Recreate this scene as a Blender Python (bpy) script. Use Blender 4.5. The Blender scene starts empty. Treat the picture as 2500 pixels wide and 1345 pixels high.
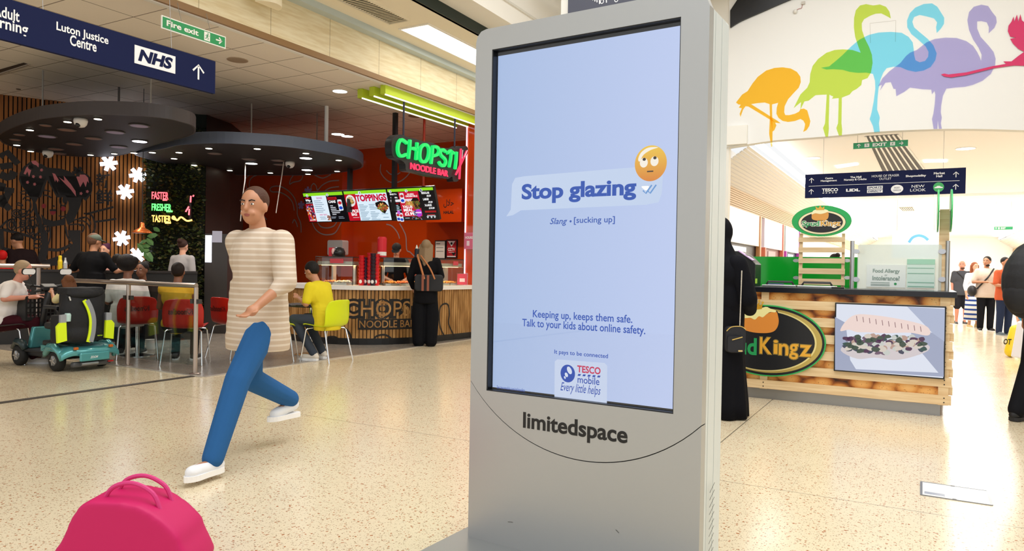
import bpy, math, random
from mathutils import Vector as V, Matrix, Euler
from mathutils.geometry import tessellate_polygon
random.seed(7)
SC = bpy.context.scene
COL = SC.collection
PI = math.pi

# ------------------------------------------------------------------ camera
FL = 1770.0            # focal length in pixels of a 2500 px wide frame
EYE = V((0, 0, 1.24))
YAW, PITCH, ROLL = math.radians(29.5), -math.atan(18 / FL), math.radians(1.0)
FW = V((-math.sin(YAW) * math.cos(PITCH), math.cos(YAW) * math.cos(PITCH), math.sin(PITCH)))
_r = V((math.cos(YAW), math.sin(YAW), 0)); _u = _r.cross(FW)
CR = _r * math.cos(ROLL) + _u * math.sin(ROLL)
CU = -_r * math.sin(ROLL) + _u * math.cos(ROLL)
cam = bpy.data.cameras.new('camera'); cam_ob = bpy.data.objects.new('camera', cam); COL.objects.link(cam_ob)
cam.sensor_width = 36; cam.lens = 36 * FL / 2500; cam.clip_end = 200; cam.clip_start = 0.05
M = Matrix.Identity(4)
for i in range(3):
    M[i][0] = CR[i]; M[i][1] = CU[i]; M[i][2] = -FW[i]; M[i][3] = EYE[i]
cam_ob.matrix_world = M
SC.camera = cam_ob

# ------------------------------------------------------------------ colour management, world
SC.view_settings.view_transform = 'Standard'; SC.view_settings.look = 'None'
SC.view_settings.gamma = 1; SC.view_settings.use_curve_mapping = False
SC.view_settings.exposure = 0.0
try:
    SC.cycles.use_denoising = True; SC.cycles.max_bounces = 8; SC.cycles.diffuse_bounces = 4
    SC.cycles.glossy_bounces = 4; SC.cycles.transparent_max_bounces = 12; SC.cycles.transmission_bounces = 6
    SC.cycles.sample_clamp_indirect = 4; SC.cycles.caustics_reflective = False; SC.cycles.caustics_refractive = False
except Exception:
    pass
w = bpy.data.worlds.new('world'); SC.world = w; w.use_nodes = True
bg = w.node_tree.nodes['Background']; bg.inputs[0].default_value = (0.985, 0.995, 1, 1); bg.inputs[1].default_value = 0.95

# ------------------------------------------------------------------ lights of the place, and added fill lamps
def area(name, loc, sx, sy, power, col=(1, 0.985, 0.965), rot=(0, 0, 0), spread=180):
    l = bpy.data.lights.new(name, 'AREA'); l.shape = 'RECTANGLE'; l.size = sx; l.size_y = sy
    l.energy = power; l.color = col; l.spread = math.radians(spread)
    o = bpy.data.objects.new(name, l); o.location = loc; o.rotation_euler = rot; COL.objects.link(o)
    return o
def spot(name, loc, power, col=(1, 0.9, 0.75), size=110, aim=(0, 0, -1), blend=0.6, rad=0.05):
    l = bpy.data.lights.new(name, 'SPOT'); l.energy = power; l.color = col; l.spot_size = math.radians(size)
    l.spot_blend = blend; l.shadow_soft_size = rad
    o = bpy.data.objects.new(name, l); o.location = loc
    o.rotation_euler = V(aim).to_track_quat('-Z', 'Y').to_euler(); COL.objects.link(o); return o
# fill lamps added above the high mall, in front of and behind the camera
area('overhead_fill', (-1.1, 4.6, 5.9), 4.4, 8.8, 400)
area('overhead_fill', (-1.2, -4.0, 5.9), 4.5, 5, 40)
# fill lamps added to overexpose the lower mall beyond the mural wall
for yy, pw in ((14, 110), (19, 140), (25, 300), (32, 420), (39, 460)):
    area('far_mall_fill', (0.5, yy, 3.22), 2.6, 3.2, pw, (1, 0.98, 0.96))
# food hall
for (x, y, z, p) in ((-9.3, 4.6, 2.9, 35), (-11.0, 6.6, 2.9, 45), (-9.6, 8.0, 2.9, 45), (-12.0, 9.5, 2.9, 40), (-8.3, 11.2, 3.6, 125), (-10.5, 11.5, 3.6, 60), (-7.9, 6.8, 3.8, 26)):
    spot('ceiling_downlight_light', (x, y, z), p, (1, 0.86, 0.7), 130)

# ------------------------------------------------------------------ pixel -> place
def ray(px, py): return FW + CR * ((px - 1250) / FL) - CU * ((py - 672.5) / FL)
def at_z(px, py, z=0.0): d = ray(px, py); return EYE + d * ((z - EYE.z) / d.z)
def at_y(px, py, y): d = ray(px, py); return EYE + d * (y / d.y)
def at_x(px, py, x): d = ray(px, py); return EYE + d * (x / d.x)
def at_d(px, py, t): return EYE + ray(px, py) * t
class Frame:
    """a flat face in the place: origin, U along it, W up it, N out of it towards the viewer"""
    def __init__(s, O, U, W):
        s.O = V(O); s.U = V(U).normalized(); s.W = V(W).normalized(); s.N = s.U.cross(s.W).normalized()
    def px(s, x, y):
        d = ray(x, y); p = EYE + d * ((s.O - EYE).dot(s.N) / d.dot(s.N)) - s.O
        return (p.dot(s.U), p.dot(s.W))
    def pt(s, u, v, d=0.0): return s.O + s.U * u + s.W * v + s.N * d
    def P(s, pts): return [s.px(*p) for p in pts]

# ------------------------------------------------------------------ materials
def lin(h):
    if isinstance(h, str):
        h = h.lstrip('#'); c = [int(h[i:i + 2], 16) / 255 for i in (0, 2, 4)]
    else: c = list(h)
    return tuple(x / 12.92 if x <= 0.04045 else ((x + 0.055) / 1.055) ** 2.4 for x in c) + (1,)
_mc = {}
def mat(col, rough=0.55, metal=0.0, emit=0.0, spec=0.5, noise=0.0, scale=30.0, bump=0.0, alpha=1.0, trans=0.0, ecol=None, coat=0.0):
    key = (col, rough, metal, emit, spec, noise, scale, bump, alpha, trans, ecol, coat)
    if key in _mc: return _mc[key]
    m = bpy.data.materials.new('surface'); m.use_nodes = True
    nt = m.node_tree; b = nt.nodes['Principled BSDF']
    b.inputs['Base Color'].default_value = lin(col); b.inputs['Roughness'].default_value = rough
    b.inputs['Metallic'].default_value = metal; b.inputs['Specular IOR Level'].default_value = spec
    b.inputs['Coat Weight'].default_value = coat
    if emit:
        b.inputs['Emission Color'].default_value = lin(ecol or col); b.inputs['Emission Strength'].default_value = emit
    if trans: b.inputs['Transmission Weight'].default_value = trans; b.inputs['IOR'].default_value = 1.1
    if alpha < 1: b.inputs['Alpha'].default_value = alpha
    if noise or bump:
        tc = nt.nodes.new('ShaderNodeTexCoord'); n = nt.nodes.new('ShaderNodeTexNoise'); n.inputs['Scale'].default_value = scale; n.inputs['Detail'].default_value = 4
        nt.links.new(tc.outputs['Object'], n.inputs['Vector'])
        if noise:
            r = nt.nodes.new('ShaderNodeValToRGB'); c = lin(col)
            r.color_ramp.elements[0].position = 0.3; r.color_ramp.elements[1].position = 0.7
            r.color_ramp.elements[0].color = tuple(max(0, x * (1 - noise)) for x in c[:3]) + (1,)
            r.color_ramp.elements[1].color = tuple(min(1, x * (1 + noise)) for x in c[:3]) + (1,)
            nt.links.new(n.outputs[0], r.inputs[0]); nt.links.new(r.outputs[0], b.inputs['Base Color'])
        if bump:
            bp = nt.nodes.new('ShaderNodeBump'); bp.inputs['Strength'].default_value = bump; bp.inputs['Distance'].default_value = 0.01
            nt.links.new(n.outputs[0], bp.inputs['Height']); nt.links.new(bp.outputs[0], b.inputs['Normal'])
    _mc[key] = m; return m
def nodes(m): return m.node_tree, m.node_tree.nodes['Principled BSDF']
def newmat(rough=0.5, spec=0.5):
    m = bpy.data.materials.new('surface'); m.use_nodes = True; b = m.node_tree.nodes['Principled BSDF']
    b.inputs['Roughness'].default_value = rough; b.inputs['Specular IOR Level'].default_value = spec
    return m, m.node_tree, b
def N(nt, t, **kw):
    n = nt.nodes.new(t)
    for k, v in kw.items():
        if hasattr(n, k): setattr(n, k, v)
    return n
def math_(nt, op, a, b=None, c=None):
    n = nt.nodes.new('ShaderNodeMath'); n.operation = op
    for i, x in enumerate((a, b, c)):
        if x is None: continue
        if isinstance(x, (int, float)): n.inputs[i].default_value = x
        else: nt.links.new(x, n.inputs[i])
    return n.outputs[0]
def mixc(nt, fac, a, b):
    n = nt.nodes.new('ShaderNodeMix'); n.data_type = 'RGBA'
    for s, x in ((0, fac), (6, a), (7, b)):
        if isinstance(x, (int, float)): n.inputs[s].default_value = x
        elif isinstance(x, tuple): n.inputs[s].default_value = x
        else: nt.links.new(x, n.inputs[s])
    return n.outputs[2]
def line_mask(nt, coord, period, offset, width):
    """1 on a joint line of the given width, at offset + k*period"""
    a = math_(nt, 'SUBTRACT', coord, offset - period / 2)
    f = math_(nt, 'FLOORED_MODULO', a, period)
    d = math_(nt, 'ABSOLUTE', math_(nt, 'SUBTRACT', f, period / 2))
    return math_(nt, 'LESS_THAN', d, width / 2)

def terrazzo(base, fleck1, fleck2, rough=0.19, joints=True):
    m, nt, b = newmat(rough, 0.6)
    tc = N(nt, 'ShaderNodeTexCoord'); co = tc.outputs['Object']
    sx = N(nt, 'ShaderNodeSeparateXYZ'); nt.links.new(co, sx.inputs[0])
    col = lin(base)
    n0 = N(nt, 'ShaderNodeTexNoise'); n0.inputs['Scale'].default_value = 1.3; nt.links.new(co, n0.inputs['Vector'])
    c = mixc(nt, math_(nt, 'MULTIPLY', n0.outputs[0], 0.35), col, tuple(x * 0.86 for x in col[:3]) + (1,))
    for sc_, thr, keep, fc in ((52, 0.27, 0.42, fleck1), (95, 0.30, 0.5, fleck2), (34, 0.22, 0.3, fleck1), (150, 0.3, 0.5, '#b9a98d')):
        wn = N(nt, 'ShaderNodeTexNoise'); wn.inputs['Scale'].default_value = sc_ * 1.3; nt.links.new(co, wn.inputs['Vector'])
        v = N(nt, 'ShaderNodeTexVoronoi'); v.inputs['Scale'].default_value = sc_
        vm = N(nt, 'ShaderNodeVectorMath', operation='MULTIPLY_ADD'); nt.links.new(wn.outputs['Color'], vm.inputs[0]); vm.inputs[1].default_value = (0.012, 0.012, 0); nt.links.new(co, vm.inputs[2])
        nt.links.new(vm.outputs[0], v.inputs['Vector'])
        near = math_(nt, 'LESS_THAN', v.outputs['Distance'], thr)
        sp = N(nt, 'ShaderNodeSeparateColor'); nt.links.new(v.outputs['Color'], sp.inputs[0])
        pick = math_(nt, 'LESS_THAN', sp.outputs[0], keep)
        f = math_(nt, 'MULTIPLY', math_(nt, 'MULTIPLY', near, pick), math_(nt, 'MULTIPLY_ADD', sp.outputs[1], 0.6, 0.4))
        c = mixc(nt, f, c, lin(fc))
    if joints:
        a = line_mask(nt, sx.outputs[0], 0.65, 0.018, 0.004); d = line_mask(nt, sx.outputs[1], 0.65, 4.36, 0.003)
        c = mixc(nt, math_(nt, 'MULTIPLY', math_(nt, 'MAXIMUM', a, d), 0.3), c, lin('#b5a68c'))
        a = line_mask(nt, sx.outputs[0], 5.6, -1.25, 0.009); d = line_mask(nt, sx.outputs[1], 6.0, 4.36, 0.006)
        c = mixc(nt, math_(nt, 'MULTIPLY', math_(nt, 'MAXIMUM', a, d), 0.75), c, lin('#4a4238'))
    nt.links.new(c, b.inputs['Base Color'])
    r2 = N(nt, 'ShaderNodeTexNoise'); r2.inputs['Scale'].default_value = 3; nt.links.new(co, r2.inputs['Vector'])
    nt.links.new(math_(nt, 'MULTIPLY_ADD', r2.outputs[0], 0.12, rough - 0.05), b.inputs['Roughness'])
    return m
def grid_ceiling(base, line, px_, py_, ox=0, oy=0, wd=0.02, stagger=False):
    m, nt, b = newmat(0.85, 0.2)
    tc = N(nt, 'ShaderNodeTexCoord'); sx = N(nt, 'ShaderNodeSeparateXYZ'); nt.links.new(tc.outputs['Object'], sx.inputs[0])
    a = line_mask(nt, sx.outputs[0], px_, ox, wd); d = line_mask(nt, sx.outputs[1], py_, oy, wd)
    n0 = N(nt, 'ShaderNodeTexNoise'); n0.inputs['Scale'].default_value = 60; nt.links.new(tc.outputs['Object'], n0.inputs['Vector'])
    bc = lin(base); c = mixc(nt, math_(nt, 'MULTIPLY', n0.outputs[0], 0.2), bc, tuple(x * 0.8 for x in bc[:3]) + (1,))
    c = mixc(nt, math_(nt, 'MULTIPLY', math_(nt, 'MAXIMUM', a, d), 0.8), c, lin(line))
    nt.links.new(c, b.inputs['Base Color']); return m
def grainy(c1, c2, axis=2, scale=(3, 3, 40), rough=0.5, ring=0.0, seam=0, soff=0):
    """wood or stone veneer with a streak along one axis"""
    m, nt, b = newmat(rough, 0.35)
    tc = N(nt, 'ShaderNodeTexCoord'); mp = N(nt, 'ShaderNodeMapping'); mp.inputs['Scale'].default_value = scale
    nt.links.new(tc.outputs['Object'], mp.inputs[0]); n = N(nt, 'ShaderNodeTexNoise'); n.inputs['Scale'].default_value = 2; n.inputs['Detail'].default_value = 6
    nt.links.new(mp.outputs[0], n.inputs['Vector'])
    r = N(nt, 'ShaderNodeValToRGB'); r.color_ramp.elements[0].position = 0.35; r.color_ramp.elements[1].position = 0.65
    r.color_ramp.elements[0].color = lin(c1); r.color_ramp.elements[1].color = lin(c2); nt.links.new(n.outputs[0], r.inputs[0])
    out = r.outputs[0]
    if seam:
        sx = N(nt, 'ShaderNodeSeparateXYZ'); nt.links.new(tc.outputs['Object'], sx.inputs[0])
        out = mixc(nt, math_(nt, 'MULTIPLY', line_mask(nt, sx.outputs[1], seam, soff, 0.012), 0.55), out, lin('#8a7a58'))
    nt.links.new(out, b.inputs['Base Color']); return m
def film(col):
    """coloured translucent vinyl stuck on a wall: what lies behind it is tinted"""
    m = bpy.data.materials.new('surface'); m.use_nodes = True; nt = m.node_tree
    nt.nodes.remove(nt.nodes['Principled BSDF']); t = nt.nodes.new('ShaderNodeBsdfTransparent')
    c = lin(col); t.inputs[0].default_value = tuple(math.sqrt(min(1, x / 0.82)) for x in c[:3]) + (1,)
    nt.links.new(t.outputs[0], nt.nodes['Material Output'].inputs[0]); return m
def pane(tint='#eef5f2', fac=0.12, rough=0.02):
    """thin clear sheet: mostly see-through with a mirror share"""
    m = bpy.data.materials.new('surface'); m.use_nodes = True; nt = m.node_tree
    nt.nodes.remove(nt.nodes['Principled BSDF']); t = nt.nodes.new('ShaderNodeBsdfTransparent'); g = nt.nodes.new('ShaderNodeBsdfGlossy')
    t.inputs[0].default_value = lin(tint); g.inputs[1].default_value = rough; x = nt.nodes.new('ShaderNodeMixShader'); x.inputs[0].default_value = fac
    nt.links.new(t.outputs[0], x.inputs[1]); nt.links.new(g.outputs[0], x.inputs[2]); nt.links.new(x.outputs[0], nt.nodes['Material Output'].inputs[0]); return m

# ------------------------------------------------------------------ mesh builder
WM = {}
def wm(o): return WM.get(o.name, Matrix.Identity(4))
def tag(o, label=None, cat=None, group=None, kind=None):
    if label: o['label'] = label
    if cat: o['category'] = cat
    if group: o['group'] = group
    if kind: o['kind'] = kind
    return o
def thing(name, label, cat, loc=(0, 0, 0), rz=0, group=None, kind=None, at=None):
    """an Empty at the base of a thing; its parts are its children"""
    o = bpy.data.objects.new(name, None); o.empty_display_size = 0.1; COL.objects.link(o)
    o.location = loc; o.rotation_euler = (0, 0, rz)
    WM[o.name] = Matrix.Translation(V(loc)) @ Matrix.Rotation(rz, 4, 'Z')
    return tag(o, label, cat, group, kind)
def adopt(o, parent, world):
    if parent is not None:
        o.parent = parent
        if world: o.matrix_parent_inverse = wm(parent).inverted()
def rotz(a): return Matrix.Rotation(a, 3, 'Z')
class MB:
    def __init__(s): s.v = []; s.f = []; s.m = []; s.k = 0
    def add(s, vs, fs):
        n = len(s.v); s.v += [tuple(x) for x in vs]; s.f += [tuple(i + n for i in f) for f in fs]; s.m += [s.k] * len(fs); return s
    def mi(s, k): s.k = k; return s
    def box(s, c, d, R=None):
        c = V(c); hx, hy, hz = [x / 2 for x in d]
        vs = [V((a * hx, b * hy, e * hz)) for a in (-1, 1) for b in (-1, 1) for e in (-1, 1)]
        if R is not None: vs = [R @ v for v in vs]
        return s.add([c + v for v in vs], [(0, 1, 3, 2), (4, 6, 7, 5), (0, 4, 5, 1), (2, 3, 7, 6), (0, 2, 6, 4), (1, 5, 7, 3)])
    def bx(s, x0, x1, y0, y1, z0, z1): return s.box(((x0 + x1) / 2, (y0 + y1) / 2, (z0 + z1) / 2), (abs(x1 - x0), abs(y1 - y0), abs(z1 - z0)))
    def beam(s, a, b, wd, hg):
        a = V(a); b = V(b); d = b - a; q = d.to_track_quat('X', 'Z').to_matrix()
        return s.box((a + b) / 2, (d.length, wd, hg), q)
    def tube(s, pts, r, seg=8, closed=False):
        pts = [V(p) for p in pts]; n = len(pts); rs = r if isinstance(r, (list, tuple)) else [r] * n
        T = []
        for i in range(n):
            a = pts[i - 1] if (i > 0 or closed) else pts[i]; b = pts[(i + 1) % n] if (i < n - 1 or closed) else pts[i]
            t = (b - a); T.append(t.normalized() if t.length > 1e-9 else V((0, 0, 1)))
        up = V((0, 0, 1)) if abs(T[0].z) < 0.9 else V((1, 0, 0)); x = T[0].cross(up).normalized(); vs = []
        for i in range(n):
            x = (x - T[i] * x.dot(T[i])); x = x.normalized() if x.length > 1e-6 else T[i].orthogonal().normalized(); y = T[i].cross(x)
            vs += [pts[i] + (x * math.cos(2 * PI * k / seg) + y * math.sin(2 * PI * k / seg)) * rs[i] for k in range(seg)]
        fs = []
        for i in range(n if closed else n - 1):
            j = (i + 1) % n
            fs += [(i * seg + k, i * seg + (k + 1) % seg, j * seg + (k + 1) % seg, j * seg + k) for k in range(seg)]
        if not closed: fs += [tuple(range(seg - 1, -1, -1)), tuple(range((n - 1) * seg, n * seg))]
        return s.add(vs, fs)
    def lathe(s, prof, c=(0, 0, 0), seg=24, R=None):
        c = V(c); vs = []
        for (r, z) in prof:
            for k in range(seg):
                p = V((r * math.cos(2 * PI * k / seg), r * math.sin(2 * PI * k / seg), z)); vs.append(c + (R @ p if R is not None else p))
        n = len(prof); fs = [(i * seg + k, i * seg + (k + 1) % seg, (i + 1) * seg + (k + 1) % seg, (i + 1) * seg + k) for i in range(n - 1) for k in range(seg)]
        fs += [tuple(range(seg - 1, -1, -1)), tuple(range((n - 1) * seg, n * seg))]
        return s.add(vs, fs)
    def ell(s, c, r, R=None, seg=14, rings=9):
        if isinstance(r, (int, float)): r = (r, r, r)
        c = V(c); vs = []; fs = []
        for i in range(1, rings):
            t = PI * i / rings
            for k in range(seg):
                a = 2 * PI * k / seg; p = V((r[0] * math.sin(t) * math.cos(a), r[1] * math.sin(t) * math.sin(a), r[2] * math.cos(t)))
                vs.append(c + (R @ p if R is not None else p))
        n = len(vs); tp = V((0, 0, r[2])); vs += [c + (R @ tp if R is not None else tp), c - (R @ tp if R is not None else tp)]
        for i in range(rings - 2):
            fs += [(i * seg + k, (i + 1) * seg + k, (i + 1) * seg + (k + 1) % seg, i * seg + (k + 1) % seg) for k in range(seg)]
        fs += [(n, k, (k + 1) % seg) for k in range(seg)]; o = (rings - 2) * seg
        fs += [(n + 1, o + (k + 1) % seg, o + k) for k in range(seg)]
        return s.add(vs, fs)
    def cap(s, a, ra, b, rb, seg=12):
        """tapered limb with round ends"""
        a = V(a); b = V(b); d = (b - a); L = d.length
        if L < 1e-6: return s.ell(a, ra)
        d.normalize(); pts = []; rs = []
        for k in (75, 45, 20): pts.append(a - d * ra * math.sin(math.radians(k))); rs.append(ra * math.cos(math.radians(k)))
        pts += [a, b]; rs += [ra, rb]
        for k in (20, 45, 75): pts.append(b + d * rb * math.sin(math.radians(k))); rs.append(rb * math.cos(math.radians(k)))
        return s.tube(pts, rs, seg)
    def poly(s, fr, pts, d0=0.0, d1=None, holes=()):
        """a flat outline (u,v) on a frame; with d1 it becomes a slab from d0 to d1"""
        loops = [list(pts)] + [list(h) for h in holes]
        tri = tessellate_polygon([[V((p[0], p[1], 0)) for p in l] for l in loops])
        flat = [p for l in loops for p in l]; n = len(flat)
        top = d1 if d1 is not None else d0
        vs = [fr.pt(u, v, top) for u, v in flat]; fs = []
        for t in tri:
            a, b_, c_ = [flat[i] for i in t]
            ar = (b_[0] - a[0]) * (c_[1] - a[1]) - (b_[1] - a[1]) * (c_[0] - a[0])
            fs.append(tuple(t) if ar > 0 else tuple(reversed(t)))
        if d1 is not None:
            vs += [fr.pt(u, v, d0) for u, v in flat]; fs += [tuple(i + n for i in reversed(f)) for f in list(fs)]
            o = 0
            for l in loops:
                k = len(l); fs += [(o + i, o + i + n, o + (i + 1) % k + n, o + (i + 1) % k) for i in range(k)]; o += k
        return s.add(vs, fs)
    def rect(s, fr, u0, v0, u1, v1, d0=0.0, d1=None): return s.poly(fr, [(u0, v0), (u1, v0), (u1, v1), (u0, v1)], d0, d1)
    def stroke(s, fr, pts, wd, d=0.0, closed=False, th=None):
        """a painted or bent line of even width on a frame"""
        pts = [V((p[0], p[1])) for p in pts]; n = len(pts); L = []; Rr = []
        for i in range(n):
            a = pts[i - 1] if (i > 0 or closed) else pts[i]; b = pts[(i + 1) % n] if (i < n - 1 or closed) else pts[i]
            t = (b - a); t = t.normalized() if t.length > 1e-9 else V((1, 0)); q = V((-t.y, t.x)) * wd / 2
            L.append(pts[i] + q); Rr.append(pts[i] - q)
        for i in range(n if closed else n - 1):
            j = (i + 1) % n; vs = [fr.pt(p.x, p.y, d) for p in (Rr[i], Rr[j], L[j], L[i])]
            if th: vs += [fr.pt(p.x, p.y, d - th) for p in (Rr[i], Rr[j], L[j], L[i])]; s.add(vs, [(0, 1, 2, 3), (7, 6, 5, 4), (0, 4, 5, 1), (1, 5, 6, 2), (2, 6, 7, 3), (3, 7, 4, 0)])
            else: s.add(vs, [(0, 1, 2, 3)])
        return s
    def text(s, fr, txt, u0, v0, u1, v1, d=0.0, off=0.0, shear=0.0, th=0.0, res=3, sp=1.0):
        c = bpy.data.curves.new('t', 'FONT'); c.body = txt; c.offset = off; c.shear = shear; c.resolution_u = res; c.extrude = 0.5 if th else 0; c.align_x = 'CENTER'; c.space_character = sp
        o = bpy.data.objects.new('t', c); COL.objects.link(o)
        dg = bpy.context.evaluated_depsgraph_get(); me = bpy.data.meshes.new_from_object(o.evaluated_get(dg))
        vs = [v.co.copy() for v in me.vertices]; fs = [tuple(p.vertices) for p in me.polygons]
        bpy.data.objects.remove(o); bpy.data.curves.remove(c); bpy.data.meshes.remove(me)
        if not vs: return s
        x0 = min(v.x for v in vs); x1 = max(v.x for v in vs); y0 = min(v.y for v in vs); y1 = max(v.y for v in vs)
        out = [fr.pt(u0 + (v.x - x0) / (x1 - x0) * (u1 - u0), v0 + (v.y - y0) / max(1e-6, (y1 - y0)) * (v1 - v0), d + (th * (v.z - 0.5) if th else 0)) for v in vs]
        return s.add(out, fs)
    def textpx(s, fr, txt, bl, tr, **kw):
        a = fr.px(*bl); b = fr.px(*tr); return s.text(fr, txt, a[0], a[1], b[0], b[1], **kw)
    def build(s, name, m=None, parent=None, smooth=False, bevel=0, world=True, seg=2, kind=None):
        me = bpy.data.meshes.new(name); me.from_pydata(s.v, [], s.f); me.validate(clean_customdata=False)
        for x in (m if isinstance(m, (list, tuple)) else [m]):
            if x is not None: me.materials.append(x)
        if len(me.polygons) == len(s.m) and max(s.m, default=0) > 0: me.polygons.foreach_set('material_index', s.m)
        if smooth: me.polygons.foreach_set('use_smooth', [True] * len(me.polygons))
        o = bpy.data.objects.new(name, me); COL.objects.link(o); adopt(o, parent, world)
        if bevel:
            b = o.modifiers.new('b', 'BEVEL'); b.width = bevel; b.segments = seg; b.limit_method = 'ANGLE'
        if smooth and not bevel:
            pass
        if kind: o['kind'] = kind
        return o
def copy_tree(o, parent=None):
    c = o.copy(); COL.objects.link(c)
    if parent is not None: c.parent = parent
    for ch in [x for x in bpy.data.objects if x.parent == o]: copy_tree(ch, c)
    return c
def place(o, loc, rz=0, label=None):
    o.location = loc; o.rotation_euler = (0, 0, rz)
    if label: o['label'] = label
    return o
def remesh(mb, name, m, parent, vox=0.012, it=3, world=False, fac=0.5):
    """fuse overlapping solids into one continuous skin"""
    o = mb.build('tmp', None, None)
    r = o.modifiers.new('r', 'REMESH'); r.mode = 'VOXEL'; r.voxel_size = vox; r.use_smooth_shade = True
    if it: s_ = o.modifiers.new('s', 'SMOOTH'); s_.iterations = it; s_.factor = fac
    dg = bpy.context.evaluated_depsgraph_get(); me = bpy.data.meshes.new_from_object(o.evaluated_get(dg)); old = o.data
    bpy.data.objects.remove(o); bpy.data.meshes.remove(old)
    me.name = name; me.materials.clear(); me.materials.append(m); me.polygons.foreach_set('use_smooth', [True] * len(me.polygons))
    q = bpy.data.objects.new(name, me); COL.objects.link(q); adopt(q, parent, world); return q
def struct(name, mb, m, bevel=0, smooth=False):
    o = mb.build(name, m, None, smooth=smooth, bevel=bevel); o['kind'] = 'structure'; return o
def circle(cu, cv, ru, rv, n=40, a0=0.0, a1=2 * PI, closed=True):
    k = n if closed else n + 1
    return [(cu + ru * math.cos(a0 + (a1 - a0) * i / n), cv + rv * math.sin(a0 + (a1 - a0) * i / n)) for i in range(k)]
def spline(pts, n=6, closed=False):
    """Catmull-Rom through 2-D or 3-D points"""
    P = [V(p) for p in pts]; k = len(P); out = []
    for i in range(k if closed else k - 1):
        g = (lambda j: P[j % k]) if closed else (lambda j: P[max(0, min(k - 1, j))])
        a, b, c, d = g(i - 1), g(i), g(i + 1), g(i + 2)
        for t in range(n):
            t = t / n; out.append(0.5 * ((2 * b) + (c - a) * t + (2 * a - 5 * b + 4 * c - d) * t * t + (3 * b - a - 3 * c + d) * t ** 3))
    if not closed: out.append(P[-1])
    return [tuple(p) for p in out]
def rrect(u0, v0, u1, v1, r, n=5):
    o = []
    for cx, cy, a in ((u1 - r, v0 + r, -PI / 2), (u1 - r, v1 - r, 0), (u0 + r, v1 - r, PI / 2), (u0 + r, v0 + r, PI)):
        o += [(cx + r * math.cos(a + PI / 2 * i / n), cy + r * math.sin(a + PI / 2 * i / n)) for i in range(n + 1)]
    return o
STEEL = mat('#c9cbcc', 0.28, 0.9); CHROME = mat('#e6e8ea', 0.12, 1.0); BLACK = mat('#15161a', 0.4); WHITE = mat('#f4f2ee', 0.5)
# ================================================================== THE SETTING
H_FOOD = 3.93
m_floor = terrazzo('#e8d9ba', '#a85a20', '#7d5a38')
struct('floor', MB().bx(-6.75, 8, -8, 46, -0.06, 0).bx(-18, -6.75, -8, 5.2, -0.06, 0), m_floor)
m_food = terrazzo('#8f877e', '#5d5650', '#a39a90', 0.22, False)
struct('floor', MB().bx(-18, -6.75, 5.2, 16, -0.06, 0.003), m_food)
struct('trim_1', MB().bx(-6.78, -6.72, 5.2, 16, 0, 0.008).bx(-9.6, -6.75, 5.16, 5.2, 0, 0.008), mat('#c9c3ba', 0.35, 0.6))
struct('trim_2', MB().bx(-6.93, -6.86, -8, 5.16, 0, 0.006), mat('#3a322c', 0.5))
# food hall ceiling
struct('ceiling', MB().bx(-18, -6.98, -2.5, 16, H_FOOD, H_FOOD + 0.05), grid_ceiling('#f4ebe0', '#6a5a4c', 0.65, 0.65, -7.61, 6.843, 0.014))
struct('trim_3', MB().bx(-7.0, -6.94, -2.5, 16, H_FOOD - 0.012, H_FOOD + 0.03), WHITE)
struct('trim_4', MB().bx(-6.94, -6.9, -2.5, 16, H_FOOD + 0.0, H_FOOD + 0.075), mat('#8d6b42', 0.4))
struct('wall_left', MB().bx(-7.0, -6.9, -2.5, 16, H_FOOD + 0.075, 4.5), grainy('#dccba4', '#eadfc0', scale=(1, 1.6, 14), seam=1.0, soff=7.18, rough=0.6))
# ledge, soffit with the vent, dark recess and the high ceiling of the mall
struct('trim_5', MB().bx(-6.98, -6.76, -2.5, 16, 4.5, 4.59), mat('#b9c6c8', 0.4))
m_cream = mat('#f3ead6', 0.8)
struct('ceiling', MB().bx(-6.76, -5.62, -2.5, 16, 4.585, 4.64), m_cream)
struct('trim_6', MB().bx(-5.66, -5.6, -2.5, 16, 4.585, 4.74), mat('#10241f', 0.5))
m_white = mat('#f6f3ec', 0.75)
struct('ceiling', MB().bx(-5.6, -5.25, -2.5, 16, 4.74, 4.8).bx(-5.3, -5.2, -2.5, 16, 4.74, 6.1), m_white)
struct('trim_7', MB().bx(-5.2, -5.17, -2.5, 16, 5.0, 5.03).bx(-5.2, -5.17, -2.5, 16, 5.6, 5.63), mat('#dedbd2', 0.6))
struct('ceiling', MB().bx(-5.25, -3.5, -2.5, 16, 6.05, 6.15).bx(1.2, 8, -2.5, 16, 6.05, 6.15).bx(-3.5, 1.2, 9.2, 16, 6.05, 6.15), m_white)
# the mural wall across the mall, its arched foot and its curved black head
MUR = Frame((0, 11.0, 0), (1, 0, 0), (0, 0, 1))
arch = spline(MUR.P([(1770, 361), (1840, 350), (1900, 342), (2018, 333), (2150, 321), (2290, 315), (2400, 315), (2500, 318)]), 5)
wl = arch + [(1.8, 2.9), (4.2, 2.5), (4.2, 6.1), (-2.58, 6.1)]
struct('wall_far', MB().poly(MUR, wl, -0.15, 0.0), mat('#f0f0ee', 0.8))
struct('wall_far', MB().bx(-6.7, -2.55, 11.02, 11.16, 0, 6.1), mat('#efece4', 0.8))
hd = spline(MUR.P([(1784, 69), (1810, 53), (1860, 31), (1940, -3), (2060, -45)]), 5)
struct('trim_8', MB().poly(MUR, hd + [(0.2, 6.05), (-1.9, 6.05), (-2.56, 5.12)], 0.0, 0.04), mat('#0b0c12', 0.4))
sl = MB()
for i in range(16): sl.bx(-4.6, -2.2, 9.3 + i * 0.1, 9.36 + i * 0.1, 5.42, 5.5)
struct('ceiling', sl, mat('#d8d0bf', 0.6))
ax = MB()
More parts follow.
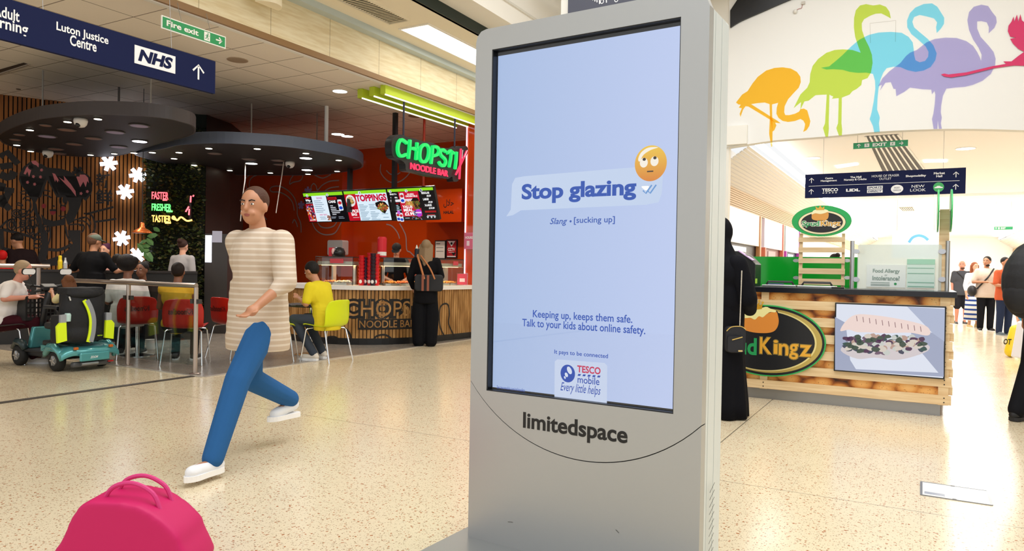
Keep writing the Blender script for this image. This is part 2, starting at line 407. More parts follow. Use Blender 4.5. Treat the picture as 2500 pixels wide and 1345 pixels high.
fr_ = MUR.P([(2124, 57), (2187, 50), (2186, 103)]); ax.stroke(MUR, MUR.P([(2125, 105), (2124, 57), (2187, 50), (2186, 102)]), 0.006, 0.002)
struct('trim_9', ax, mat('#cfcdc6', 0.7))
struct('trim_10', MB().rect(MUR, *(MUR.px(1776, 355)), *(MUR.px(1826, 306)), 0.0, 0.06), mat('#f3f1ea', 0.7))
# beyond the mural wall
CZ = 3.36
struct('ceiling', MB().bx(-2.2, 3.4, 11.14, 22, CZ, CZ + 0.06), mat('#fbf8f5', 0.8))
struct('ceiling', MB().bx(-2.9, 4.2, 22, 46, 3.3, 3.36), mat('#fdfcfb', 0.8))
for X_ in (-2.22, 3.42): struct('trim_12', MB().bx(X_ - .03, X_ + .03, 11.3, 45, 3.17, 3.25), mat('#ffffff', .5, emit=7))
struct('wall_far', MB().bx(-3.2, 4.6, 45.8, 46, 0, 4), mat('#ffffff', 0.8))
mslw = mat('#efeae2', 0.6); mslb = mat('#d9bf9c', 0.6)
for X, sgn, nm in ((-2.9, 1, 'wall_left'), (4.1, -1, 'wall_right')):
    st = MB()
    for i in range(9):
        z = 2.37 + i * 0.0385; st.bx(X - 0.02, X + 0.02, 11.2, 46, z, z + 0.030)
    struct('trim_11', st, mslb)
    st = MB()
    for i in range(12):
        t0, t1 = i / 12, (i + 0.7) / 12
        a = (X + sgn * 0.62 * t0, 2.715 + 0.42 * t0); b = (X + sgn * 0.62 * t1, 2.715 + 0.42 * t1)
        st.add([(a[0], 11.2, a[1]), (b[0], 11.2, b[1]), (b[0], 46, b[1]), (a[0], 46, a[1]), (a[0], 11.2, a[1] + 0.02), (b[0], 11.2, b[1] + 0.02), (b[0], 46, b[1] + 0.02), (a[0], 46, a[1] + 0.02)], [(0, 1, 2, 3), (7, 6, 5, 4), (0, 4, 5, 1), (1, 5, 6, 2), (2, 6, 7, 3), (3, 7, 4, 0)])
    struct('ceiling', st, mslw)
    struct(nm, MB().bx(X - 0.2 * sgn, X - 0.1 * sgn, 11.2, 46, 0, 3.4), mat('#f4f1ec', 0.7))
struct('wall_right', MB().bx(4.2, 4.3, 6.5, 11.2, 0, 6.1), mat('#ece8df', 0.7))
# narrow black slot grilles in the lower ceiling
def grille(px4, n, label, zz=CZ):
    t = thing('ceiling_grille', label, 'ceiling vent')
    c = [at_z(x, y, zz) for x, y in px4]
    b = MB(); off = V((0, 0, -0.004)); b.add([p + off for p in c], [(0, 1, 2, 3)]); b.build('backing', mat('#0d0d10', 0.6), t)
    s = MB()
    for i in range(n + 1):
        t0 = (i + 0.0) / n; p = c[0].lerp(c[1], t0); q = c[3].lerp(c[2], t0); s.beam(p + V((0, 0, -0.012)), q + V((0, 0, -0.012)), (c[1] - c[0]).length / n * 0.42, 0.014)
    s.build('slats', mat('#f6f3ee', 0.6), t)
grille([(2113, 332), (2192, 327), (2300, 470), (2178, 470)], 7, 'long black and white slotted grille in the ceiling behind the EXIT sign')
grille([(2195, 506), (2228, 505), (2234, 514), (2205, 515)], 7, 'small slotted grille far down the mall ceiling', 3.3)
# recessed lights of the lower mall
def disc_light(x, y, z, r, glow, label, group, name='ceiling_light', cat='ceiling light', rim='#e9e6e0', col='#fffaf2'):
    p = at_z(x, y, z); t = thing(name, label, cat, (p.x, p.y, z), group=group)
    MB().lathe([(r * 1.12, 0.0), (r * 1.12, -0.008), (r, -0.010), (r, 0.0)], (0, 0, 0), 20).build('rim', mat(rim, 0.5), t, world=False)
    MB().lathe([(r, -0.003), (r, -0.009)], (0, 0, 0), 20).build('diffuser', mat(col, 0.6, emit=glow) if glow else mat(col, 0.5), t, world=False)
    return t
disc_light(1985, 385, CZ, 0.12, 5, 'round ceiling light left of the striped ceiling grille', None)
disc_light(2357, 362, CZ, 0.14, 5, 'round ceiling light right of the green EXIT sign', None)
for q, lb in (([(2040, 405), (2092, 398), (2095, 403), (2044, 411)], 'slim strip light in the ceiling above the left end of the directory sign'), ([(2254, 391), (2310, 390), (2311, 396), (2256, 397)], 'slim strip light in the ceiling above the right end of the directory sign')):
    tag(MB().add([at_z(x, y, CZ - 0.004) for x, y in q] + [at_z(x, y, CZ - 0.012) for x, y in q], [(0, 1, 2, 3), (7, 6, 5, 4), (0, 4, 5, 1), (1, 5, 6, 2), (2, 6, 7, 3), (3, 7, 4, 0)]).build('strip_light', mat('#ffffff', 0.5, emit=4)), lb, 'ceiling light')
# soffit luminaire and vent of the high mall
ZS = 4.585
c4 = [at_z(x, y, ZS) for x, y in ((1028, 50), (1290, 190), (1290, 240), (996, 78))]
x0 = min(c4[0].x, c4[3].x); x1 = max(c4[0].x, c4[3].x); y0 = (c4[0].y + c4[3].y) / 2
t = thing('soffit_light', 'long bright panel light in the cream soffit beside the kiosk top', 'ceiling light')
MB().bx(x0, x1, y0, y0 + 3.4, ZS - 0.012, ZS).build('diffuser', mat('#fffdf6', 0.6, emit=6), t)
MB().bx(x0 - 0.03, x0, y0 - 0.03, y0 + 3.43, ZS - 0.016, ZS).bx(x1, x1 + 0.03, y0 - 0.03, y0 + 3.43, ZS - 0.016, ZS).bx(x0, x1, y0 - 0.03, y0, ZS - 0.016, ZS).build('frame', WHITE, t)
v4 = [at_z(x, y, ZS) for x, y in ((840, 0), (985, 40), (962, 60), (805, 0))]
vx0, vx1 = v4[2].x, v4[1].x; vy1 = (v4[1].y + v4[2].y) / 2; vy0 = vy1 - 1.35
t = thing('soffit_vent', 'ribbed air vent in the cream soffit above the wood fascia', 'vent')
MB().bx(vx0, vx1, vy0, vy1, ZS - 0.006, ZS).build('backing', mat('#17150f', 0.7), t)
s = MB()
for i in range(28): s.box(((vx0 + vx1) / 2, vy0 + 0.02 + i * (vy1 - vy0) / 28, ZS - 0.010), (vx1 - vx0, 0.020, 0.004))
s.build('louvres', mat('#ded5bf', 0.5), t)
s = MB().bx(vx0 - 0.02, vx0, vy0, vy1, ZS - 0.03, ZS).bx(vx1, vx1 + 0.02, vy0, vy1, ZS - 0.03, ZS).bx(vx0 - 0.02, vx1 + 0.02, vy1, vy1 + 0.02, ZS - 0.03, ZS); s.build('frame', mat('#e8dfca', 0.5), t)
# white up-and-down wall light on the fascia
p = at_x(667, 45, -6.62)
t = thing('wall_light', 'white half-round uplighter mounted on the travertine fascia', 'wall light', (p.x, p.y, 4.25))
s = MB(); hp = [(0.17 * math.cos(a), 0.17 * math.sin(a)) for a in [(-PI / 2) + PI * i / 12 for i in range(13)]]
s.poly(Frame((-0.11, 0, 0), (1, 0, 0), (0, 1, 0)), [(u, v) for u, v in hp], 0.0, 0.62); s.build('shade', mat('#f4ead0', 0.5), t, world=False)
MB().bx(-0.28, -0.11, -0.06, 0.06, 0.1, 0.5).build('bracket', mat('#f4ead0', 0.5), t, world=False)

# ================================================================== FOOD HALL WALLS
A = at_d(-130, 640, 11.5); B = at_d(352, 640, 13.0); A.z = B.z = 0
SLW = Frame(A, B - A, (0, 0, 1)); LW = (B - A).length
struct('wall_back', MB().rect(SLW, -1, 0, LW, H_FOOD, -0.1, -0.03), mat('#100a07', 0.8))
s = MB(); k = 0; u = -0.2; pitch = 0.062
while u < LW: s.rect(SLW, u, 0, u + pitch * 0.72, H_FOOD, -0.03, 0.0); u += pitch
struct('wall_back', s, grainy('#774517', '#a86b2e', scale=(2, 2, 0.6), rough=0.5))
C_ = at_d(500, 640, 13.2); C_.z = 0
PLW = Frame(B, C_ - B, (0, 0, 1)); PW = (C_ - B).length
struct('wall_back', MB().rect(PLW, 0, 0, PW, H_FOOD, -0.12, -0.02), mat('#141a10', 0.9))
m_or, nt, b = newmat(0.12, 0.6); b.inputs['Base Color'].default_value = lin('#c8420c')
m_or.node_tree.nodes['Principled BSDF'].inputs['Coat Weight'].default_value = 0.3
ORL = Frame((0, 12.5, 0), (1, 0, 0), (0, 0, 1)); ORR = Frame((0, 12.9, 0), (1, 0, 0), (0, 0, 1))
struct('wall_back', MB().bx(-17, -11.57, 12.5, 13.1, 0, H_FOOD), m_or)
struct('wall_back', MB().bx(-11.57, -7.1, 12.9, 13.1, 0, H_FOOD), m_or)
struct('wall_right', MB().bx(-7.24, -6.78, 11.05, 12.9, 0, H_FOOD), m_or)
D_ = at_d(560, 640, 14.0); D_.z = 0
struct('wall_left', MB().poly(Frame((0, 0, 0), (1, 0, 0), (0, 1, 0)), [(C_.x, C_.y), (D_.x, D_.y), (D_.x - 0.7, D_.y + 0.9), (C_.x - 0.9, C_.y + 0.5)], 0, H_FOOD), mat('#2a211d', 0.5))
struct('wall_left', MB().poly(Frame((0, 0, 0), (1, 0, 0), (0, 1, 0)), [(-17.4, -2.5), (-17, -2.5), (-16.6, 16), (-17, 16)], 0, H_FOOD), mat('#3a2c22', 0.6))
struct('wall_back', MB().bx(-17, -6.8, 13.1, 13.3, 0, H_FOOD), mat('#35110a', 0.6))
# leaves and moss on the planted wall: nobody could count them
lf = MB()
for i in range(5200):
    u = random.uniform(0, PW); v = random.uniform(0.2, 3.7); d = random.uniform(0.0, 0.16); a = random.uniform(0, 6.28); L = random.uniform(0.03, 0.09)
    c = PLW.pt(u, v, d); x = V((math.cos(a), math.sin(a), random.uniform(-.6, .6))).normalized(); y = x.cross(V((random.random() - .5, random.random() - .5, random.random()))).normalized() * L * 0.35; x *= L
    lf.k = random.choice((0, 0, 1, 2)); lf.add([c - x * 0.5, c + y, c + x * 0.5, c - y], [(0, 1, 2, 3)])
tag(lf.build('leaf_wall', [mat('#2e3a17', 0.6), mat('#4a5a22', 0.6), mat('#57501f', 0.6)]), 'dark mossy green planted wall covered in small leaves behind the neon words', 'plants', kind='stuff')
bl = MB()
for (x, y, L) in ((352, 610, 0.20), (362, 625, 0.26), (357, 600, 0.16), (372, 575, 0.2), (350, 590, 0.15), (345, 603, 0.2), (366, 590, 0.18), (382, 560, 0.14)):
    c = at_d(x, y, 12.7); a = random.uniform(-1.2, 0.9); X = (CR * math.cos(a) + V((0, 0, 1)) * math.sin(a)) * L / 2; Y = (-CR * math.sin(a) + V((0, 0, 1)) * math.cos(a)) * L / 4 + FW * 0.02
    bl.add([c - X, c - X * 0.3 + Y, c + X * 0.5 + Y * 0.8, c + X, c + X * 0.5 - Y * 0.8, c - X * 0.3 - Y, c - FW * 0.02], [(6, 1, 0), (6, 2, 1), (6, 3, 2), (6, 4, 3), (6, 5, 4), (6, 0, 5)])
    bl.tube([c + X * 0.2, c - X * 0.7 + V((0, 0, -0.1)) + FW * 0.3], 0.004, 5)
tag(bl.build('broadleaf_plant', mat('#4d7a3c', 0.45)), 'broad green leaves standing out from the planted wall beside the lowest flower light', 'plant')
# ================================================================== DIGITAL KIOSK
_e = -V(ray(-1575, 640)); _e.z = 0; _e.normalize()
KB = at_z(1142, 1310, 0.03); KB.z = 0
KF = Frame(KB, _e, (0, 0, 1)); KW, KH, KD = 1.052, 2.295, 0.262
def silver(name):
    m, nt, b = newmat(0.36, 0.5); b.inputs['Base Color'].default_value = lin('#b4b6b6'); b.inputs['Metallic'].default_value = 0.55
    tc = N(nt, 'ShaderNodeTexCoord'); n = N(nt, 'ShaderNodeTexNoise'); n.inputs['Scale'].default_value = 900; nt.links.new(tc.outputs['Object'], n.inputs['Vector'])
    bp = N(nt, 'ShaderNodeBump'); bp.inputs['Strength'].default_value = 0.04; nt.links.new(n.outputs[0], bp.inputs['Height']); nt.links.new(bp.outputs[0], b.inputs['Normal']); return m
m_sil = silver('a'); m_side = mat('#dbe4e6', 0.4, 0.15)
K = thing('digital_kiosk', 'tall silver freestanding advertising kiosk with a lit pale blue screen', 'kiosk', (KB.x, KB.y, 0), math.atan2(_e.y, _e.x))
u0, u1, w0, w1 = 0.087, 0.943, 0.697, 2.200
def uarc(n=30):
    c = KW / 2 + 0.03; R = 0.70; zc = 0.462 + R; out = []
    for i in range(n + 1):
        u = KW * i / n; out.append((u, zc - math.sqrt(max(0, R * R - (u - c) ** 2))))
    return out
ar = uarc()
top = [(KW, KH - 0.07), (KW - 0.02, KH - 0.02), (KW - 0.07, KH)] + [(0.055, KH), (0.027, KH - 0.007), (0.008, KH - 0.027), (0.0, KH - 0.055)]
MB().poly(KF, ar + top, -0.05, 0.0, holes=[[(u0, w0), (u0, w1), (u1, w1), (u1, w0)]]).build('upper_casing', m_sil, K)
lo = [(u, z - 0.004) for u, z in ar]
MB().poly(KF, [(0, 0.03), (KW, 0.03)] + lo[::-1], -0.05, -0.001).build('lower_casing', m_sil, K)
MB().poly(KF, [(0.003, 0.03), (KW - 0.003, 0.03), (KW - 0.003, KH - 0.07), (KW - 0.07, KH - 0.004), (0.06, KH - 0.004), (0.003, KH - 0.06)], -KD + 0.05, -0.05, ).build('core', mat('#8d908f', 0.5, 0.3), K)
MB().poly(KF, [(0, 0.03), (KW, 0.03), (KW, KH - 0.07), (KW - 0.07, KH), (0.055, KH), (0.0, KH - 0.055)], -KD, -KD + 0.05).build('back_casing', m_side, K, bevel=0.006)
s = MB()
for d0, d1, o in ((-0.075, -0.052, 0.006), (-0.16, -0.08, 0.009), (-KD + 0.045, -0.165, 0.006)):
    s.rect(Frame(KF.pt(KW, 0, 0), KF.N, (0, 0, 1)), d0, 0.03, d1, KH - 0.07, 0, o)
s.build('side_panel', m_side, K)
s = MB(); SF = Frame(KF.pt(KW + 0.0095, 0, 0), -KF.N, (0, 0, 1))
for i in range(13): s.stroke(SF, [(0.088, 0.06 + i * 0.028), (0.150, 0.085 + i * 0.028)], 0.004, 0.0006)
s.build('side_vent', mat('#3c4244', 0.6), K)
bp = rrect(-0.075, -0.46, KW + 0.075, 0.18, 0.09)
MB().poly(Frame(KB, _e, (-_e.y, _e.x, 0)), bp, 0.0, 0.03).build('base_plate', mat('#a9adae', 0.35, 0.6), K, bevel=0.006)
# recess, screen and everything shown on it
s = MB(); t_ = 0.014
for a in ((u0 - .001, w0 - .001, u0 + .004, w1), (u1 - .004, w0, u1 + .001, w1), (u0, w0 - .001, u1, w0 + .004), (u0, w1 - .004, u1, w1 + .001)): s.rect(KF, *a, -0.045, -0.004)
s.rect(KF, u0, w0, u1, w1, -0.046, -0.044)
s.build('bezel', mat('#0b0c0e', 0.35), K)
SD = -0.034
mscr, nt, b = newmat(0.1, 0.25); b.inputs['Base Color'].default_value = (0.01, 0.01, 0.012, 1)
tc = N(nt, 'ShaderNodeTexCoord'); sx = N(nt, 'ShaderNodeSeparateXYZ'); nt.links.new(tc.outputs['Generated'], sx.inputs[0])
cr = N(nt, 'ShaderNodeValToRGB'); cr.color_ramp.elements[0].color = lin('#a9c0e8'); cr.color_ramp.elements[1].color = lin('#c2d1f7')
nt.links.new(sx.outputs[0], cr.inputs[0]); nt.links.new(cr.outputs[0], b.inputs['Emission Color']); b.inputs['Emission Strength'].default_value = 0.92
x0_, y0_ = KF.px(1207, 955)[0], KF.px(1207, 140)[1]
su0, su1, sw0, sw1 = u0 + 0.010, u1 - 0.003, w0 + 0.012, w1 - 0.022
scr = MB().rect(KF, su0, sw0, su1, sw1, -0.044, SD).build('screen', mscr, K)
def em(col, e=0.85): return mat('#040404', 0.2, emit=e, ecol=col, spec=0.2)
ink = [0]
def onscreen(mb, name, col, e=0.85): return mb.build(name, em(col, e) if isinstance(col, str) else col, K)
# speech bubble, lighter logo box
ta = KF.P([(1240, 448), (1248, 432), (1270, 428), (1560, 404), (1605, 400), (1612, 412), (1608, 470), (1600, 492), (1570, 498), (1262, 512), (1242, 524), (1226, 527), (1237, 510)])
onscreen(MB().poly(KF, ta, SD + 0.0006), 'speech_bubble', '#cbdcf8', 0.9)
onscreen(MB().poly(KF, KF.P([(1344, 985)]) + KF.P([(1473, 998)]) + KF.P([(1474, 895), (1467, 888), (1352, 879), (1345, 884)]), SD + 0.0006), 'logo_box', '#cfddf8', 0.9)
s = MB(); s.textpx(KF, 'Stop glazing', (1264, 497), (1546, 432), d=SD + 0.003, off=0.032, th=0.003, res=5); onscreen(s, 'headline_text', '#0a4cb4', 0.9)
s = MB(); s.textpx(KF, 'Slang', (1333, 551), (1376, 530), d=SD + 0.001, off=0.012, shear=0.3); s.textpx(KF, '[sucking up]', (1392, 548), (1493, 526), d=SD + 0.001, off=0.012)
s.poly(KF, circle(*KF.px(1384, 539), 0.005, 0.005, 10), SD + 0.001); onscreen(s, 'slang_text', '#2a5bbf', 0.8)
s = MB(); s.textpx(KF, 'Keeping up, keeps them safe.', (1291, 781), (1536, 770), d=SD + 0.001, off=0.014); s.textpx(KF, 'Talk to your kids about online safety.', (1265, 803), (1568, 797), d=SD + 0.001, off=0.014); onscreen(s, 'message_text', '#1450bc', 0.85)
s = MB(); s.textpx(KF, 'It pays to be connected', (1344, 868), (1476, 866), d=SD + 0.001, off=0.014); onscreen(s, 'tagline_text', '#1450bc', 0.85)
s = MB(); s.textpx(KF, 'TESCO', (1400, 911), (1458, 899), d=SD + 0.001, off=0.03); onscreen(s, 'brand_text', '#d8285e', 0.8)
s = MB()
for i in range(5):
    a, b_ = KF.px(1401 + i * 12, 917 + i * 1.0); s.poly(KF, [(a, b_ - 0.004), (a + 0.012, b_ - 0.004), (a + 0.016, b_ + 0.004), (a + 0.004, b_ + 0.004)], SD + 0.001)
s.textpx(KF, 'mobile', (1401, 937), (1455, 925), d=SD + 0.001, off=0.008)
s.textpx(KF, 'Every little helps', (1359, 962), (1458, 946), d=SD + 0.001, off=0.004, shear=0.35)
s.textpx(KF, 'See tescomobile.com/onlinesafety', (1203, 953), (1272, 951), d=SD + 0.001)
cu, cv = KF.px(1377, 914); s.poly(KF, circle(cu, cv, 0.034, 0.037), SD + 0.001); onscreen(s, 'logo_lettering', '#0d49b8', 0.85)
s = MB()
for du, dv, ru, rv, a in ((0.008, 0.014, 0.010, 0.017, 0.5), (-0.006, -0.006, 0.007, 0.010, 0.5), (-0.013, -0.018, 0.004, 0.006, 0.5)):
    s.poly(KF, [(cu + du + x * math.cos(a) - y * math.sin(a), cv + dv + x * math.sin(a) + y * math.cos(a)) for x, y in circle(0, 0, ru, rv, 18)], SD + 0.0016)
onscreen(s, 'logo_mark', '#dfe8fb', 0.9)
s = MB()
for k in (0, 0.018): a, b_ = KF.px(1562, 463); s.stroke(KF, [(a + k, b_), (a + 0.012 + k, b_ - 0.012), (a + 0.036 + k, b_ + 0.02)], 0.006, SD + 0.001)
onscreen(s, 'tick_marks', '#6aa0e0', 0.85)
s = MB(); a, b_ = KF.px(1558, 456); s.poly(KF, spline([(a, b_ + 0.004), (a + 0.02, b_ + 0.006), (a + 0.032, b_ + 0.003), (a + 0.02, b_ - 0.012)], 4, True), SD + 0.0014); onscreen(s, 'highlight_patch', '#ffffff', 1.0)
# round face symbol
eu, ev = KF.px(1581, 396)
fm, nt, b = newmat(0.1, 0.3); b.inputs['Base Color'].default_value = (0.01, 0.01, 0.01, 1)
tc = N(nt, 'ShaderNodeTexCoord'); sx = N(nt, 'ShaderNodeSeparateXYZ'); nt.links.new(tc.outputs['Generated'], sx.inputs[0]); cr = N(nt, 'ShaderNodeValToRGB')
cr.color_ramp.elements[0].color = lin('#e8860c'); cr.color_ramp.elements[1].color = lin('#ffd23a'); nt.links.new(sx.outputs[2], cr.inputs[0]); nt.links.new(cr.outputs[0], b.inputs['Emission Color']); b.inputs['Emission Strength'].default_value = 0.85
onscreen(MB().poly(KF, circle(eu, ev, 0.066, 0.070, 48), SD + 0.002), 'emoji_face', fm)
s = MB()
for du in (-0.028, 0.016): s.poly(KF, circle(eu + du, ev + 0.004 + (du > 0) * 0.003, 0.0165, 0.019), SD + 0.003)
s.poly(KF, spline([(eu - 0.052, ev + 0.02), (eu - 0.04, ev + 0.045), (eu - 0.01, ev + 0.062), (eu + 0.03, ev + 0.06), (eu + 0.0, ev + 0.052), (eu - 0.03, ev + 0.035), (eu - 0.045, ev + 0.01)], 4, True), SD + 0.0026); onscreen(s, 'emoji_eyes', '#fdf6e6', 0.95)
s = MB()
for du in (-0.028, 0.016): s.poly(KF, circle(eu + du + 0.002, ev + 0.017 + (du > 0) * 0.003, 0.007, 0.006, 16), SD + 0.004)
s.rect(KF, eu - 0.014, ev - 0.034, eu + 0.012, ev - 0.029, SD + 0.003); onscreen(s, 'emoji_pupils', '#3a2410', 0.6)
glass = MB().rect(KF, u0 + 0.004, w0 + 0.004, u1 - 0.004, w1 - 0.004, -0.024, -0.022).build('cover_glass', pane('#ffffff', 0.035, 0.0), K)
s = MB(); s.textpx(KF, 'limitedspace', (1277, 1040), (1532, 1063), d=0.001, off=0.022)
# straighten: the word runs level on the front panel
s.v = []; s.f = []; s.m = []
a = KF.px(1277, 1041); b_ = KF.px(1532, 1073); hgt = 0.098
s.text(KF, 'limitedspace', a[0], a[1] - 0.026, b_[0], a[1] + hgt * 0.64, d=0.0012, off=0.024, res=6); s.build('maker_lettering', mat('#121212', 0.5), K)
s = MB()
for (x, y, x2, y2) in ((1503, 1293, 1511, 1301), (1240, 1274, 1252, 1275)): s.stroke(KF, KF.P([(x, y), (x2, y2)]), 0.002, 0.0008)
s.build('scratch_marks', mat('#5c5a55', 0.7), K)
# ================================================================== MURAL BIRDS ON THE FAR WALL
def Z(pts): return [(1740 + x / 2.9895, y / 2.9895) for x, y in pts]
def bird(label, col, outlines, d):
    s = MB()
    for o in outlines: s.poly(MUR, MUR.P(Z(o)), d)
    return tag(s.build('flamingo_graphic', film(col)), label, 'wall graphic', 'flamingo silhouettes on the white wall')
bird('orange flamingo silhouette bending its head down, leftmost on the white wall', '#efb43a', [
 [(170,748),(215,690),(255,665),(290,610),(330,560),(390,515),(450,496),(510,491),(570,500),(615,525),(640,560),(643,600),(628,640),(590,680),(550,725),(525,775),(522,820),(530,840),(560,840),(600,830),(630,815),(640,797),(665,792),(690,805),(700,840),(713,885),(705,920),(685,950),(660,963),(670,935),(675,905),(662,880),(640,868),(600,883),(550,890),(510,882),(480,860),(465,830),(468,785),(478,750),(433,762),(437,960),(435,1070),(427,1072),(412,975),(418,850),(415,760),(380,748),(330,752),(280,760),(470,880),(497,900),(490,935),(462,990),(466,945),(447,985),(450,950),(465,915),(455,895),(262,778),(240,775),(222,800),(203,853),(197,830),(213,790),(190,785),(205,765),(188,762)]], 0.003)
bird('lime green flamingo silhouette standing tall between orange and blue birds', '#bcd358', [
 [(590,790),(640,690),(690,640),(708,600),(712,540),(730,480),(770,430),(830,385),(890,365),(950,360),(1020,365),(1080,385),(1060,330),(1040,270),(1030,200),(1032,130),(1045,75),(1075,40),(1120,30),(1170,40),(1220,33),(1265,50),(1290,85),(1300,135),(1270,118),(1230,98),(1190,100),(1150,115),(1105,140),(1088,170),(1090,220),(1110,280),(1140,340),(1162,400),(1167,460),(1155,530),(1130,570),(1090,585),(1085,620),(1050,650),(1020,665),(1000,690),(943,712),(940,900),(945,945),(943,990),(922,992),(902,935),(915,900),(920,716),(870,720),(880,705),(852,691),(847,900),(848,940),(842,1000),(825,1002),(805,935),(820,900),(832,690),(790,692),(750,695),(700,735),(670,740),(640,800),(645,745)]], 0.003)
bird('sky blue flamingo silhouette with curved neck, third along the white wall', '#7ed0ea', [
 [(790,495),(850,485),(905,440),(950,400),(1010,340),(1070,290),(1140,255),(1210,238),(1300,233),(1380,240),(1430,270),(1460,310),(1467,360),(1470,400),(1480,440),(1510,455),(1550,445),(1572,415),(1575,380),(1555,340),(1500,290),(1450,250),(1420,200),(1418,150),(1440,95),(1480,55),(1540,30),(1600,25),(1640,50),(1665,90),(1690,130),(1688,175),(1665,210),(1635,242),(1630,200),(1638,165),(1615,135),(1560,120),(1510,110),(1470,125),(1457,160),(1470,200),(1510,235),(1570,285),(1610,330),(1635,390),(1625,440),(1590,490),(1540,515),(1480,525),(1420,512),(1370,490),(1320,487),(1270,498),(1245,530),(1225,580),(1210,650),(1203,720),(1200,800),(1215,840),(1220,860),(1213,900),(1220,965),(1180,970),(1170,920),(1146,870),(1160,820),(1175,740),(1187,650),(1185,590),(1170,540),(1120,530),(1060,532),(1000,525),(950,510),(880,505),(830,508)]], 0.006)
bird('lilac purple flamingo silhouette with hooked neck, fourth along the white wall', '#a7a2d2', [
 [(1207,630),(1240,570),(1290,520),(1370,460),(1410,410),(1440,385),(1490,365),(1560,310),(1620,285),(1700,275),(1780,278),(1850,300),(1900,335),(1930,380),(1950,420),(1958,445),(1962,400),(1940,350),(1900,290),(1870,220),(1858,150),(1870,90),(1905,50),(1960,35),(2010,45),(2040,90),(2068,125),(2073,165),(2055,205),(2013,245),(2015,200),(2000,165),(1960,155),(1930,158),(1930,210),(1955,270),(2010,330),(2050,380),(2065,430),(2060,480),(2030,540),(1970,590),(1900,620),(1840,635),(1770,640),(1705,648),(1680,700),(1668,770),(1665,820),(1672,860),(1665,900),(1672,940),(1650,942),(1643,880),(1640,942),(1612,942),(1600,870),(1610,830),(1620,760),(1625,690),(1618,665),(1600,690),(1595,655),(1530,652),(1440,640),(1400,670),(1340,703),(1335,650),(1320,650),(1300,600),(1260,605),(1220,663),(1235,620)]], 0.009)
s = MB(); s.poly(MUR, MUR.P(Z([(1665,545),(1690,538),(1720,545),(1850,530),(2040,485),(2140,468),(2120,450),(2180,450),(2230,410),(2272,380),(2230,360),(2190,320),(2170,285),(2215,277),(2170,270),(2153,230),(2158,190),(2180,160),(2195,122),(2200,160),(2220,108),(2230,160),(2245,105),(2255,150),(2330,210),(2400,330),(2480,380),(2500,440),(2380,480),(2272,482),(2200,480),(2140,487),(2050,500),(1850,550),(1740,567),(1690,560)])), 0.014)
tag(s.build('flamingo_graphic', mat('#d22b66', 0.6)), 'crimson pink flying flamingo silhouette with trailing legs at the right edge', 'wall graphic', 'flamingo silhouettes on the white wall')
# small sensor on a crooked conduit high on the wall
t = thing('wall_sensor', 'small white wall sensor on a crooked red wire above the orange flamingo', 'sensor')
s = MB(); q = MUR.px(1942, 29); s.ell(MUR.pt(q[0], q[1], 0.02), 0.03); s.build('sensor_head', mat('#e4e2dc', 0.4), t, smooth=True)
s = MB(); s.stroke(MUR, spline(MUR.P([(1943, 26), (1950, 22), (1957, 20), (1959, 12), (1962, 9)]), 4), 0.008, 0.008, th=0.006); s.build('wire', mat('#b98a86', 0.6), t)
s = MB(); s.rect(MUR, *MUR.px(1957, 12), *MUR.px(1966, 4), 0, 0.03); s.build('junction_box', mat('#cfcac2', 0.6), t)

# ================================================================== HANGING SIGNS
NAVY = mat('#111a44', 0.6, spec=.15); SIGNW = mat('#f5f6f8', 0.5); GREEN = mat('#1f9a5c', 0.4); WIRE = mat('#9a9a98', 0.4, 0.6)
def run_man(s, fr, u, v, h, flip=1, d=0.006):
    """running figure in a doorway"""
    k = h
    def q(pts): return [(u + flip * x * k, v + y * k) for x, y in pts]
    s.poly(fr, circle(u + flip * 0.1 * k, v + 0.36 * k, 0.09 * k, 0.09 * k, 12), d)
    for pts, wd in (([(0.05, 0.22), (-0.05, -0.05)], 0.16), ([(0.02, 0.2), (0.22, 0.08), (0.3, 0.14)], 0.06), ([(0.0, 0.2), (-0.18, 0.16), (-0.22, 0.0)], 0.06), ([(-0.04, -0.05), (0.15, -0.16), (0.12, -0.42)], 0.08), ([(-0.06, -0.05), (-0.14, -0.25), (-0.36, -0.3)], 0.08)): s.stroke(fr, q(pts), wd * k, d)
def arrow(s, fr, u, v, h, ang, d=0.006, wd=0.13):
    def q(pts): return [(u + (x * math.cos(ang) - y * math.sin(ang)) * h, v + (x * math.sin(ang) + y * math.cos(ang)) * h) for x, y in pts]
    s.stroke(fr, q([(-0.5, 0), (0.42, 0)]), wd * h, d); s.stroke(fr, q([(0.02, 0.42), (0.46, 0.0), (0.02, -0.42)]), wd * h, d)
YX = lambda X, z=0: Frame((X, 0, z), (0, 1, 0), (0, 0, 1))     # face of things that run along the mall and look to +x
# big navy direction sign over the food hall edge
FN = YX(-6.6); b_ = FN.px(525, 229); tt = FN.px(526, 150)
v0_, v1_ = FN.px(525, 229)[1], tt[1]
t = thing('direction_sign', 'long navy hanging direction sign with a white health service logo and up arrow', 'sign', (-6.6, 4.2, v0_))
MB().poly(FN, [(1.6, v0_), (b_[0], v0_), (b_[0], v1_), (1.6, v1_)], -0.045, 0.0).build('board', NAVY, t)
s = MB()
s.textpx(FN, 'Luton Justice', (136, 96), (265, 94), d=0.004, off=0.02); a = FN.px(136, 88); b2 = FN.px(265, 112); s.v = []; s.f = []; s.m = []
def line_on(s, fr, txt, px0, px1, cap, descend=False, **kw):
    """level lettering between two pixels of its base line; cap = height of its capitals in metres"""
    a = fr.px(*px0); b = fr.px(*px1); v = (a[1] + b[1]) / 2; dd = cap * 0.3 if descend else 0
    s.text(fr, txt, a[0], v - dd, b[0], v + cap, **kw)
line_on(s, FN, 'Luton Justice', (137, 82), (264, 112), 0.095, d=0.004, off=0.02)
line_on(s, FN, 'Centre', (170, 112), (235, 126), 0.095, d=0.004, off=0.02)
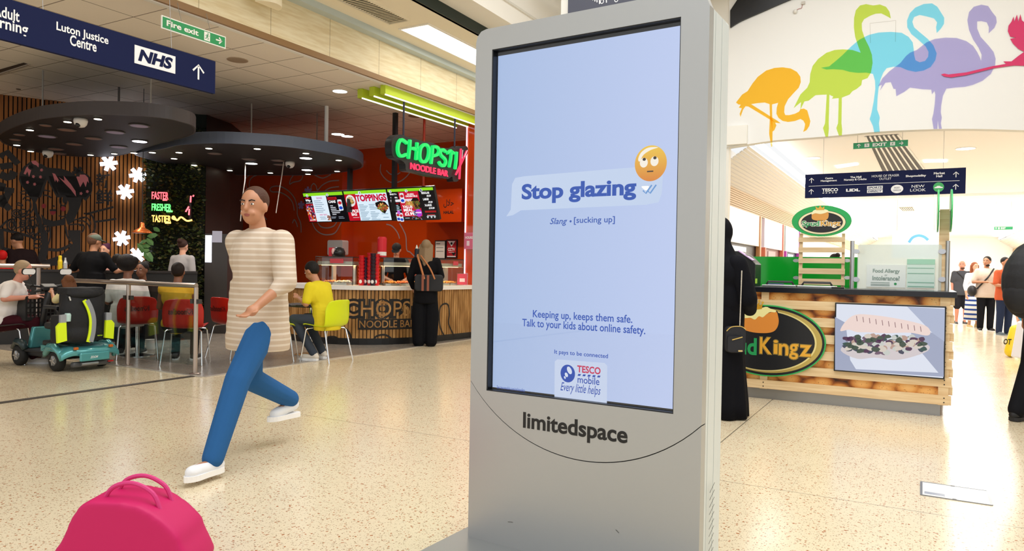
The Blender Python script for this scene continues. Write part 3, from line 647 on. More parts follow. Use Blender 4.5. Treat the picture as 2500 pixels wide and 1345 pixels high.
line_on(s, FN, 'Adult', (-18, 42), (47, 50), 0.095, d=0.004, off=0.02)
line_on(s, FN, 'Learning', (-52, 64), (68, 78), 0.095, True, d=0.004, off=0.02)
q = FN.px(484, 176); arrow(s, FN, q[0], q[1], 0.155, PI / 2, 0.004); s.build('lettering', SIGNW, t)
c = [FN.px(328, 110), FN.px(427, 181)]; z0 = FN.px(328, 153)[1]; z1 = FN.px(328, 111)[1]; z0b = FN.px(426, 181)[1]; zz0 = (z0 + z0b) / 2; zz1 = (z1 + FN.px(426, 136)[1]) / 2
MB().rect(FN, c[0][0], zz0, c[1][0], zz1, 0.002, 0.006).build('logo_panel', SIGNW, t)
MB().text(FN, 'NHS', c[0][0] + 0.035, zz0 + 0.03, c[1][0] - 0.03, zz1 - 0.025, d=0.008, off=0.05, shear=0.22).build('logo_lettering', NAVY, t)
for yy in (FN.px(108, 24)[0], FN.px(422, 110)[0]): MB().tube([(-6.62, yy, v1_), (-6.72, yy, 4.59)], 0.003, 5).build('suspension_wire', WIRE, t)
# green fire exit sign
FG = YX(-6.78); a = FG.px(394, 70); b_ = FG.px(551, 118); c1 = FG.px(394, 36); c2 = FG.px(551, 90)
g0 = (a[1] + b_[1]) / 2; g1 = (c1[1] + c2[1]) / 2
t = thing('fire_exit_sign', 'green Fire exit sign with running figure hanging below the fascia', 'sign', (-6.78, 5, g0))
MB().rect(FG, a[0], g0, b_[0], g1, -0.012, 0.0).build('board', mat('#f2f2ea', 0.5), t)
MB().rect(FG, a[0] + 0.012, g0 + 0.012, b_[0] - 0.012, g1 - 0.012, 0.001, 0.003).build('green_panel', mat('#1d9352', 0.45), t)
W_ = b_[0] - a[0]; Hh = g1 - g0; s = MB()
s.text(FG, 'Fire exit', a[0] + W_ * 0.07, g0 + Hh * 0.3, a[0] + W_ * 0.55, g0 + Hh * 0.75, d=0.005, off=0.03)
s.rect(FG, a[0] + W_ * 0.64, g0 + Hh * 0.15, a[0] + W_ * 0.735, g0 + Hh * 0.85, 0.004); arrow(s, FG, a[0] + W_ * 0.88, g0 + Hh / 2, Hh * 0.58, 0, 0.005, 0.2); s.build('lettering', mat('#f2f2ea', 0.5), t)
s = MB(); run_man(s, FG, a[0] + W_ * 0.69, g0 + Hh / 2, Hh * 0.62, 1, 0.006); s.build('running_figure', mat('#1d9352', 0.45), t)
for f in (0.3, 0.75): yy = a[0] + W_ * f; MB().tube([(-6.786, yy, g1), (-6.86, yy, H_FOOD + 0.03)], 0.003, 5).build('suspension_wire', WIRE, t)
# EXIT sign in front of the arch
FE = Frame((0, 11.3, 0), (1, 0, 0), (0, 0, 1))
def exit_sign(fr, bl, tr, label, wires):
    a = fr.px(*bl); b = fr.px(*tr); t = thing('exit_sign', label, 'sign', tuple(fr.pt((a[0] + b[0]) / 2, a[1])))
    W = b[0] - a[0]; H = b[1] - a[1]
    MB().rect(fr, a[0], a[1], b[0], b[1], -0.012, 0).build('board', mat('#2f9e6b', 0.5), t)
    s = MB(); s.text(fr, 'EXIT', a[0] + W * 0.36, a[1] + H * 0.22, a[0] + W * 0.62, a[1] + H * 0.78, d=0.004, off=0.045)
    arrow(s, fr, a[0] + W * 0.105, a[1] + H / 2, H * 0.62, PI / 2, 0.004, 0.2)
    s.rect(fr, a[0] + W * 0.21, a[1] + H * 0.2, a[0] + W * 0.3, a[1] + H * 0.8, 0.004)
    if wires: arrow(s, fr, a[0] + W * 0.88, a[1] + H / 2, H * 0.62, 0, 0.004, 0.2); s.rect(fr, a[0] + W * 0.68, a[1] + H * 0.2, a[0] + W * 0.77, a[1] + H * 0.8, 0.004)
    s.build('lettering', SIGNW, t)
    s = MB(); run_man(s, fr, a[0] + W * 0.255, a[1] + H / 2, H * 0.52, -1)
    if wires: run_man(s, fr, a[0] + W * 0.725, a[1] + H / 2, H * 0.52)
    s.build('running_figures' if wires else 'running_figure', mat('#2f9e6b', 0.5), t)
    for f in (0.08, 0.9): p = fr.pt(a[0] + W * f, b[1], -0.006); MB().tube([p, V((p.x, p.y, CZ if wires else 3.3))], 0.0025, 5).build('suspension_wire', WIRE, t)
a0, b0 = (2083, 364), (2217, 341)
exit_sign(FE, a0, b0, 'wide green EXIT sign hanging below the mural wall, arrows up and right', 2.9)
exit_sign(Frame((0, 24, 0), (1, 0, 0), (0, 0, 1)), (2427, 561), (2473, 553), 'small distant green EXIT sign far down the bright mall', None)
# wide navy directory
FD = Frame((0, 11.6, 0), (1, 0, 0), (0, 0, 1)); P_ = FD.px
a = P_(1965, 484); b_ = P_(2357, 471); c = P_(1965, 428); e = P_(2357, 407); v0 = (a[1] + b_[1]) / 2; v1 = (c[1] + e[1]) / 2
t = thing('directory_sign', 'wide navy two-row directory sign hanging below the green EXIT sign', 'sign', tuple(FD.pt((a[0] + b_[0]) / 2, v0)))
MB().rect(FD, a[0], v0, b_[0], v1, -0.05, 0).build('board', mat('#121a45', 0.6, spec=.15), t)
W_ = b_[0] - a[0]; Hh = v1 - v0; s = MB()
def dt(txt, f0, f1, g0_, g1_, **kw): s.text(FD, txt, a[0] + W_ * f0, v0 + Hh * g0_, a[0] + W_ * f1, v0 + Hh * g1_, d=0.004, **kw)
s.rect(FD, a[0] + W_ * 0.025, v0 + Hh * 0.49, a[0] + W_ * 0.965, v0 + Hh * 0.505, 0.004)
for f in (0.043, 0.944):
    for g in (0.74, 0.26): arrow(s, FD, a[0] + W_ * f, v0 + Hh * g, Hh * 0.22, PI / 2, 0.004, 0.12)
dt('Centre', 0.135, 0.187, 0.765, 0.845, off=0.03); dt('Management', 0.105, 0.213, 0.645, 0.74, off=0.03)
dt('The Mall', 0.30, 0.372, 0.765, 0.845, off=0.03); dt('Nursery & Crèche', 0.26, 0.405, 0.645, 0.75, off=0.03)
dt('HOUSE OF FRASER', 0.438, 0.608, 0.765, 0.855); dt('OUTLET', 0.485, 0.56, 0.645, 0.73)
dt('Shopmobility', 0.648, 0.77, 0.69, 0.8, off=0.03); dt('Market', 0.815, 0.88, 0.775, 0.865, off=0.03); dt('Hall', 0.83, 0.865, 0.66, 0.745, off=0.03)
dt('TESCO', 0.115, 0.222, 0.24, 0.38, off=0.035); dt('LIDL', 0.275, 0.365, 0.21, 0.33, off=0.05)
for i in range(5): u = a[0] + W_ * (0.118 + i * 0.021); v = v0 + Hh * 0.17; s.poly(FD, [(u, v), (u + 0.022, v), (u + 0.028, v + 0.012), (u + 0.006, v + 0.012)], 0.004)
for g in (0.13, 0.28): s.rect(FD, a[0] + W_ * 0.41, v0 + Hh * g, a[0] + W_ * 0.508, v0 + Hh * (g + 0.13), 0.004)
s.poly(FD, circle(a[0] + W_ * 0.597, v0 + Hh * 0.255, W_ * 0.038, Hh * 0.17, 28), 0.004)
dt('NEW', 0.685, 0.762, 0.28, 0.39); dt('LOOK', 0.677, 0.77, 0.13, 0.24); s.build('lettering', SIGNW, t)
s = MB()
def dk(txt, f0, f1, g0_, g1_, **kw): s.text(FD, txt, a[0] + W_ * f0, v0 + Hh * g0_, a[0] + W_ * f1, v0 + Hh * g1_, d=0.006, **kw)
dk('SPORTS', 0.415, 0.503, 0.305, 0.385, off=0.03, shear=0.2); dk('DIRECT', 0.415, 0.503, 0.155, 0.235, off=0.03, shear=0.2); dk('POST', 0.58, 0.613, 0.27, 0.33); dk('OFFICE', 0.572, 0.62, 0.17, 0.23); s.build('logo_lettering', mat('#1b2450', 0.5), t)
MB().poly(FD, circle(a[0] + W_ * 0.845, v0 + Hh * 0.27, W_ * 0.032, Hh * 0.19, 28), 0.004).build('green_disc', mat('#3fae62', 0.5), t)
s = MB(); s.poly(FD, [(a[0] + W_ * (0.845 + x), v0 + Hh * (0.26 + y)) for x, y in ((-.024, -.03), (.024, -.03), (.024, .01), (.014, .02), (.006, .06), (-.008, .06), (-.015, .02), (-.024, .01))], 0.006); s.build('car_symbol', SIGNW, t)
for f in (0.12, 0.87): p = FD.pt(a[0] + W_ * f, v1, -0.02); MB().tube([p, V((p.x, p.y, CZ))], 0.0025, 5).build('suspension_wire', WIRE, t)
# dark hanging sign of which only the foot shows above the kiosk
FT = Frame((0, 5.2, 0), (1, 0, 0), (0, 0, 1)); a = FT.px(1386, 45); b_ = FT.px(1640, -60)
t = thing('hanging_sign', 'dark slate hanging sign peeking over the top of the kiosk', 'sign', tuple(FT.pt(a[0], a[1])))
MB().rect(FT, a[0], FT.px(1386, 45)[1], b_[0], a[1] + 0.62, -0.05, 0).build('board', mat('#4c4f5e', 0.5), t)
s = MB()
for x, y0_, y1_ in ((1447, -20, 1), (1452, -20, 4), (1457, -20, 6), (1463, -20, 10), (1480, -20, 7)): s.stroke(FT, FT.P([(x, y0_), (x + 1, y1_)]), 0.008, 0.003)
q = FT.px(1470, 4); s.stroke(FT, circle(q[0], q[1], 0.013, 0.015, 14), 0.006, 0.003, closed=True); q = FT.px(1505, 0); s.stroke(FT, circle(q[0], q[1], 0.013, 0.015, 14), 0.006, 0.003, closed=True)
s.build('lettering', SIGNW, t)
MB().rect(FT, a[0] - 0.07, a[1] - 0.04, a[0], 5.9, -0.08, -0.02).build('hanger_post', mat('#e7e5de', 0.5), t)

# ================================================================== GREEN BEAMS AND NEON SHOP SIGN
mg = mat('#bdd42c', 0.5); mled = mat('#ffffff', 0.4, emit=2.6, ecol='#efe6ff')
for k, X in enumerate((-7.02, -7.25, -7.5)):
    y0 = 8.42 + 0.02 * k
    t = thing('lime_light_beam', 'lime green box beam with a white light line, %s of three' % ('nearest the fascia', 'middle', 'deepest in the food hall')[k], 'light beam', (X, y0, 3.8), group='lime box beams over the noodle bar front')
    MB().bx(X - 0.05, X + 0.05, y0, 11.04, 3.79, 3.928).build('housing', mg, t, bevel=0.004)
    MB().bx(X + 0.03, X + 0.046, y0 + 0.01, 11.03, 3.775, 3.792).build('light_line', mled, t)
FC = YX(-7.0)
cs = lambda *p: FC.P(p)
t = thing('neon_sign', 'black cloud-edged hanging sign reading CHOPSTIX NOODLE BAR in green and red neon', 'neon sign', (-7.0, 9.7, 2.7))
def Z8(pts): return [(880 + x / 4.803, 200 + y / 4.803) for x, y in pts]
ol = Z8([(400, 640), (440, 618), (500, 622), (560, 650), (640, 665), (720, 695), (800, 705), (870, 725), (940, 765), (1010, 775), (1090, 775), (1150, 750), (1200, 765), (1240, 750), (1262, 790), (1250, 850), (1200, 930), (1165, 1000), (1160, 1120), (1140, 1165), (1090, 1165), (1075, 1110), (1030, 1135), (950, 1125), (800, 1100), (650, 1060), (540, 1040), (525, 960), (470, 915), (400, 890), (372, 840), (365, 740), (375, 680)])
MB().poly(FC, spline(FC.P(ol), 3, True), -0.13, 0.0).build('backing', mat('#15171c', 0.4), t)
NG = mat('#0a6b33', 0.4, emit=1.0, ecol='#18e068'); NR = mat('#b01030', 0.4, emit=1.0, ecol='#ff3a62'); NWt = mat('#ffffff', 0.4, emit=1.2, ecol='#ffd9dd')
gl = {  # hand-cut letters, pixel outlines from left to right
 'C': [(530, 720), (490, 690), (460, 680), (432, 720), (422, 790), (435, 850), (470, 872), (520, 850)],
 'H1': [(566, 680), (560, 780), (546, 900)], 'H2': [(650, 712), (645, 800), (636, 915)], 'H3': [(560, 785), (600, 778), (650, 800)],
 'O': [(735, 735), (695, 770), (680, 850), (690, 915), (730, 940), (765, 915), (785, 850), (785, 780), (765, 745), (735, 735)],
 'P1': [(832, 750), (825, 860), (812, 960)], 'P2': [(832, 760), (880, 765), (905, 800), (890, 850), (828, 872)],
 'S': [(985, 820), (950, 795), (925, 815), (930, 860), (975, 905), (985, 945), (960, 985), (920, 965), (905, 935)],
 'T1': [(1000, 840), (1040, 805), (1085, 840)], 'T2': [(1052, 810), (1045, 900), (1025, 1000)],
 'I': [(1112, 820), (1108, 920), (1095, 1022)]}
s = MB()
for k, p in gl.items():
    pts = spline(FC.P(Z8(p)), 5) if len(p) > 3 else FC.P(Z8(p)); s.stroke(FC, pts, 0.045 if k[0] not in 'T' else 0.04, 0.045, th=0.045)
s.build('green_letters', NG, t)
s = MB()
s.stroke(FC, FC.P(Z8([(1158, 785), (1150, 960), (1140, 1140)])), 0.022, 0.05, th=0.03); s.stroke(FC, FC.P(Z8([(1225, 810), (1170, 930), (1095, 1090)])), 0.022, 0.055, th=0.03); s.build('chopstick_pair', NR, t)
s = MB(); s.stroke(FC, FC.P(Z8([(1168, 800), (1160, 900)])), 0.008, 0.058); s.stroke(FC, FC.P(Z8([(1220, 800), (1185, 880)])), 0.008, 0.062); s.build('chopstick_bands', NWt, t)
a = FC.px(*Z8([(580, 1025)])[0]); b_ = FC.px(*Z8([(1020, 1110)])[0]); c = FC.px(*Z8([(580, 955)])[0])
zb = (a[1] + b_[1]) / 2
s = MB(); s.text(FC, 'NOODLE BAR', a[0], zb, b_[0], zb + (c[1] - a[1]) + 0.01, d=0.02, off=0.012, th=0.02); s.build('red_letters', NR, t)
for x, X in ((985, -7.06), (1110, -7.06)):
    p = at_x(x, 330, X); MB().tube([(X, p.y, 3.1), (X, p.y, 3.93)], 0.016, 8).build('hanging_rod', mat('#23263a', 0.4), t)
# red neon upright lines on the orange end wall
for (xx, ya, yb, lb) in ((1136, 290, 690, 'pink light line running up the orange end wall beside the kiosk'),):
    p = at_y(xx, 500, 11.02); q0 = at_y(xx, yb, 11.02); q1 = at_y(xx, ya, 11.02)
    tag(MB().bx(p.x - 0.008, p.x + 0.006, 11.02, 11.05, q0.z, q1.z).build('light_strip', mat('#ffffff', 0.4, emit=1.2, ecol='#f2b0c8')), lb, 'light strip')

# ================================================================== BLACK DISC CANOPIES
ZC = 3.0
mblk = mat('#100d0f', 0.6); mrim = mat('#34373f', 0.5)
def canopy(out, th, label, rim):
    pts = spline([tuple(at_z(x, y, ZC))[:2] for x, y in out], 5, True)
    ar_ = sum(pts[i - 1][0] * pts[i][1] - pts[i][0] * pts[i - 1][1] for i in range(len(pts)))
    if ar_ < 0: pts = pts[::-1]
    cx = sum(p[0] for p in pts) / len(pts); cy = sum(p[1] for p in pts) / len(pts); t = thing('disc_canopy', label, 'ceiling canopy', (cx, cy, ZC)); fr = Frame((0, 0, ZC), (1, 0, 0), (0, 1, 0))
    MB().poly(fr, [(cx + (a - cx) * .992, cy + (b - cy) * .992) for a, b in pts], 0, th - .01).build('disc', mblk, t)
    s = MB(); n = len(pts); vs = [(a, b, z) for a, b in pts for z in (ZC - .004, ZC + th)] + [(cx + (a - cx) * .985, cy + (b - cy) * .985, z) for a, b in pts for z in (ZC - .004, ZC + th)]
    fs = []
    for i in range(n):
        a = 2 * i; b = 2 * ((i + 1) % n); o = 2 * n; fs += [(a, b, b + 1, a + 1), (a + o, a + 1 + o, b + 1 + o, b + o), (a, a + o, b + o, b), (a + 1, b + 1, b + 1 + o, a + 1 + o)]
    s.add(vs, fs).build('rim', rim, t); return t, V((cx, cy, 0))
c1t, c1c = canopy([(211, 279), (120, 287), (77, 295), (29, 311), (-4, 330), (2, 345), (19, 354), (70, 368), (134, 377), (192, 382), (269, 382), (315, 374), (350, 362), (390, 350), (440, 338), (474, 326), (474, 308), (440, 296), (403, 288), (326, 281)], 0.16, 'large round black ceiling canopy on the left, over the wood slat wall', mat('#3a3436', 0.5))
c2t, c2c = canopy([(400, 362), (440, 353), (530, 349), (624, 353), (716, 360), (808, 374), (862, 386), (885, 398), (880, 411), (830, 421), (771, 427), (661, 428), (560, 426), (474, 415), (400, 398), (330, 378), (352, 370)], 0.17, 'round dark canopy with slate blue rim in front of the orange wall', mat('#4a5366', 0.5))
def under(x, y, z=ZC - 0.006): p = at_z(x, y, z); return p
def dl(x, y, r, glow, label, grp, col='#fff6dc', z=ZC - 0.004):
    p = at_z(x, y, z); t = thing('downlight', label, 'downlight', (p.x, p.y, z), group=grp)
    MB().lathe([(r * 1.15, 0.0), (r * 1.15, -0.008), (r, -0.010)], (0, 0, 0), 16).build('rim', mat('#4b4644', 0.5), t, world=False)
    MB().lathe([(r * 0.97, -0.009), (r * 0.97, -0.013)], (0, 0, 0), 16).build('lens', mat(col, 0.5, emit=glow) if glow else mat(col, 0.6), t, world=False)
    return t
small1 = [(165, 296), (239, 289), (73, 316), (41, 353), (75, 368), (221, 377), (279, 374)]
small2 = [(510, 361), (628, 362), (747, 373), (827, 390), (823, 417), (660, 421), (561, 415), (474, 402), (437, 371), (425, 386), (752, 424), (327, 372), (372, 371)]
ORD = ['first', 'second', 'third', 'fourth', 'fifth', 'sixth', 'seventh', 'eighth', 'ninth', 'tenth', 'eleventh', 'twelfth', 'thirteenth', 'last']
for i, (x, y) in enumerate(sorted(small1)): dl(x, y, 0.045, 8, 'small bright downlight in the left black canopy, %s from the left' % ORD[i], 'small downlights in the left canopy')
for i, (x, y) in enumerate(sorted(small2)): dl(x, y, 0.05, 8, 'small bright downlight in the slate-rimmed canopy, %s from the left' % ORD[i], 'small downlights in the right canopy')
dl(341, 344, 0.1, 10, 'large glaring white downlight near the right edge of the left canopy', None, '#f2f4ff')
for x, y, lb in ((614, 398, 'large bright downlight left of the dome sensor in the slate-rimmed canopy'), (747, 385, 'large bright downlight nearest the slate rim'), (750, 414, 'large starry bright downlight nearest the menu screens')): dl(x, y, 0.1, 10, lb, None, '#f6f8ff')
for i, (x, y) in enumerate(sorted(((115, 332), (340, 306), (290, 358), (281, 322)))): dl(x, y, 0.11, 0.0, 'large unlit lilac-grey disc in the left canopy, %s from the left' % ORD[i], 'lilac discs in the left canopy', '#a89fc4')
for i, (x, y) in enumerate(sorted(((163, 316), (228, 337), (181, 351), (136, 363), (111, 305), (47, 328), (37, 340), (142, 374)))): dl(x, y, 0.1 if x > 120 else 0.065, 0.0, 'unlit brown disc in the left canopy, %s from the left' % ORD[i], 'brown discs in the left canopy', '#86685f')
for i, (x, y) in enumerate(((524, 374), (608, 388), (678, 391), (683, 401))): dl(x, y, 0.1, 0.0, 'unlit grey-brown disc in the slate-rimmed canopy, %s from the left' % ORD[i], 'unlit discs in the right canopy', '#7a6a68')
def dome(x, y, label):
    p = at_z(x, y, ZC); t = thing('dome_camera', label, 'camera', (p.x, p.y, ZC))
    MB().lathe([(0.075, 0.0), (0.08, -0.03), (0.07, -0.07), (0.045, -0.1), (0.01, -0.11)], (0, 0, 0), 20).build('housing', mat('#e3dfdc', 0.4), t, smooth=True, world=False)
    MB().ell((0.02, -0.045, -0.085), 0.03).build('lens', mat('#0a0a0c', 0.1), t, smooth=True, world=False)
dome(197, 290, 'white dome security camera near the front of the left canopy')
dome(117, 369, 'white dome security camera at the back of the left canopy above the slats')
dome(708, 395, 'white dome sensor under the slate-rimmed canopy')
for x, y, X, lb in ((797, 258, None, 'thick white hanging rod holding the slate-rimmed canopy'),): pass
def rod(x, y0, depth, r, col, label, z0=ZC + 0.15):
    p = at_d(x, y0, depth); tag(MB().tube([(p.x, p.y, z0), (p.x, p.y, H_FOOD)], r, 8).build('hanging_rod', mat(col, 0.4)), label, 'hanging rod', 'rods holding the canopies')
rod(797, 300, 12.3, 0.035, '#e8e6e6', 'thick white hanging rod holding the right canopy')
rod(614, 300, 12.2, 0.011, '#b0a59a', 'thin rod above the middle of the right canopy')
rod(774, 310, 12.9, 0.009, '#77706a', 'thin dark rod just left of the thick white rod')
rod(368, 246, 10.2, 0.012, '#a8a29a', 'thin pale rod above the right part of the left canopy')
rod(290, 246, 11.2, 0.016, '#4f4a48', 'dark rod above the middle of the left canopy')
rod(104, 260, 10.3, 0.012, '#8d8a88', 'thin rod above the left part of the left canopy')
for x, y, dd, lb in ((640, 328, 12.1, 'grey cable box on top of the slate-rimmed canopy, left one'), (742, 340, 12.0, 'grey cable box on top of the slate-rimmed canopy, beside the white rod')):
    p = at_d(x, y, dd); p.z = ZC + 0.17; tag(MB().box((p.x, p.y, p.z + 0.03), (0.17, 0.1, 0.06), rotz(0.6)).build('cable_box', mat('#a39a94', 0.5), bevel=0.004), lb, 'box')
# ceiling fittings of the food hall
disc_light(830, 222, H_FOOD, 0.11, 9, 'white round ceiling light left of the lime beams', None, name='ceiling_light')
disc_light(825, 327, H_FOOD, 0.13, 8, 'round ceiling light glowing on the orange wall, left one', None)
disc_light(848, 332, H_FOOD, 0.12, 6, 'round ceiling light glowing on the orange wall, right one', None)
disc_light(580, 146, H_FOOD, 0.12, 0, 'unlit round speaker grille in the tiles right of the navy sign', None, 'ceiling_speaker', 'speaker', '#b09c88', '#a8937e')
disc_light(1015, 283, H_FOOD, 0.12, 0, 'unlit round speaker grille in the tiles behind the neon sign', None, 'ceiling_speaker', 'speaker', '#8f7a66', '#85705c')
disc_light(45, 217, H_FOOD, 0.03, 0, 'tiny grey sprinkler rose in the tiles on the left', None, 'sprinkler_head', 'sprinkler', '#6a5a4c', '#4a4038')
c = [at_z(x, y, H_FOOD - 0.004) for x, y in ((-30, 178), (58, 153), (70, 157), (-20, 186))]
t = thing('air_slot', 'narrow linear air slot in the ceiling tiles below the navy sign', 'vent'); MB().add(c, [(0, 1, 2, 3)]).build('slot', mat('#4a4038', 0.6), t)
MB().beam(c[3] + V((0, 0, -.006)), c[2] + V((0, 0, -.006)), 0.03, 0.012).build('blade', mat('#b7aba0', 0.4), t)
spot('canopy_downlight_light', tuple(at_z(341, 346, ZC - 0.05)), 60, (0.95, 0.95, 1), 130)
spot('canopy_downlight_light', tuple(at_z(200, 330, ZC - 0.05)), 55, (1, 0.9, 0.75), 140)
spot('canopy_downlight_light', tuple(at_z(750, 416, ZC - 0.05)), 60, (1, 0.97, 0.95), 140)
spot('canopy_downlight_light', tuple(at_z(614, 400, ZC - 0.05)), 40, (1, 0.95, 0.9), 140)
# flush downlights washing the slat wall and the orange wall
for x, y in ((73, 316), (279, 374)): spot('canopy_downlight_light', tuple(at_z(x, y, ZC - 0.05)), 25, (1, 0.8, 0.55), 120)
# ================================================================== NOODLE BAR
class PathFrame:
    """a wall face that follows a curved plan line"""
    def __init__(s, pts):
        s.p = [V((a, b, 0)) for a, b in pts]; s.L = [0]
        for i in range(len(s.p) - 1): s.L.append(s.L[-1] + (s.p[i + 1] - s.p[i]).length)
        s.nm = []
        for i in range(len(s.p) - 1):
            d = (s.p[i + 1] - s.p[i]).normalized(); s.nm.append(V((d.y, -d.x, 0)))
        s.vn = [s.nm[0]] + [(s.nm[i - 1] + s.nm[i]).normalized() for i in range(1, len(s.nm))] + [s.nm[-1]]
    def pt(s, u, v, d=0.0):
        i = 0
        while i < len(s.L) - 2 and u > s.L[i + 1]: i += 1
        t = (u - s.L[i]) / (s.L[i + 1] - s.L[i]); tc = max(0, min(1, t))
        n = s.vn[i].lerp(s.vn[i + 1], tc).normalized()
        return s.p[i].lerp(s.p[i + 1], t) + n * d + V((0, 0, v))
    def px(s, x, y):
        d = ray(x, y); best = None
        for i in range(len(s.nm)):
            den = d.dot(s.nm[i])
            if abs(den) < 1e-9: continue
            t = (s.p[i] - EYE).dot(s.nm[i]) / den; q = EYE + d * t; seg = s.p[i + 1] - s.p[i]; f = (V((q.x, q.y, 0)) - s.p[i]).dot(seg) / seg.length_squared
            lo = -0.001 if i > 0 else -3; hi = 1.001 if i < len(s.nm) - 1 else 4
            if t > 0 and lo <= f <= hi: best = (s.L[i] + f * seg.length, q.z); break
        return best or (0, 0)
    def P(s, pts): return [s.px(*p) for p in pts]
plan = spline([(-9.6, 8.75), (-8.7, 8.46), (-8.085, 8.455), (-7.473, 8.75), (-7.10, 9.32), (-6.97, 9.9), (-6.90, 10.55), (-6.9, 11.0)], 4)
CF = PathFrame(plan); CL = CF.L[-1]
m_sl = grainy('#8f6330', '#c2935a', scale=(5, 5, 1.2), rough=0.45)
CT = thing('service_counter', 'curved wood-slat service counter with black CHOPSTIX lettering', 'counter', (-7.6, 9.0, 0))
def wallpoly(cf, d_out, d_in, z0, z1, u0=0.0, u1=None):
    u1 = u1 or cf.L[-1]; n = 40; s = MB(); us = [u0 + (u1 - u0) * i / n for i in range(n + 1)]; vs = []
    for u in us: vs += [cf.pt(u, z0, d_out), cf.pt(u, z1, d_out), cf.pt(u, z1, d_in), cf.pt(u, z0, d_in)]
    fs = []
    for i in range(n):
        a = i * 4; b = a + 4; fs += [(a, b, b + 1, a + 1), (a + 1, b + 1, b + 2, a + 2), (a + 2, b + 2, b + 3, a + 3), (a + 3, b + 3, b, a)]
    fs += [(3, 2, 1, 0), (n * 4, n * 4 + 1, n * 4 + 2, n * 4 + 3)]; return s.add(vs, fs)
wallpoly(CF, -0.03, -0.12, 0.0, 0.86).build('carcass', mat('#120f0d', 0.6), CT)
wallpoly(CF, 0.0, -0.03, 0.0, 0.105).build('plinth', mat('#101012', 0.4), CT)
s = MB(); u = 0.0
while u < CL - 0.05: s.add([CF.pt(u, 0.105, 0), CF.pt(u + 0.045, 0.105, 0), CF.pt(u + 0.045, 0.86, 0), CF.pt(u, 0.86, 0), CF.pt(u, 0.105, -0.03), CF.pt(u + 0.045, 0.105, -0.03), CF.pt(u + 0.045, 0.86, -0.03), CF.pt(u, 0.86, -0.03)], [(0, 1, 2, 3), (7, 6, 5, 4), (0, 4, 5, 1), (1, 5, 6, 2), (2, 6, 7, 3), (3, 7, 4, 0)]); u += 0.058
s.build('slats', m_sl, CT)
wallpoly(CF, 0.035, -0.62, 0.86, 0.925).build('worktop', mat('#f3efe9', 0.25), CT)
ca = CF.px(838, 781); cb = CF.px(1000, 781); zt = CF.px(920, 729)[1]; zb_ = CF.px(920, 779)[1]
uS = cb[0] - ca[0]
s = MB(); s.text(CF, 'CHOPSTIX', ca[0], zb_, ca[0] + uS * 1.52, zt, d=0.004, off=0.125, res=4); s.build('lettering', mat('#15120f', 0.6), CT)
s = MB(); s.text(CF, 'CHOPSTIX', ca[0] + 0.035, zb_ + 0.045, ca[0] + uS * 1.52 - 0.03, zt - 0.04, d=0.007, off=0.0, res=4); s.build('lettering_fill', m_sl, CT)
na = CF.px(877, 795); nb = CF.px(996, 795); nz0, nz1 = CF.px(930, 800)[1], CF.px(930, 782)[1]
s = MB(); n = 14; U0 = na[0] - 0.02; U1 = nb[0] + 0.2
for i in range(n): a = U0 + (U1 - U0) * i / n; b = U0 + (U1 - U0) * (i + 1) / n; s.add([CF.pt(a, nz0 - 0.03, 0.006), CF.pt(b, nz0 - 0.03, 0.006), CF.pt(b, nz1 + 0.02, 0.006), CF.pt(a, nz1 + 0.02, 0.006)], [(0, 1, 2, 3)])
s.build('name_band', mat('#15120f', 0.6), CT)
s = MB(); s.text(CF, 'NOODLE BAR', na[0], nz0, nb[0] + 0.12, nz1, d=0.01, off=0.008); s.build('name_lettering', m_sl, CT)
s = MB()
def C7(p): return CF.P([(680 + x / 4.204, 600 + y / 4.204) for x, y in p])
for p in ([(1700, 925), (1660, 840), (1648, 720), (1660, 630), (1700, 595), (1740, 610), (1752, 700), (1745, 800), (1800, 925)], [(640, 835), (690, 850), (730, 900), (745, 955)], [(480, 955), (520, 935), (580, 935), (620, 960)], [(975, 960), (1010, 925), (1080, 912), (1130, 930), (1160, 958)]):
    s.stroke(CF, spline(C7(p), 5), 0.028, 0.004)
s.build('line_art', mat('#15120f', 0.6), CT)
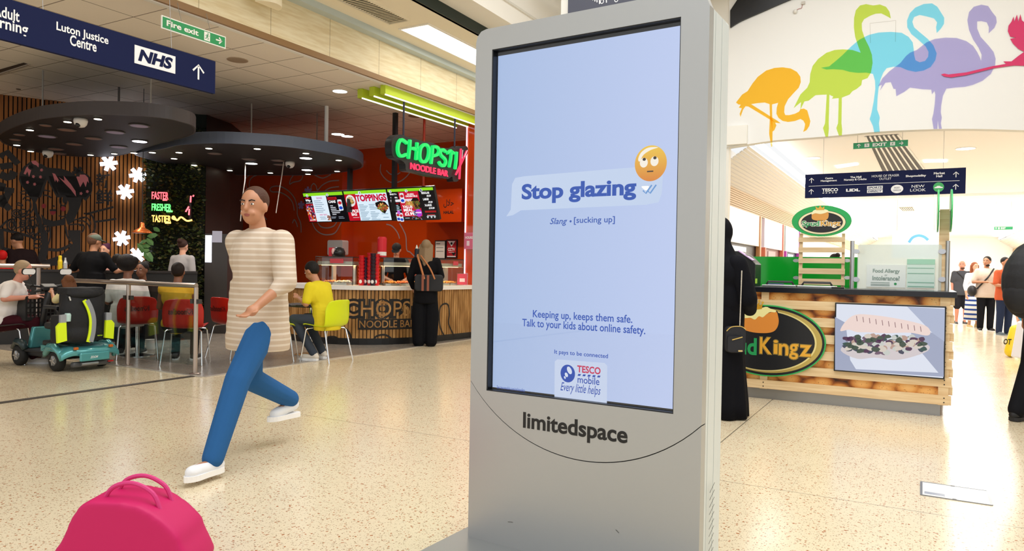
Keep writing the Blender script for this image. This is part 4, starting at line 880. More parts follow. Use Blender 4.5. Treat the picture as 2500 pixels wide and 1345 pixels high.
# glass food cases on the counter
m_pane = pane('#f4faf8', 0.08)
def case(xa, xb, label, food):
    ua = CF.px(xa, 690)[0]; ub = CF.px(xb, 690)[0]; t = thing('heated_display_case', label, 'food display', tuple(CF.pt((ua + ub) / 2, 0.925, -0.25)))
    z0, z1 = 0.927, 1.37; d0, d1 = -0.07, -0.47; n = 10
    s = MB()
    def strip(za, zb, d): 
        for i in range(n):
            a = ua + (ub - ua) * i / n; b = ua + (ub - ua) * (i + 1) / n; s.add([CF.pt(a, za, d), CF.pt(b, za, d), CF.pt(b, zb, d), CF.pt(a, zb, d)], [(0, 1, 2, 3)])
    strip(z0, z1, d0); s.build('front_glass', m_pane, t)
    s = MB()
    for a in (ua, ub): s.add([CF.pt(a, z0, d0), CF.pt(a, z0, d1), CF.pt(a, z1, d1), CF.pt(a, z1, d0)], [(0, 1, 2, 3)])
    s.build('side_glass', m_pane, t)
    s = MB(); 
    for d in (d0, d1): s.tube([CF.pt(ua + (ub - ua) * i / n, z1, d) for i in range(n + 1)], 0.007, 6)
    for a in (ua, ub): s.tube([CF.pt(a, z1, d0), CF.pt(a, z1, d1)], 0.007, 6); s.tube([CF.pt(a, z0, d0), CF.pt(a, z1, d0)], 0.005, 6)
    s.build('frame', mat('#221c1a', 0.4), t)
    wallpoly(CF, d0 - 0.04, d1, z1 - 0.13, z1 - 0.07, ua, ub).build('heat_gantry', mat('#b9ad9c', 0.35, 0.5), t)
    wallpoly(CF, d0 - 0.08, d1 + 0.05, z1 - 0.136, z1 - 0.13, ua + 0.05, ub - 0.05).build('heat_lamp', mat('#ffffff', 0.5, emit=7, ecol='#ffc27a'), t)
    s = MB()
    for a in (ua + 0.07, ub - 0.1): s.add(wallpoly(CF, d1 + 0.1, d1 + 0.02, z0, z1 - 0.13, a, a + 0.05).v, wallpoly(CF, d1 + 0.1, d1 + 0.02, z0, z1 - 0.13, a, a + 0.05).f)
    s.build('gantry_post', STEEL, t)
    k = 0; u = ua + 0.05
    while u + 0.26 < ub:
        wallpoly(CF, d0 - 0.03, d1 + 0.02, z0, z0 + 0.035, u, u + 0.25).build('tray', STEEL, t)
        s = MB(); rr = random.Random(k + int(xa))
        for i in range(70): s.ell(CF.pt(u + rr.uniform(0.03, 0.22), z0 + 0.04 + rr.uniform(0, 0.02), rr.uniform(d1 + 0.05, d0 - 0.06)), (rr.uniform(.012, .03), rr.uniform(.012, .03), rr.uniform(.01, .018)), rotz(rr.uniform(0, 3)), 6, 4)
        f = s.build('food', mat(food[k % len(food)], 0.4), t); f['kind'] = 'stuff'; u += 0.28; k += 1
    s = MB(); ms = (ua + ub) / 2
    for q in (ms - 0.05, ub - 0.3): s.add([CF.pt(q, z1 - 0.1, d0 + 0.004), CF.pt(q + 0.14, z1 - 0.1, d0 + 0.004), CF.pt(q + 0.14, z1 - 0.03, d0 + 0.004), CF.pt(q, z1 - 0.03, d0 + 0.004)], [(0, 1, 2, 3)])
    s.build('sticker', mat('#c9404c', 0.5), t)
    return t
case(762, 858, 'glass heated food case at the left end of the white counter', ['#c8762c', '#d8d2c6', '#b8441e'])
case(938, 1139, 'long glass heated food case on the counter behind the woman in black', ['#d88a30', '#c9541e', '#e0b060', '#b23c18', '#dca14a'])
for x in (1000, 1085): spot('heat_lamp_light', tuple(CF.pt(CF.px(x, 690)[0], 1.22, -0.3)), 9, (1, 0.65, 0.35), 150)
spot('heat_lamp_light', tuple(CF.pt(CF.px(810, 690)[0], 1.22, -0.3)), 7, (1, 0.7, 0.45), 150)
# stacks of paper tubs
def stack(x, yt, label, col, dz=-0.2, r=0.05):
    u = CF.px(x, 690)[0]; p = CF.pt(u, 0.927, dz); zt = at_d(x, yt, (p - EYE).dot(FW)).z; t = thing('cup_stack', label, 'cups', tuple(p), group='stacked paper tubs on the counter')
    n = 9; h = (zt - 0.927) / n
    for i in range(n): MB().lathe([(r * 0.72, i * h), (r, i * h + h * 0.86), (r * 1.06, i * h + h * 0.88), (r * 1.06, i * h + h * 0.97), (r * 0.8, i * h + h * 0.97)], (0, 0, 0), 16).build('cup', mat(col, 0.4), t, world=False)
    MB().ell((0.02, -r * 0.9, 0.06), (0.03, 0.012, 0.03)).build('white_mark', WHITE, t, world=False)
stack(877, 623, 'bright red stack of paper tubs, left of the group on the counter', '#d01422')
stack(888, 628, 'dark purple stack of paper tubs beside the left red stack', '#3c1438', -0.26, 0.035)
stack(903, 617, 'red stack of paper tubs in the middle of the counter group', '#c61622', -0.22)
stack(912, 618, 'black and purple stack of paper tubs in the middle of the counter group', '#281024', -0.16, 0.045)
stack(923, 620, 'red stack of paper tubs nearest the long glass case', '#d8182a', -0.2)
# tub dispenser on top of the case
p = CF.pt(CF.px(944, 625)[0], 1.375, -0.3)
t = thing('cup_stack', 'tall red cylinder of tubs standing on top of the long glass case', 'cups', tuple(p)); MB().lathe([(0.07, 0), (0.075, 0.3), (0.06, 0.33)], (0, 0, 0), 20).build('tubs', mat('#d0142a', 0.4), t, world=False); MB().lathe([(0.071, 0.03), (0.0715, 0.09)], (0, 0, 0), 20).build('band', WHITE, t, world=False)
for k, (x, lb) in enumerate(((1061, 'dark sauce bottle left of three behind the long glass case'), (1069, 'dark sauce bottle with white nozzle, middle of three'), (1077, 'dark sauce bottle nearest the framed notice'))):
    p = CF.pt(CF.px(x, 620)[0], 1.372, -0.42); t = thing('sauce_bottle', lb, 'bottle', tuple(p), group='sauce bottles on the glass case')
    MB().lathe([(0.036, 0), (0.036, 0.15), (0.02, 0.17)], (0, 0, 0), 14).build('body', mat('#141a26', 0.3), t, world=False); MB().lathe([(0.022, 0.17), (0.018, 0.19), (0.005, 0.23)], (0, 0, 0), 12).build('nozzle', mat('#e7efdf', 0.4), t, world=False)
# framed notices on the back wall, dispenser, oven
def onwall(fr, bl, tr, name, cols, label, cat, writing=()):
    a = fr.px(*bl); b = fr.px(*tr); t = thing(name, label, cat, tuple(fr.pt((a[0] + b[0]) / 2, a[1])))
    MB().rect(fr, a[0], a[1], b[0], b[1], 0, 0.03).build('frame', mat(cols[0], 0.4), t); W = b[0] - a[0]; H = b[1] - a[1]
    MB().rect(fr, a[0] + W * .07, a[1] + H * .05, b[0] - W * .07, b[1] - H * .05, 0.03, 0.033).build('sheet', mat(cols[1], 0.5), t)
    for txt, f0, g0, f1, g1, c in writing:
        s = MB()
        if txt == '#': s.rect(fr, a[0] + W * f0, a[1] + H * g0, a[0] + W * f1, a[1] + H * g1, 0.034, 0.036)
        elif txt == '^': s.poly(fr, [(a[0] + W * f0, a[1] + H * g1), (a[0] + W * (f0 + f1) / 2, a[1] + H * g0), (a[0] + W * f1, a[1] + H * g1)], 0.034, 0.036)
        elif txt == 'o': s.poly(fr, circle(a[0] + W * (f0 + f1) / 2, a[1] + H * (g0 + g1) / 2, W * (f1 - f0) / 2, H * (g1 - g0) / 2, 18), 0.037)
        else: s.text(fr, txt, a[0] + W * f0, a[1] + H * g0, a[0] + W * f1, a[1] + H * g1, d=0.0375, off=0.03)
        s.build('print', mat(c, 0.5), t)
    return t
onwall(ORR, (1063, 632), (1090, 587), 'framed_notice', ('#17120f', '#ece6dc'), 'white framed notice on the orange wall left of the CCTV poster', 'notice', [('#', .15, .8, .5, .84, '#333333'), ('#', .15, .6, .8, .63, '#777777'), ('#', .15, .4, .8, .43, '#777777')])
onwall(ORR, (1091, 630), (1118, 585), 'security_poster', ('#17120f', '#b5101c'), 'red and black framed CCTV poster on the orange wall', 'poster', [('^', .16, .62, .84, .92, '#f2eeee'), ('o', .4, .72, .6, .86, '#111111'), ('CCTV', .18, .38, .82, .56, '#ffffff'), ('#', .25, .29, .75, .33, '#f0c0c0'), ('^', .5, .12, .92, .3, '#111111'), ('#', .1, .06, .9, .12, '#f0f0f0')])
onwall(Frame((0, 11.02, 0), (1, 0, 0), (0, 0, 1)), (1135, 608), (1158, 568), 'opening_hours_sign', ('#e58aa6', '#e0708f'), 'pink notice panel on the orange end wall beside the kiosk', 'notice', [('HOURS', .15, .62, .95, .78, '#ffffff'), ('#', .3, .2, .6, .5, '#f6dfe6')])
# upper orange box with HALAL
HB = Frame((0, 12.45, 0), (1, 0, 0), (0, 0, 1)); a = HB.px(1040, 543); b_ = HB.px(1128, 460)
t = thing('wall_bulkhead', 'projecting orange wall box lettered HALAL right of the menu screens', 'bulkhead', tuple(HB.pt(a[0], a[1])))
MB().rect(HB, a[0], a[1], b_[0], b_[1], -0.44, 0).build('box', m_or, t)
s = MB(); s.textpx(HB, 'HALAL', (1083, 522), (1108, 514), d=0.004, off=0.04); s.textpx(HB, '\uFEDD\uFEFC\uFEA3', (1083, 507), (1108, 486), d=0.004, off=0.01); s.build('lettering', mat('#2a0d06', 0.6), t)
# towel dispenser and helmet-shaped lid on the case
def solid_at(name, label, cat, p): return thing(name, label, cat, tuple(p))
p = at_y(817, 622, 12.2); t = solid_at('towel_dispenser', 'white paper towel dispenser on the orange wall above the left food case', 'dispenser', p)
DF = Frame((0, 12.3, 0), (1, 0, 0), (0, 0, 1)); q0 = DF.px(799, 623); q1 = DF.px(836, 586)
MB().poly(DF, rrect(q0[0], q0[1], q1[0], q1[1], 0.04), -0.2, 0.0).build('housing', mat('#d9d6d4', 0.35), t, bevel=0.01)
u = CF.px(806, 620)[0]; p = CF.pt(u, 1.378, -0.27); t = solid_at('rice_bowl', 'black round lidded pot on top of the left food case', 'pot', p)
MB().lathe([(0.10, 0), (0.105, 0.07), (0.08, 0.13), (0.03, 0.15)], (0, 0, 0), 22).build('pot', mat('#141214', 0.3), t, smooth=True, world=False); MB().ell((-0.03, -0.095, 0.08), (0.03, 0.014, 0.05)).build('badge', mat('#f1c9c4', 0.5), t, world=False)
p = CF.pt(CF.px(790, 620)[0], 1.378, -0.27); t = solid_at('red_box', 'small red carton beside the black pot on the left food case', 'box', p); MB().box((0, 0, 0.07), (0.13, 0.1, 0.14), rotz(0.5)).build('carton', mat('#c8142a', 0.5), t, world=False)
# small clear leaflet stand at the right end of the counter
p = CF.pt(CF.px(1131, 690)[0], 0.927, -0.03); t = solid_at('leaflet_stand', 'pink printed card in a clear stand at the right end of the counter', 'card stand', p)
LF = Frame(p, (CR.x, CR.y, 0), (0, 0, 1)); MB().rect(LF, -0.08, 0.01, 0.09, 0.2, -0.004, 0).build('card', mat('#d84a62', 0.5), t); MB().rect(LF, -0.09, 0, 0.1, 0.215, -0.012, -0.006).build('holder', pane('#f2f2f2', 0.15), t); MB().rect(LF, -0.04, 0.06, 0.05, 0.12, 0.0, 0.001).build('print', mat('#f6dfe2', 0.5), t)
# line pattern on the orange wall
def Z5(p): return [(440 + x / 4.483, 340 + y / 4.483) for x, y in p]
def Z6(p): return [(700 + x / 4.804, 420 + y / 4.804) for x, y in p]
lo_ = [[(790, 372), (720, 430), (725, 520), (775, 620), (780, 700), (765, 830)], [(890, 378), (800, 410), (758, 470), (770, 560), (820, 640), (810, 790), (880, 810), (950, 880)],
 [(1250, 780), (1230, 690), (1170, 620), (1090, 580), (1010, 575), (985, 550), (1010, 520), (1090, 515), (1180, 560), (1250, 640), (1280, 740), (1285, 830), (1320, 920), (1325, 1020)],
 [(1245, 385), (1210, 440), (1200, 490), (1240, 470), (1310, 455), (1340, 420), (1345, 385)], [(1460, 385), (1560, 425), (1650, 385)], [(1440, 560), (1435, 520), (1460, 485), (1490, 510), (1505, 555), (1560, 500), (1640, 460), (1740, 450)],
 [(1590, 560), (1650, 530), (1740, 518)], [(1440, 900), (1480, 980), (1540, 1030), (1615, 1045), (1700, 1020), (1765, 905)], [(1500, 900), (1540, 955), (1610, 970), (1680, 950), (1715, 905)],
 [(585, 790), (620, 720), (655, 650), (660, 590), (640, 530), (590, 505)], [(580, 620), (605, 650), (590, 700)], [(660, 830), (680, 760), (710, 700), (730, 740), (735, 820)], [(1230, 920), (1250, 880), (1275, 920), (1285, 960)], [(590, 440), (630, 410), (655, 370)]]
s = MB()
for p in lo_: s.stroke(ORL, spline(ORL.P(Z5(p)), 6), 0.028, 0.006)
tag(s.build('line_mural', mat('#a59494', 0.5)), 'looping pale grey noodle line pattern on the left part of the orange wall', 'wall graphic')
s = MB()
for p in ([(1105, -90), (1100, -10), (1140, 60), (1200, 110), (1260, 125), (1330, 110), (1400, 60), (1450, 0)], [(1170, -20), (1220, 25), (1290, 28), (1335, 5)], [(1170, 612), (1230, 630), (1280, 680), (1310, 730), (1325, 780)], [(1325, 600), (1370, 680), (1400, 760), (1410, 910), (1450, 940), (1500, 990)], [(1110, 930), (1080, 945), (1040, 985)]):
    s.stroke(ORR, spline(ORR.P(Z6(p)), 6), 0.026, 0.006)
tag(s.build('line_mural', mat('#a59494', 0.5)), 'pale grey line pattern behind and below the menu screens on the orange wall', 'wall graphic')
def asterisk(fr, x, y, r, w_, m, label, grp, name='flower_decal', th=0.01, d=0.006):
    q = fr.px(x, y); s = MB()
    for k in range(5): a = k * 2 * PI / 5 + 0.25; s.stroke(fr, [q, (q[0] + r * math.cos(a), q[1] + r * math.sin(a))], w_, d + th + k * 0.0004, th=th)
    return s, q
for x, y, lb in ((736, 501, 'lilac flower shape on the orange wall left of the screens'), (752, 466, 'lilac flower shape on the orange wall above the left screen')):
    s, q = asterisk(ORL, x, y, 0.1, 0.06, None, lb, None); tag(s.build('flower_decal', mat('#a48bc4', 0.5)), lb, 'wall graphic', 'lilac flower shapes')

# ================================================================== MENU SCREENS
TF = Frame((-10.265, 10.2, 2.045), (1, 0, 0), (0, -0.2, 0.56)); TW, TH = 1.017, 0.592
def tvset(k, label):
    t = thing('menu_screen', label, 'screen', tuple(TF.pt(TW * (k + .5), 0)), group='menu screens over the noodle counter')
    MB().rect(TF, TW * k + 0.002, 0, TW * (k + 1) - 0.002, TH, -0.06, 0.0).build('casing', mat('#0c0c10', 0.35), t, bevel=0.004)
    return t
class TVp:
    def __init__(s, k, t): s.k = k; s.t = t
    def uv(s, f, g): return (TW * s.k + 0.018 + (TW - 0.036) * f, TH - 0.018 - (TH - 0.036) * g)
    def rect(s, f0, g0, f1, g1, col, d=0.002, e=1.0, name='picture'): a = s.uv(f0, g1); b = s.uv(f1, g0); return MB().rect(TF, a[0], a[1], b[0], b[1], d).build(name, mat('#020202', 0.3, emit=e, ecol=col), s.t)
    def text(s, txt, f0, g0, f1, g1, col, d=0.004, off=0.04, e=1.0): a = s.uv(f0, g1); b = s.uv(f1, g0); return MB().text(TF, txt, a[0], a[1], b[0], b[1], d=d, off=off).build('lettering', mat('#020202', 0.3, emit=e, ecol=col), s.t)
    def blobs(s, f0, g0, f1, g1, cols, n, r, d=0.005, rnd=1, inside=None):
        R = random.Random(rnd)
        for c in cols:
            m = MB()
            for i in range(n):
                for _ in range(20):
                    f = R.uniform(f0, f1); g = R.uniform(g0, g1)
                    if inside is None or inside(f, g): break
                q = s.uv(f, g); a = R.uniform(0, 3); rr = R.uniform(.5, 1) * r; m.poly(TF, [(q[0] + x * math.cos(a) - y * math.sin(a), q[1] + x * math.sin(a) + y * math.cos(a)) for x, y in circle(0, 0, rr, rr * .4, 8)], d); d += 0.00003
            m.build('food_picture', mat('#020202', 0.3, emit=0.9, ecol=c), s.t)
    def bars(s, rows, col, d=0.004, h=0.02):
        m = MB()
        for f0, f1, g in rows: a = s.uv(f0, g + h); b = s.uv(f1, g); m.rect(TF, a[0], a[1], b[0], b[1], d)
        m.build('small_print', mat('#020202', 0.3, emit=0.8, ecol=col), s.t)
    def disc(s, f, g, r, col, d=0.005, name='picture'): q = s.uv(f, g); return MB().poly(TF, circle(q[0], q[1], r, r, 22), d).build(name, mat('#020202', 0.3, emit=0.95, ecol=col), s.t)
GR = '#8fdc1e'
t = tvset(0, 'left menu screen with sides list and drinks cans'); T = TVp(0, t)
T.rect(0, 0, 1, 1, '#06060c', 0.001); T.rect(0, 0, 1, .11, GR); T.rect(0.2, .1, .575, 1, '#dfeefa', .002); T.rect(0, .38, .2, 1, '#b8121f', .002)
T.disc(.1, .09, .028, '#f2f6ff'); T.disc(.62, .09, .028, '#f2f6ff'); T.text('6', .09, .05, .115, .13, '#222a3a', .006); T.text('5', .61, .05, .635, .13, '#222a3a', .006)
T.text('99p', .03, .21, .16, .31, '#ffffff'); T.rect(.02, .155, .15, .19, '#c0101c', .003); T.bars([(.03, .19, .33)], '#d8d8e0')
T.blobs(.02, .42, .18, .9, ['#d8e0ea', '#e0a040', '#7a3a8a', '#3a2a3a'], 12, .04, rnd=4); T.text('£1.99', .03, .9, .18, .97, '#ffffff')
T.text('SIDES', .32, .15, .47, .22, '#c43a9a', off=.01); T.bars([(.24, .42 + .03 * (i % 3), .27 + i * .065) for i in range(7)] + [(.3, .45, .84), (.31, .46, .9)], '#8fa6bf'); T.text('SWEET TREATS', .31, .74, .5, .79, '#d8408a', off=.02); T.blobs(.5, .8, .57, .95, ['#c79a7a', '#8a4a3a'], 14, .025, rnd=2)
T.rect(.6, .17, .83, .26, '#c8101e', .003); T.text('DRINKS', .62, .185, .81, .245, '#5a0810', .004); T.text('CANS', .61, .28, .79, .37, '#ffffff'); T.bars([(.63, .7, .45), (.63, .76, .51), (.63, .77, .57), (.63, .87, .63), (.64, .84, .69), (.64, .74, .75)], '#e6eaf2', h=.028); T.bars([(.6, .72, .84), (.6, .7, .88), (.78, .9, .84), (.78, .92, .89)], '#9aa4b4')
def can(T, f, g, sc, nm='can_picture'):
    q = T.uv(f, g); m = MB().poly(TF, rrect(q[0] - .05 * sc, q[1] - .1 * sc, q[0] + .05 * sc, q[1] + .1 * sc, .02 * sc), .004); m.build(nm, mat('#020202', .3, emit=.9, ecol='#e9f2fb'), T.t)
    MB().poly(TF, circle(q[0], q[1] + .04 * sc, .042 * sc, .03 * sc, 14), .005).build(nm, mat('#020202', .3, emit=.9, ecol='#d0202c'), T.t); MB().poly(TF, circle(q[0], q[1] - .05 * sc, .042 * sc, .03 * sc, 14), .005).build(nm, mat('#020202', .3, emit=.9, ecol='#1a4ac8'), T.t)
can(T, .89, .45, 1.05)
t = tvset(1, 'middle menu screen headed TOPPINGS'); T = TVp(1, t)
T.rect(0, 0, 1, 1, '#dceefb', 0.001); T.rect(0, 0, 1, .1, GR); T.rect(0, .1, .27, 1, '#c00d22', .002); T.disc(.38, .07, .03, '#f2f6ff'); T.text('4', .37, .03, .395, .11, '#222a3a', .006)
T.disc(.13, .32, .11, '#ecebe8'); T.blobs(.05, .2, .21, .42, ['#5a2a1a', '#c7873a', '#6a8a3a', '#d8b070'], 22, .03, rnd=5, inside=lambda f, g: (f - .13) ** 2 * 2.9 + (g - .31) ** 2 < .013)
T.text('TOPPINGS', .27, .13, .985, .36, '#c8103c', off=.05, d=.006); T.text('THE', .06, .53, .18, .6, '#3a0308'); T.text('SPICE', .07, .62, .26, .72, '#ffffff'); T.text('BAG', .08, .73, .21, .83, '#ffffff'); T.bars([(.1, .25, .88)], '#f0c8cc')
T.bars([(.3 + .01 * (i % 2) + c * .24, .42 + .03 * ((i * 3 + c) % 4) + c * .24, .46 + i * .05) for i in range(11) for c in (0, 1) if not (c == 1 and i == 4)] + [(.8, .95, .78), (.82, .95, .9)], '#7fa3bd', h=.018)
q = [T.uv(*p) for p in ((.7, .42), (.82, .36), (.93, .4), (1.0, .55), (.88, .78), (.82, .74), (.7, .52))]; MB().poly(TF, q, .004).build('food_picture', mat('#020202', .3, emit=.9, ecol='#0d0a0c'), t)
T.blobs(.72, .45, .96, .72, ['#c86a2c', '#e8b860', '#7a8a3a', '#a83a2a'], 16, .035, rnd=8, inside=lambda f, g: abs(f - .85) + abs(g - .58) * 1.0 < .15)
t = tvset(2, 'right menu screen with value meal offer and prices'); T = TVp(2, t)
T.rect(0, 0, 1, 1, '#07080e', 0.001); T.rect(0, 0, 1, .09, GR); T.rect(.23, .1, .67, .9, '#c80f30', .002); T.rect(.03, .34, .3, .42, '#e8e4ec', .003); T.rect(.25, .33, .55, .42, '#e8d4dc', .003)
for f, n in ((.06, '3'), (.42, '2'), (.74, '1')): T.disc(f, .08, .028, '#f2f6ff'); T.text(n, f - .01, .04, f + .015, .12, '#222a3a', .006)
T.text('MAKE IT A', .04, .14, .19, .19, '#ffffff'); T.text('VALUE MEAL', .04, .25, .2, .3, '#ffffff'); T.rect(.06, .45, .2, .49, '#8a0a18', .003); T.bars([(.1, .18, .52), (.08, .2, .57), (.1, .19, .62), (.1, .23, .67)], '#c8e8f4', h=.025)
T.disc(.16, .76, .035, '#c86ad8'); can(T, .13, .9, .8); can(T, .2, .92, .8); can(T, .3, .3, .9)
T.text('ADD A DRINK &', .42, .16, .57, .21, '#ffffff'); T.text('CHICKEN FOR £1', .38, .22, .64, .28, '#ffffff')
T.blobs(.35, .42, .52, .52, ['#e8c070', '#c89040'], 14, .035, rnd=3)
T.text('VALUE', .27, .53, .49, .63, '#ffffff'); T.text('MEAL', .28, .64, .49, .74, '#ffffff'); T.text('£2.99', .29, .76, .5, .87, '#ffffff')
q = [T.uv(*p) for p in ((.48, .4), (.54, .3), (.63, .31), (.68, .45), (.69, .6), (.6, .72), (.52, .55))]; MB().poly(TF, q, .004).build('food_picture', mat('#020202', .3, emit=.9, ecol='#14080a'), t)
T.blobs(.52, .42, .67, .66, ['#6a3a1c', '#9a6a30', '#5a6a2a'], 14, .03, rnd=9); T.disc(.6, .79, .07, '#b83ad0', .0045); T.blobs(.5, .72, .56, .88, ['#e0e0e8', '#384a8a'], 8, .03, rnd=6)
T.rect(.55, .76, .66, .8, '#f0d8f4', .006); T.blobs(.42, .91, .64, .99, ['#e0d060', '#70b0e0', '#e05070'], 5, .02, rnd=11); T.bars([(.28, .38, .94)], '#c8e0f0')
T.text('REGULAR', .74, .13, .91, .2, '#ffffff'); T.text('£8.29', .84, .23, .93, .29, '#ffffff'); T.text('LARGE', .75, .33, .87, .4, '#ffffff'); T.text('£9.29', .85, .43, .94, .49, '#ffffff'); T.text('X-LARGE', .76, .52, .91, .59, '#ffffff'); T.text('£10.29', .84, .62, .96, .68, '#ffffff')
T.rect(.74, .73, .98, .79, '#a00a14', .003); T.bars([(.78, .94, .85)], '#d02030'); T.bars([(.77, .95, .88)], '#e8f0f4'); m = MB()
for f in (.78, .86, .93): q = T.uv(f, .94); m.poly(TF, [(q[0] - .025, q[1] + .015), (q[0], q[1] - .02), (q[0] + .025, q[1] + .015)], .004)
m.build('badge_print', mat('#020202', .3, emit=.9, ecol='#e8f0f4'), t)
for u, lb in ((1.12, 'black support post from the canopy to the left joint of the menu screens'), (2.15, 'black support post up to the ceiling behind the neon sign')):
    p = TF.pt(u, TH - 0.02, -0.08); tag(MB().bx(p.x - 0.035, p.x + 0.035, p.y - 0.035, p.y + 0.035, p.z - 0.4, ZC if u < 2 else H_FOOD).build('support_post', mat('#101114', 0.4)), lb, 'post')
p = at_y(1036, 300, 10.4); tag(MB().tube([(p.x, p.y, 2.5), (p.x, p.y, H_FOOD)], 0.022, 8).build('support_post', mat('#b8300c', 0.4)), 'thin red post rising to the ceiling behind the neon sign', 'post')
# ================================================================== SLAT WALL MURAL, NEON WORDS, FLOWER LIGHTS
def ZW(p): return SLW.P([(x / 5.38, 430 + y / 5.38) for x, y in p])      # second close-up of the wall
def ZV(p): return SLW.P([(x / 5.208, 240 + y / 5.208) for x, y in p])    # first close-up
MK = mat('#171316', 0.6); PK = mat('#c46f78', 0.6); RD = mat('#8c1a26', 0.6); D1, D2, D3 = 0.003, 0.005, 0.007
t = thing('girl_mural', 'black line mural of a winking girl with hair buns eating noodles, on the wood slats', 'mural', tuple(SLW.pt(1.2, 1.5)))
s = MB()
s.poly(SLW, ZV([(390, 800), (300, 870), (250, 950), (238, 1030), (270, 1110), (330, 1180), (380, 1250), (520, 1260), (600, 1040), (640, 1110), (720, 1260), (960, 1260), (1090, 1260), (1170, 1180), (1172, 1090), (1150, 1010), (1110, 965), (1060, 950), (960, 985), (890, 930), (780, 895), (600, 880), (540, 840)]), D1)
# right hair lock, left lock, body
s.poly(SLW, ZW([(950, 0), (1090, 300), (1130, 325), (1200, 230), (1215, 100), (1170, 0)]), D1)
s.poly(SLW, ZW([(640, 0), (670, 100), (720, 200), (770, 260), (740, 160), (790, 240), (860, 270), (900, 340), (905, 430), (880, 500), (860, 540), (890, 640), (960, 600), (1010, 500), (1060, 380), (1080, 280), (960, 0)]), D1)
s.poly(SLW, ZW([(260, 0), (290, 110), (330, 190), (380, 260), (430, 300), (480, 370), (500, 480), (545, 560), (560, 700), (620, 740), (640, 960), (600, 1120), (480, 1120), (520, 980), (550, 880), (530, 760), (510, 640), (470, 520), (430, 420), (520, 250), (560, 120), (620, 0)]), D1)
s.poly(SLW, ZW([(540, 500), (600, 560), (700, 590), (800, 570), (860, 530), (860, 640), (760, 650), (650, 670), (560, 620)]), D1)
s.poly(SLW, ZW([(890, 710), (1060, 710), (1060, 1150), (640, 1180), (500, 1130), (640, 1090), (800, 1040), (900, 960), (960, 880), (900, 790)]), D1)
s.build('black_shapes', MK, t)
s = MB()
for p in ([(500, 640), (490, 640)],): pass
L = [([(560, 200), (590, 185), (660, 200)], 10), ([(560, 250), (620, 255), (675, 285)], 12), ([(690, 385), (715, 395), (700, 400)], 7), ([(770, 520), (830, 530), (880, 500)], 8),
     ([(1100, 490), (1200, 510), (1240, 600), (1245, 690), (1180, 810)], 12), ([(1130, 500), (1300, 455), (1490, 405)], 16), ([(1250, 600), (1400, 580), (1525, 560)], 16), ([(1040, 550), (1130, 540), (1180, 590), (1190, 640)], 10),
     ([(1030, 590), (1100, 590), (1160, 640), (1180, 690)], 10), ([(900, 600), (1000, 570), (1110, 545)], 10), ([(905, 640), (1000, 630), (1100, 640)], 10), ([(1040, 650), (1100, 650), (1100, 700), (1070, 740)], 10),
     ([(40, 700), (200, 740), (430, 800)], 22), ([(20, 690), (30, 960)], 26), ([(40, 950), (170, 980), (290, 1005)], 24), ([(0, 680), (90, 590), (180, 560)], 14), ([(430, 800), (460, 860)], 12),
     ([(640, 960), (760, 970), (880, 930), (940, 890)], 24), ([(660, 670), (660, 800), (630, 900)], 10), ([(860, 660), (880, 780), (930, 860)], 12),
     ([(270, 215), (300, 195), (340, 200), (350, 230), (290, 235), (270, 215)], 8), ([(215, 370), (240, 350), (270, 360), (300, 390), (250, 385), (215, 370)], 8),
     ([(300, 310), (340, 270), (400, 280), (440, 340), (435, 430), (370, 510), (260, 550)], 9), ([(330, 330), (370, 310), (400, 350), (400, 420), (340, 480), (260, 510)], 9), ([(545, 160), (570, 140), (580, 160), (555, 185)], 8)]
for cx, cy, rx, ry in ((220, 490, 65, 50), (220, 490, 38, 26), (300, 480, 55, 45), (150, 640, 60, 75), (150, 640, 30, 45), (230, 610, 45, 70), (300, 620, 40, 40), (300, 620, 18, 18), (370, 620, 40, 70), (430, 610, 60, 75), (430, 620, 30, 45), (390, 700, 45, 55), (470, 700, 40, 60), (540, 690, 30, 55), (600, 690, 50, 55), (600, 690, 22, 32), (440, 790, 30, 30), (500, 800, 45, 28), (495, 860, 48, 30), (490, 915, 45, 28), (290, 695, 22, 22)):
    L.append(([(cx + rx * math.cos(k * PI / 6), cy + ry * math.sin(k * PI / 6)) for k in range(13)], 9))
for p, wd in L: s.stroke(SLW, spline(ZW(p), 3) if len(p) > 2 else ZW(p), wd * 0.0021, D2)
e = [(830 + 48 * math.cos(k * PI / 8), 320 + 70 * math.sin(k * PI / 8)) for k in range(17)]; s.stroke(SLW, ZW(e), 0.018, D3 + .001); s.poly(SLW, ZW([(845 + 26 * math.cos(k * PI / 8), 310 + 46 * math.sin(k * PI / 8)) for k in range(16)]), D3)
s.build('line_work', MK, t)
s = MB()
s.poly(SLW, ZV([(300, 960), (330, 890), (360, 850), (400, 870), (395, 920), (370, 1000), (350, 930), (325, 970)]), D2); s.poly(SLW, ZV([(395, 800), (450, 790), (495, 830), (490, 880), (460, 850), (420, 840)]), D2)
s.poly(SLW, ZV([(665, 950), (700, 960), (760, 1060), (740, 1040), (735, 1070), (710, 1030), (700, 1065)]), D2); s.poly(SLW, ZV([(745, 1000), (820, 1050), (810, 985), (900, 1090), (960, 1180), (968, 1250), (900, 1160), (830, 1090)]), D2)
s.poly(SLW, ZV([(970, 1000), (1020, 970), (1080, 970), (1120, 1010), (1130, 1080), (1110, 1050), (1090, 1130), (1060, 1060), (1020, 1130)]), D2)
for x, y in ((425, 995), (515, 1000), (350, 1068), (440, 1092), (528, 912), (1030, 1210), (1110, 1185)):
    for k in range(5): a = k * 1.257; s.stroke(SLW, ZV([(x, y), (x + 20 * math.cos(a), y + 20 * math.sin(a))]), 0.014, D3)
s.build('pink_shapes', PK, t)
s = MB()
for x, y, r in ((575, 392, 30), (830, 430, 34)): s.poly(SLW, ZW([(x + r * math.cos(k * PI / 8), y + r * math.sin(k * PI / 8)) for k in range(16)]), D2)
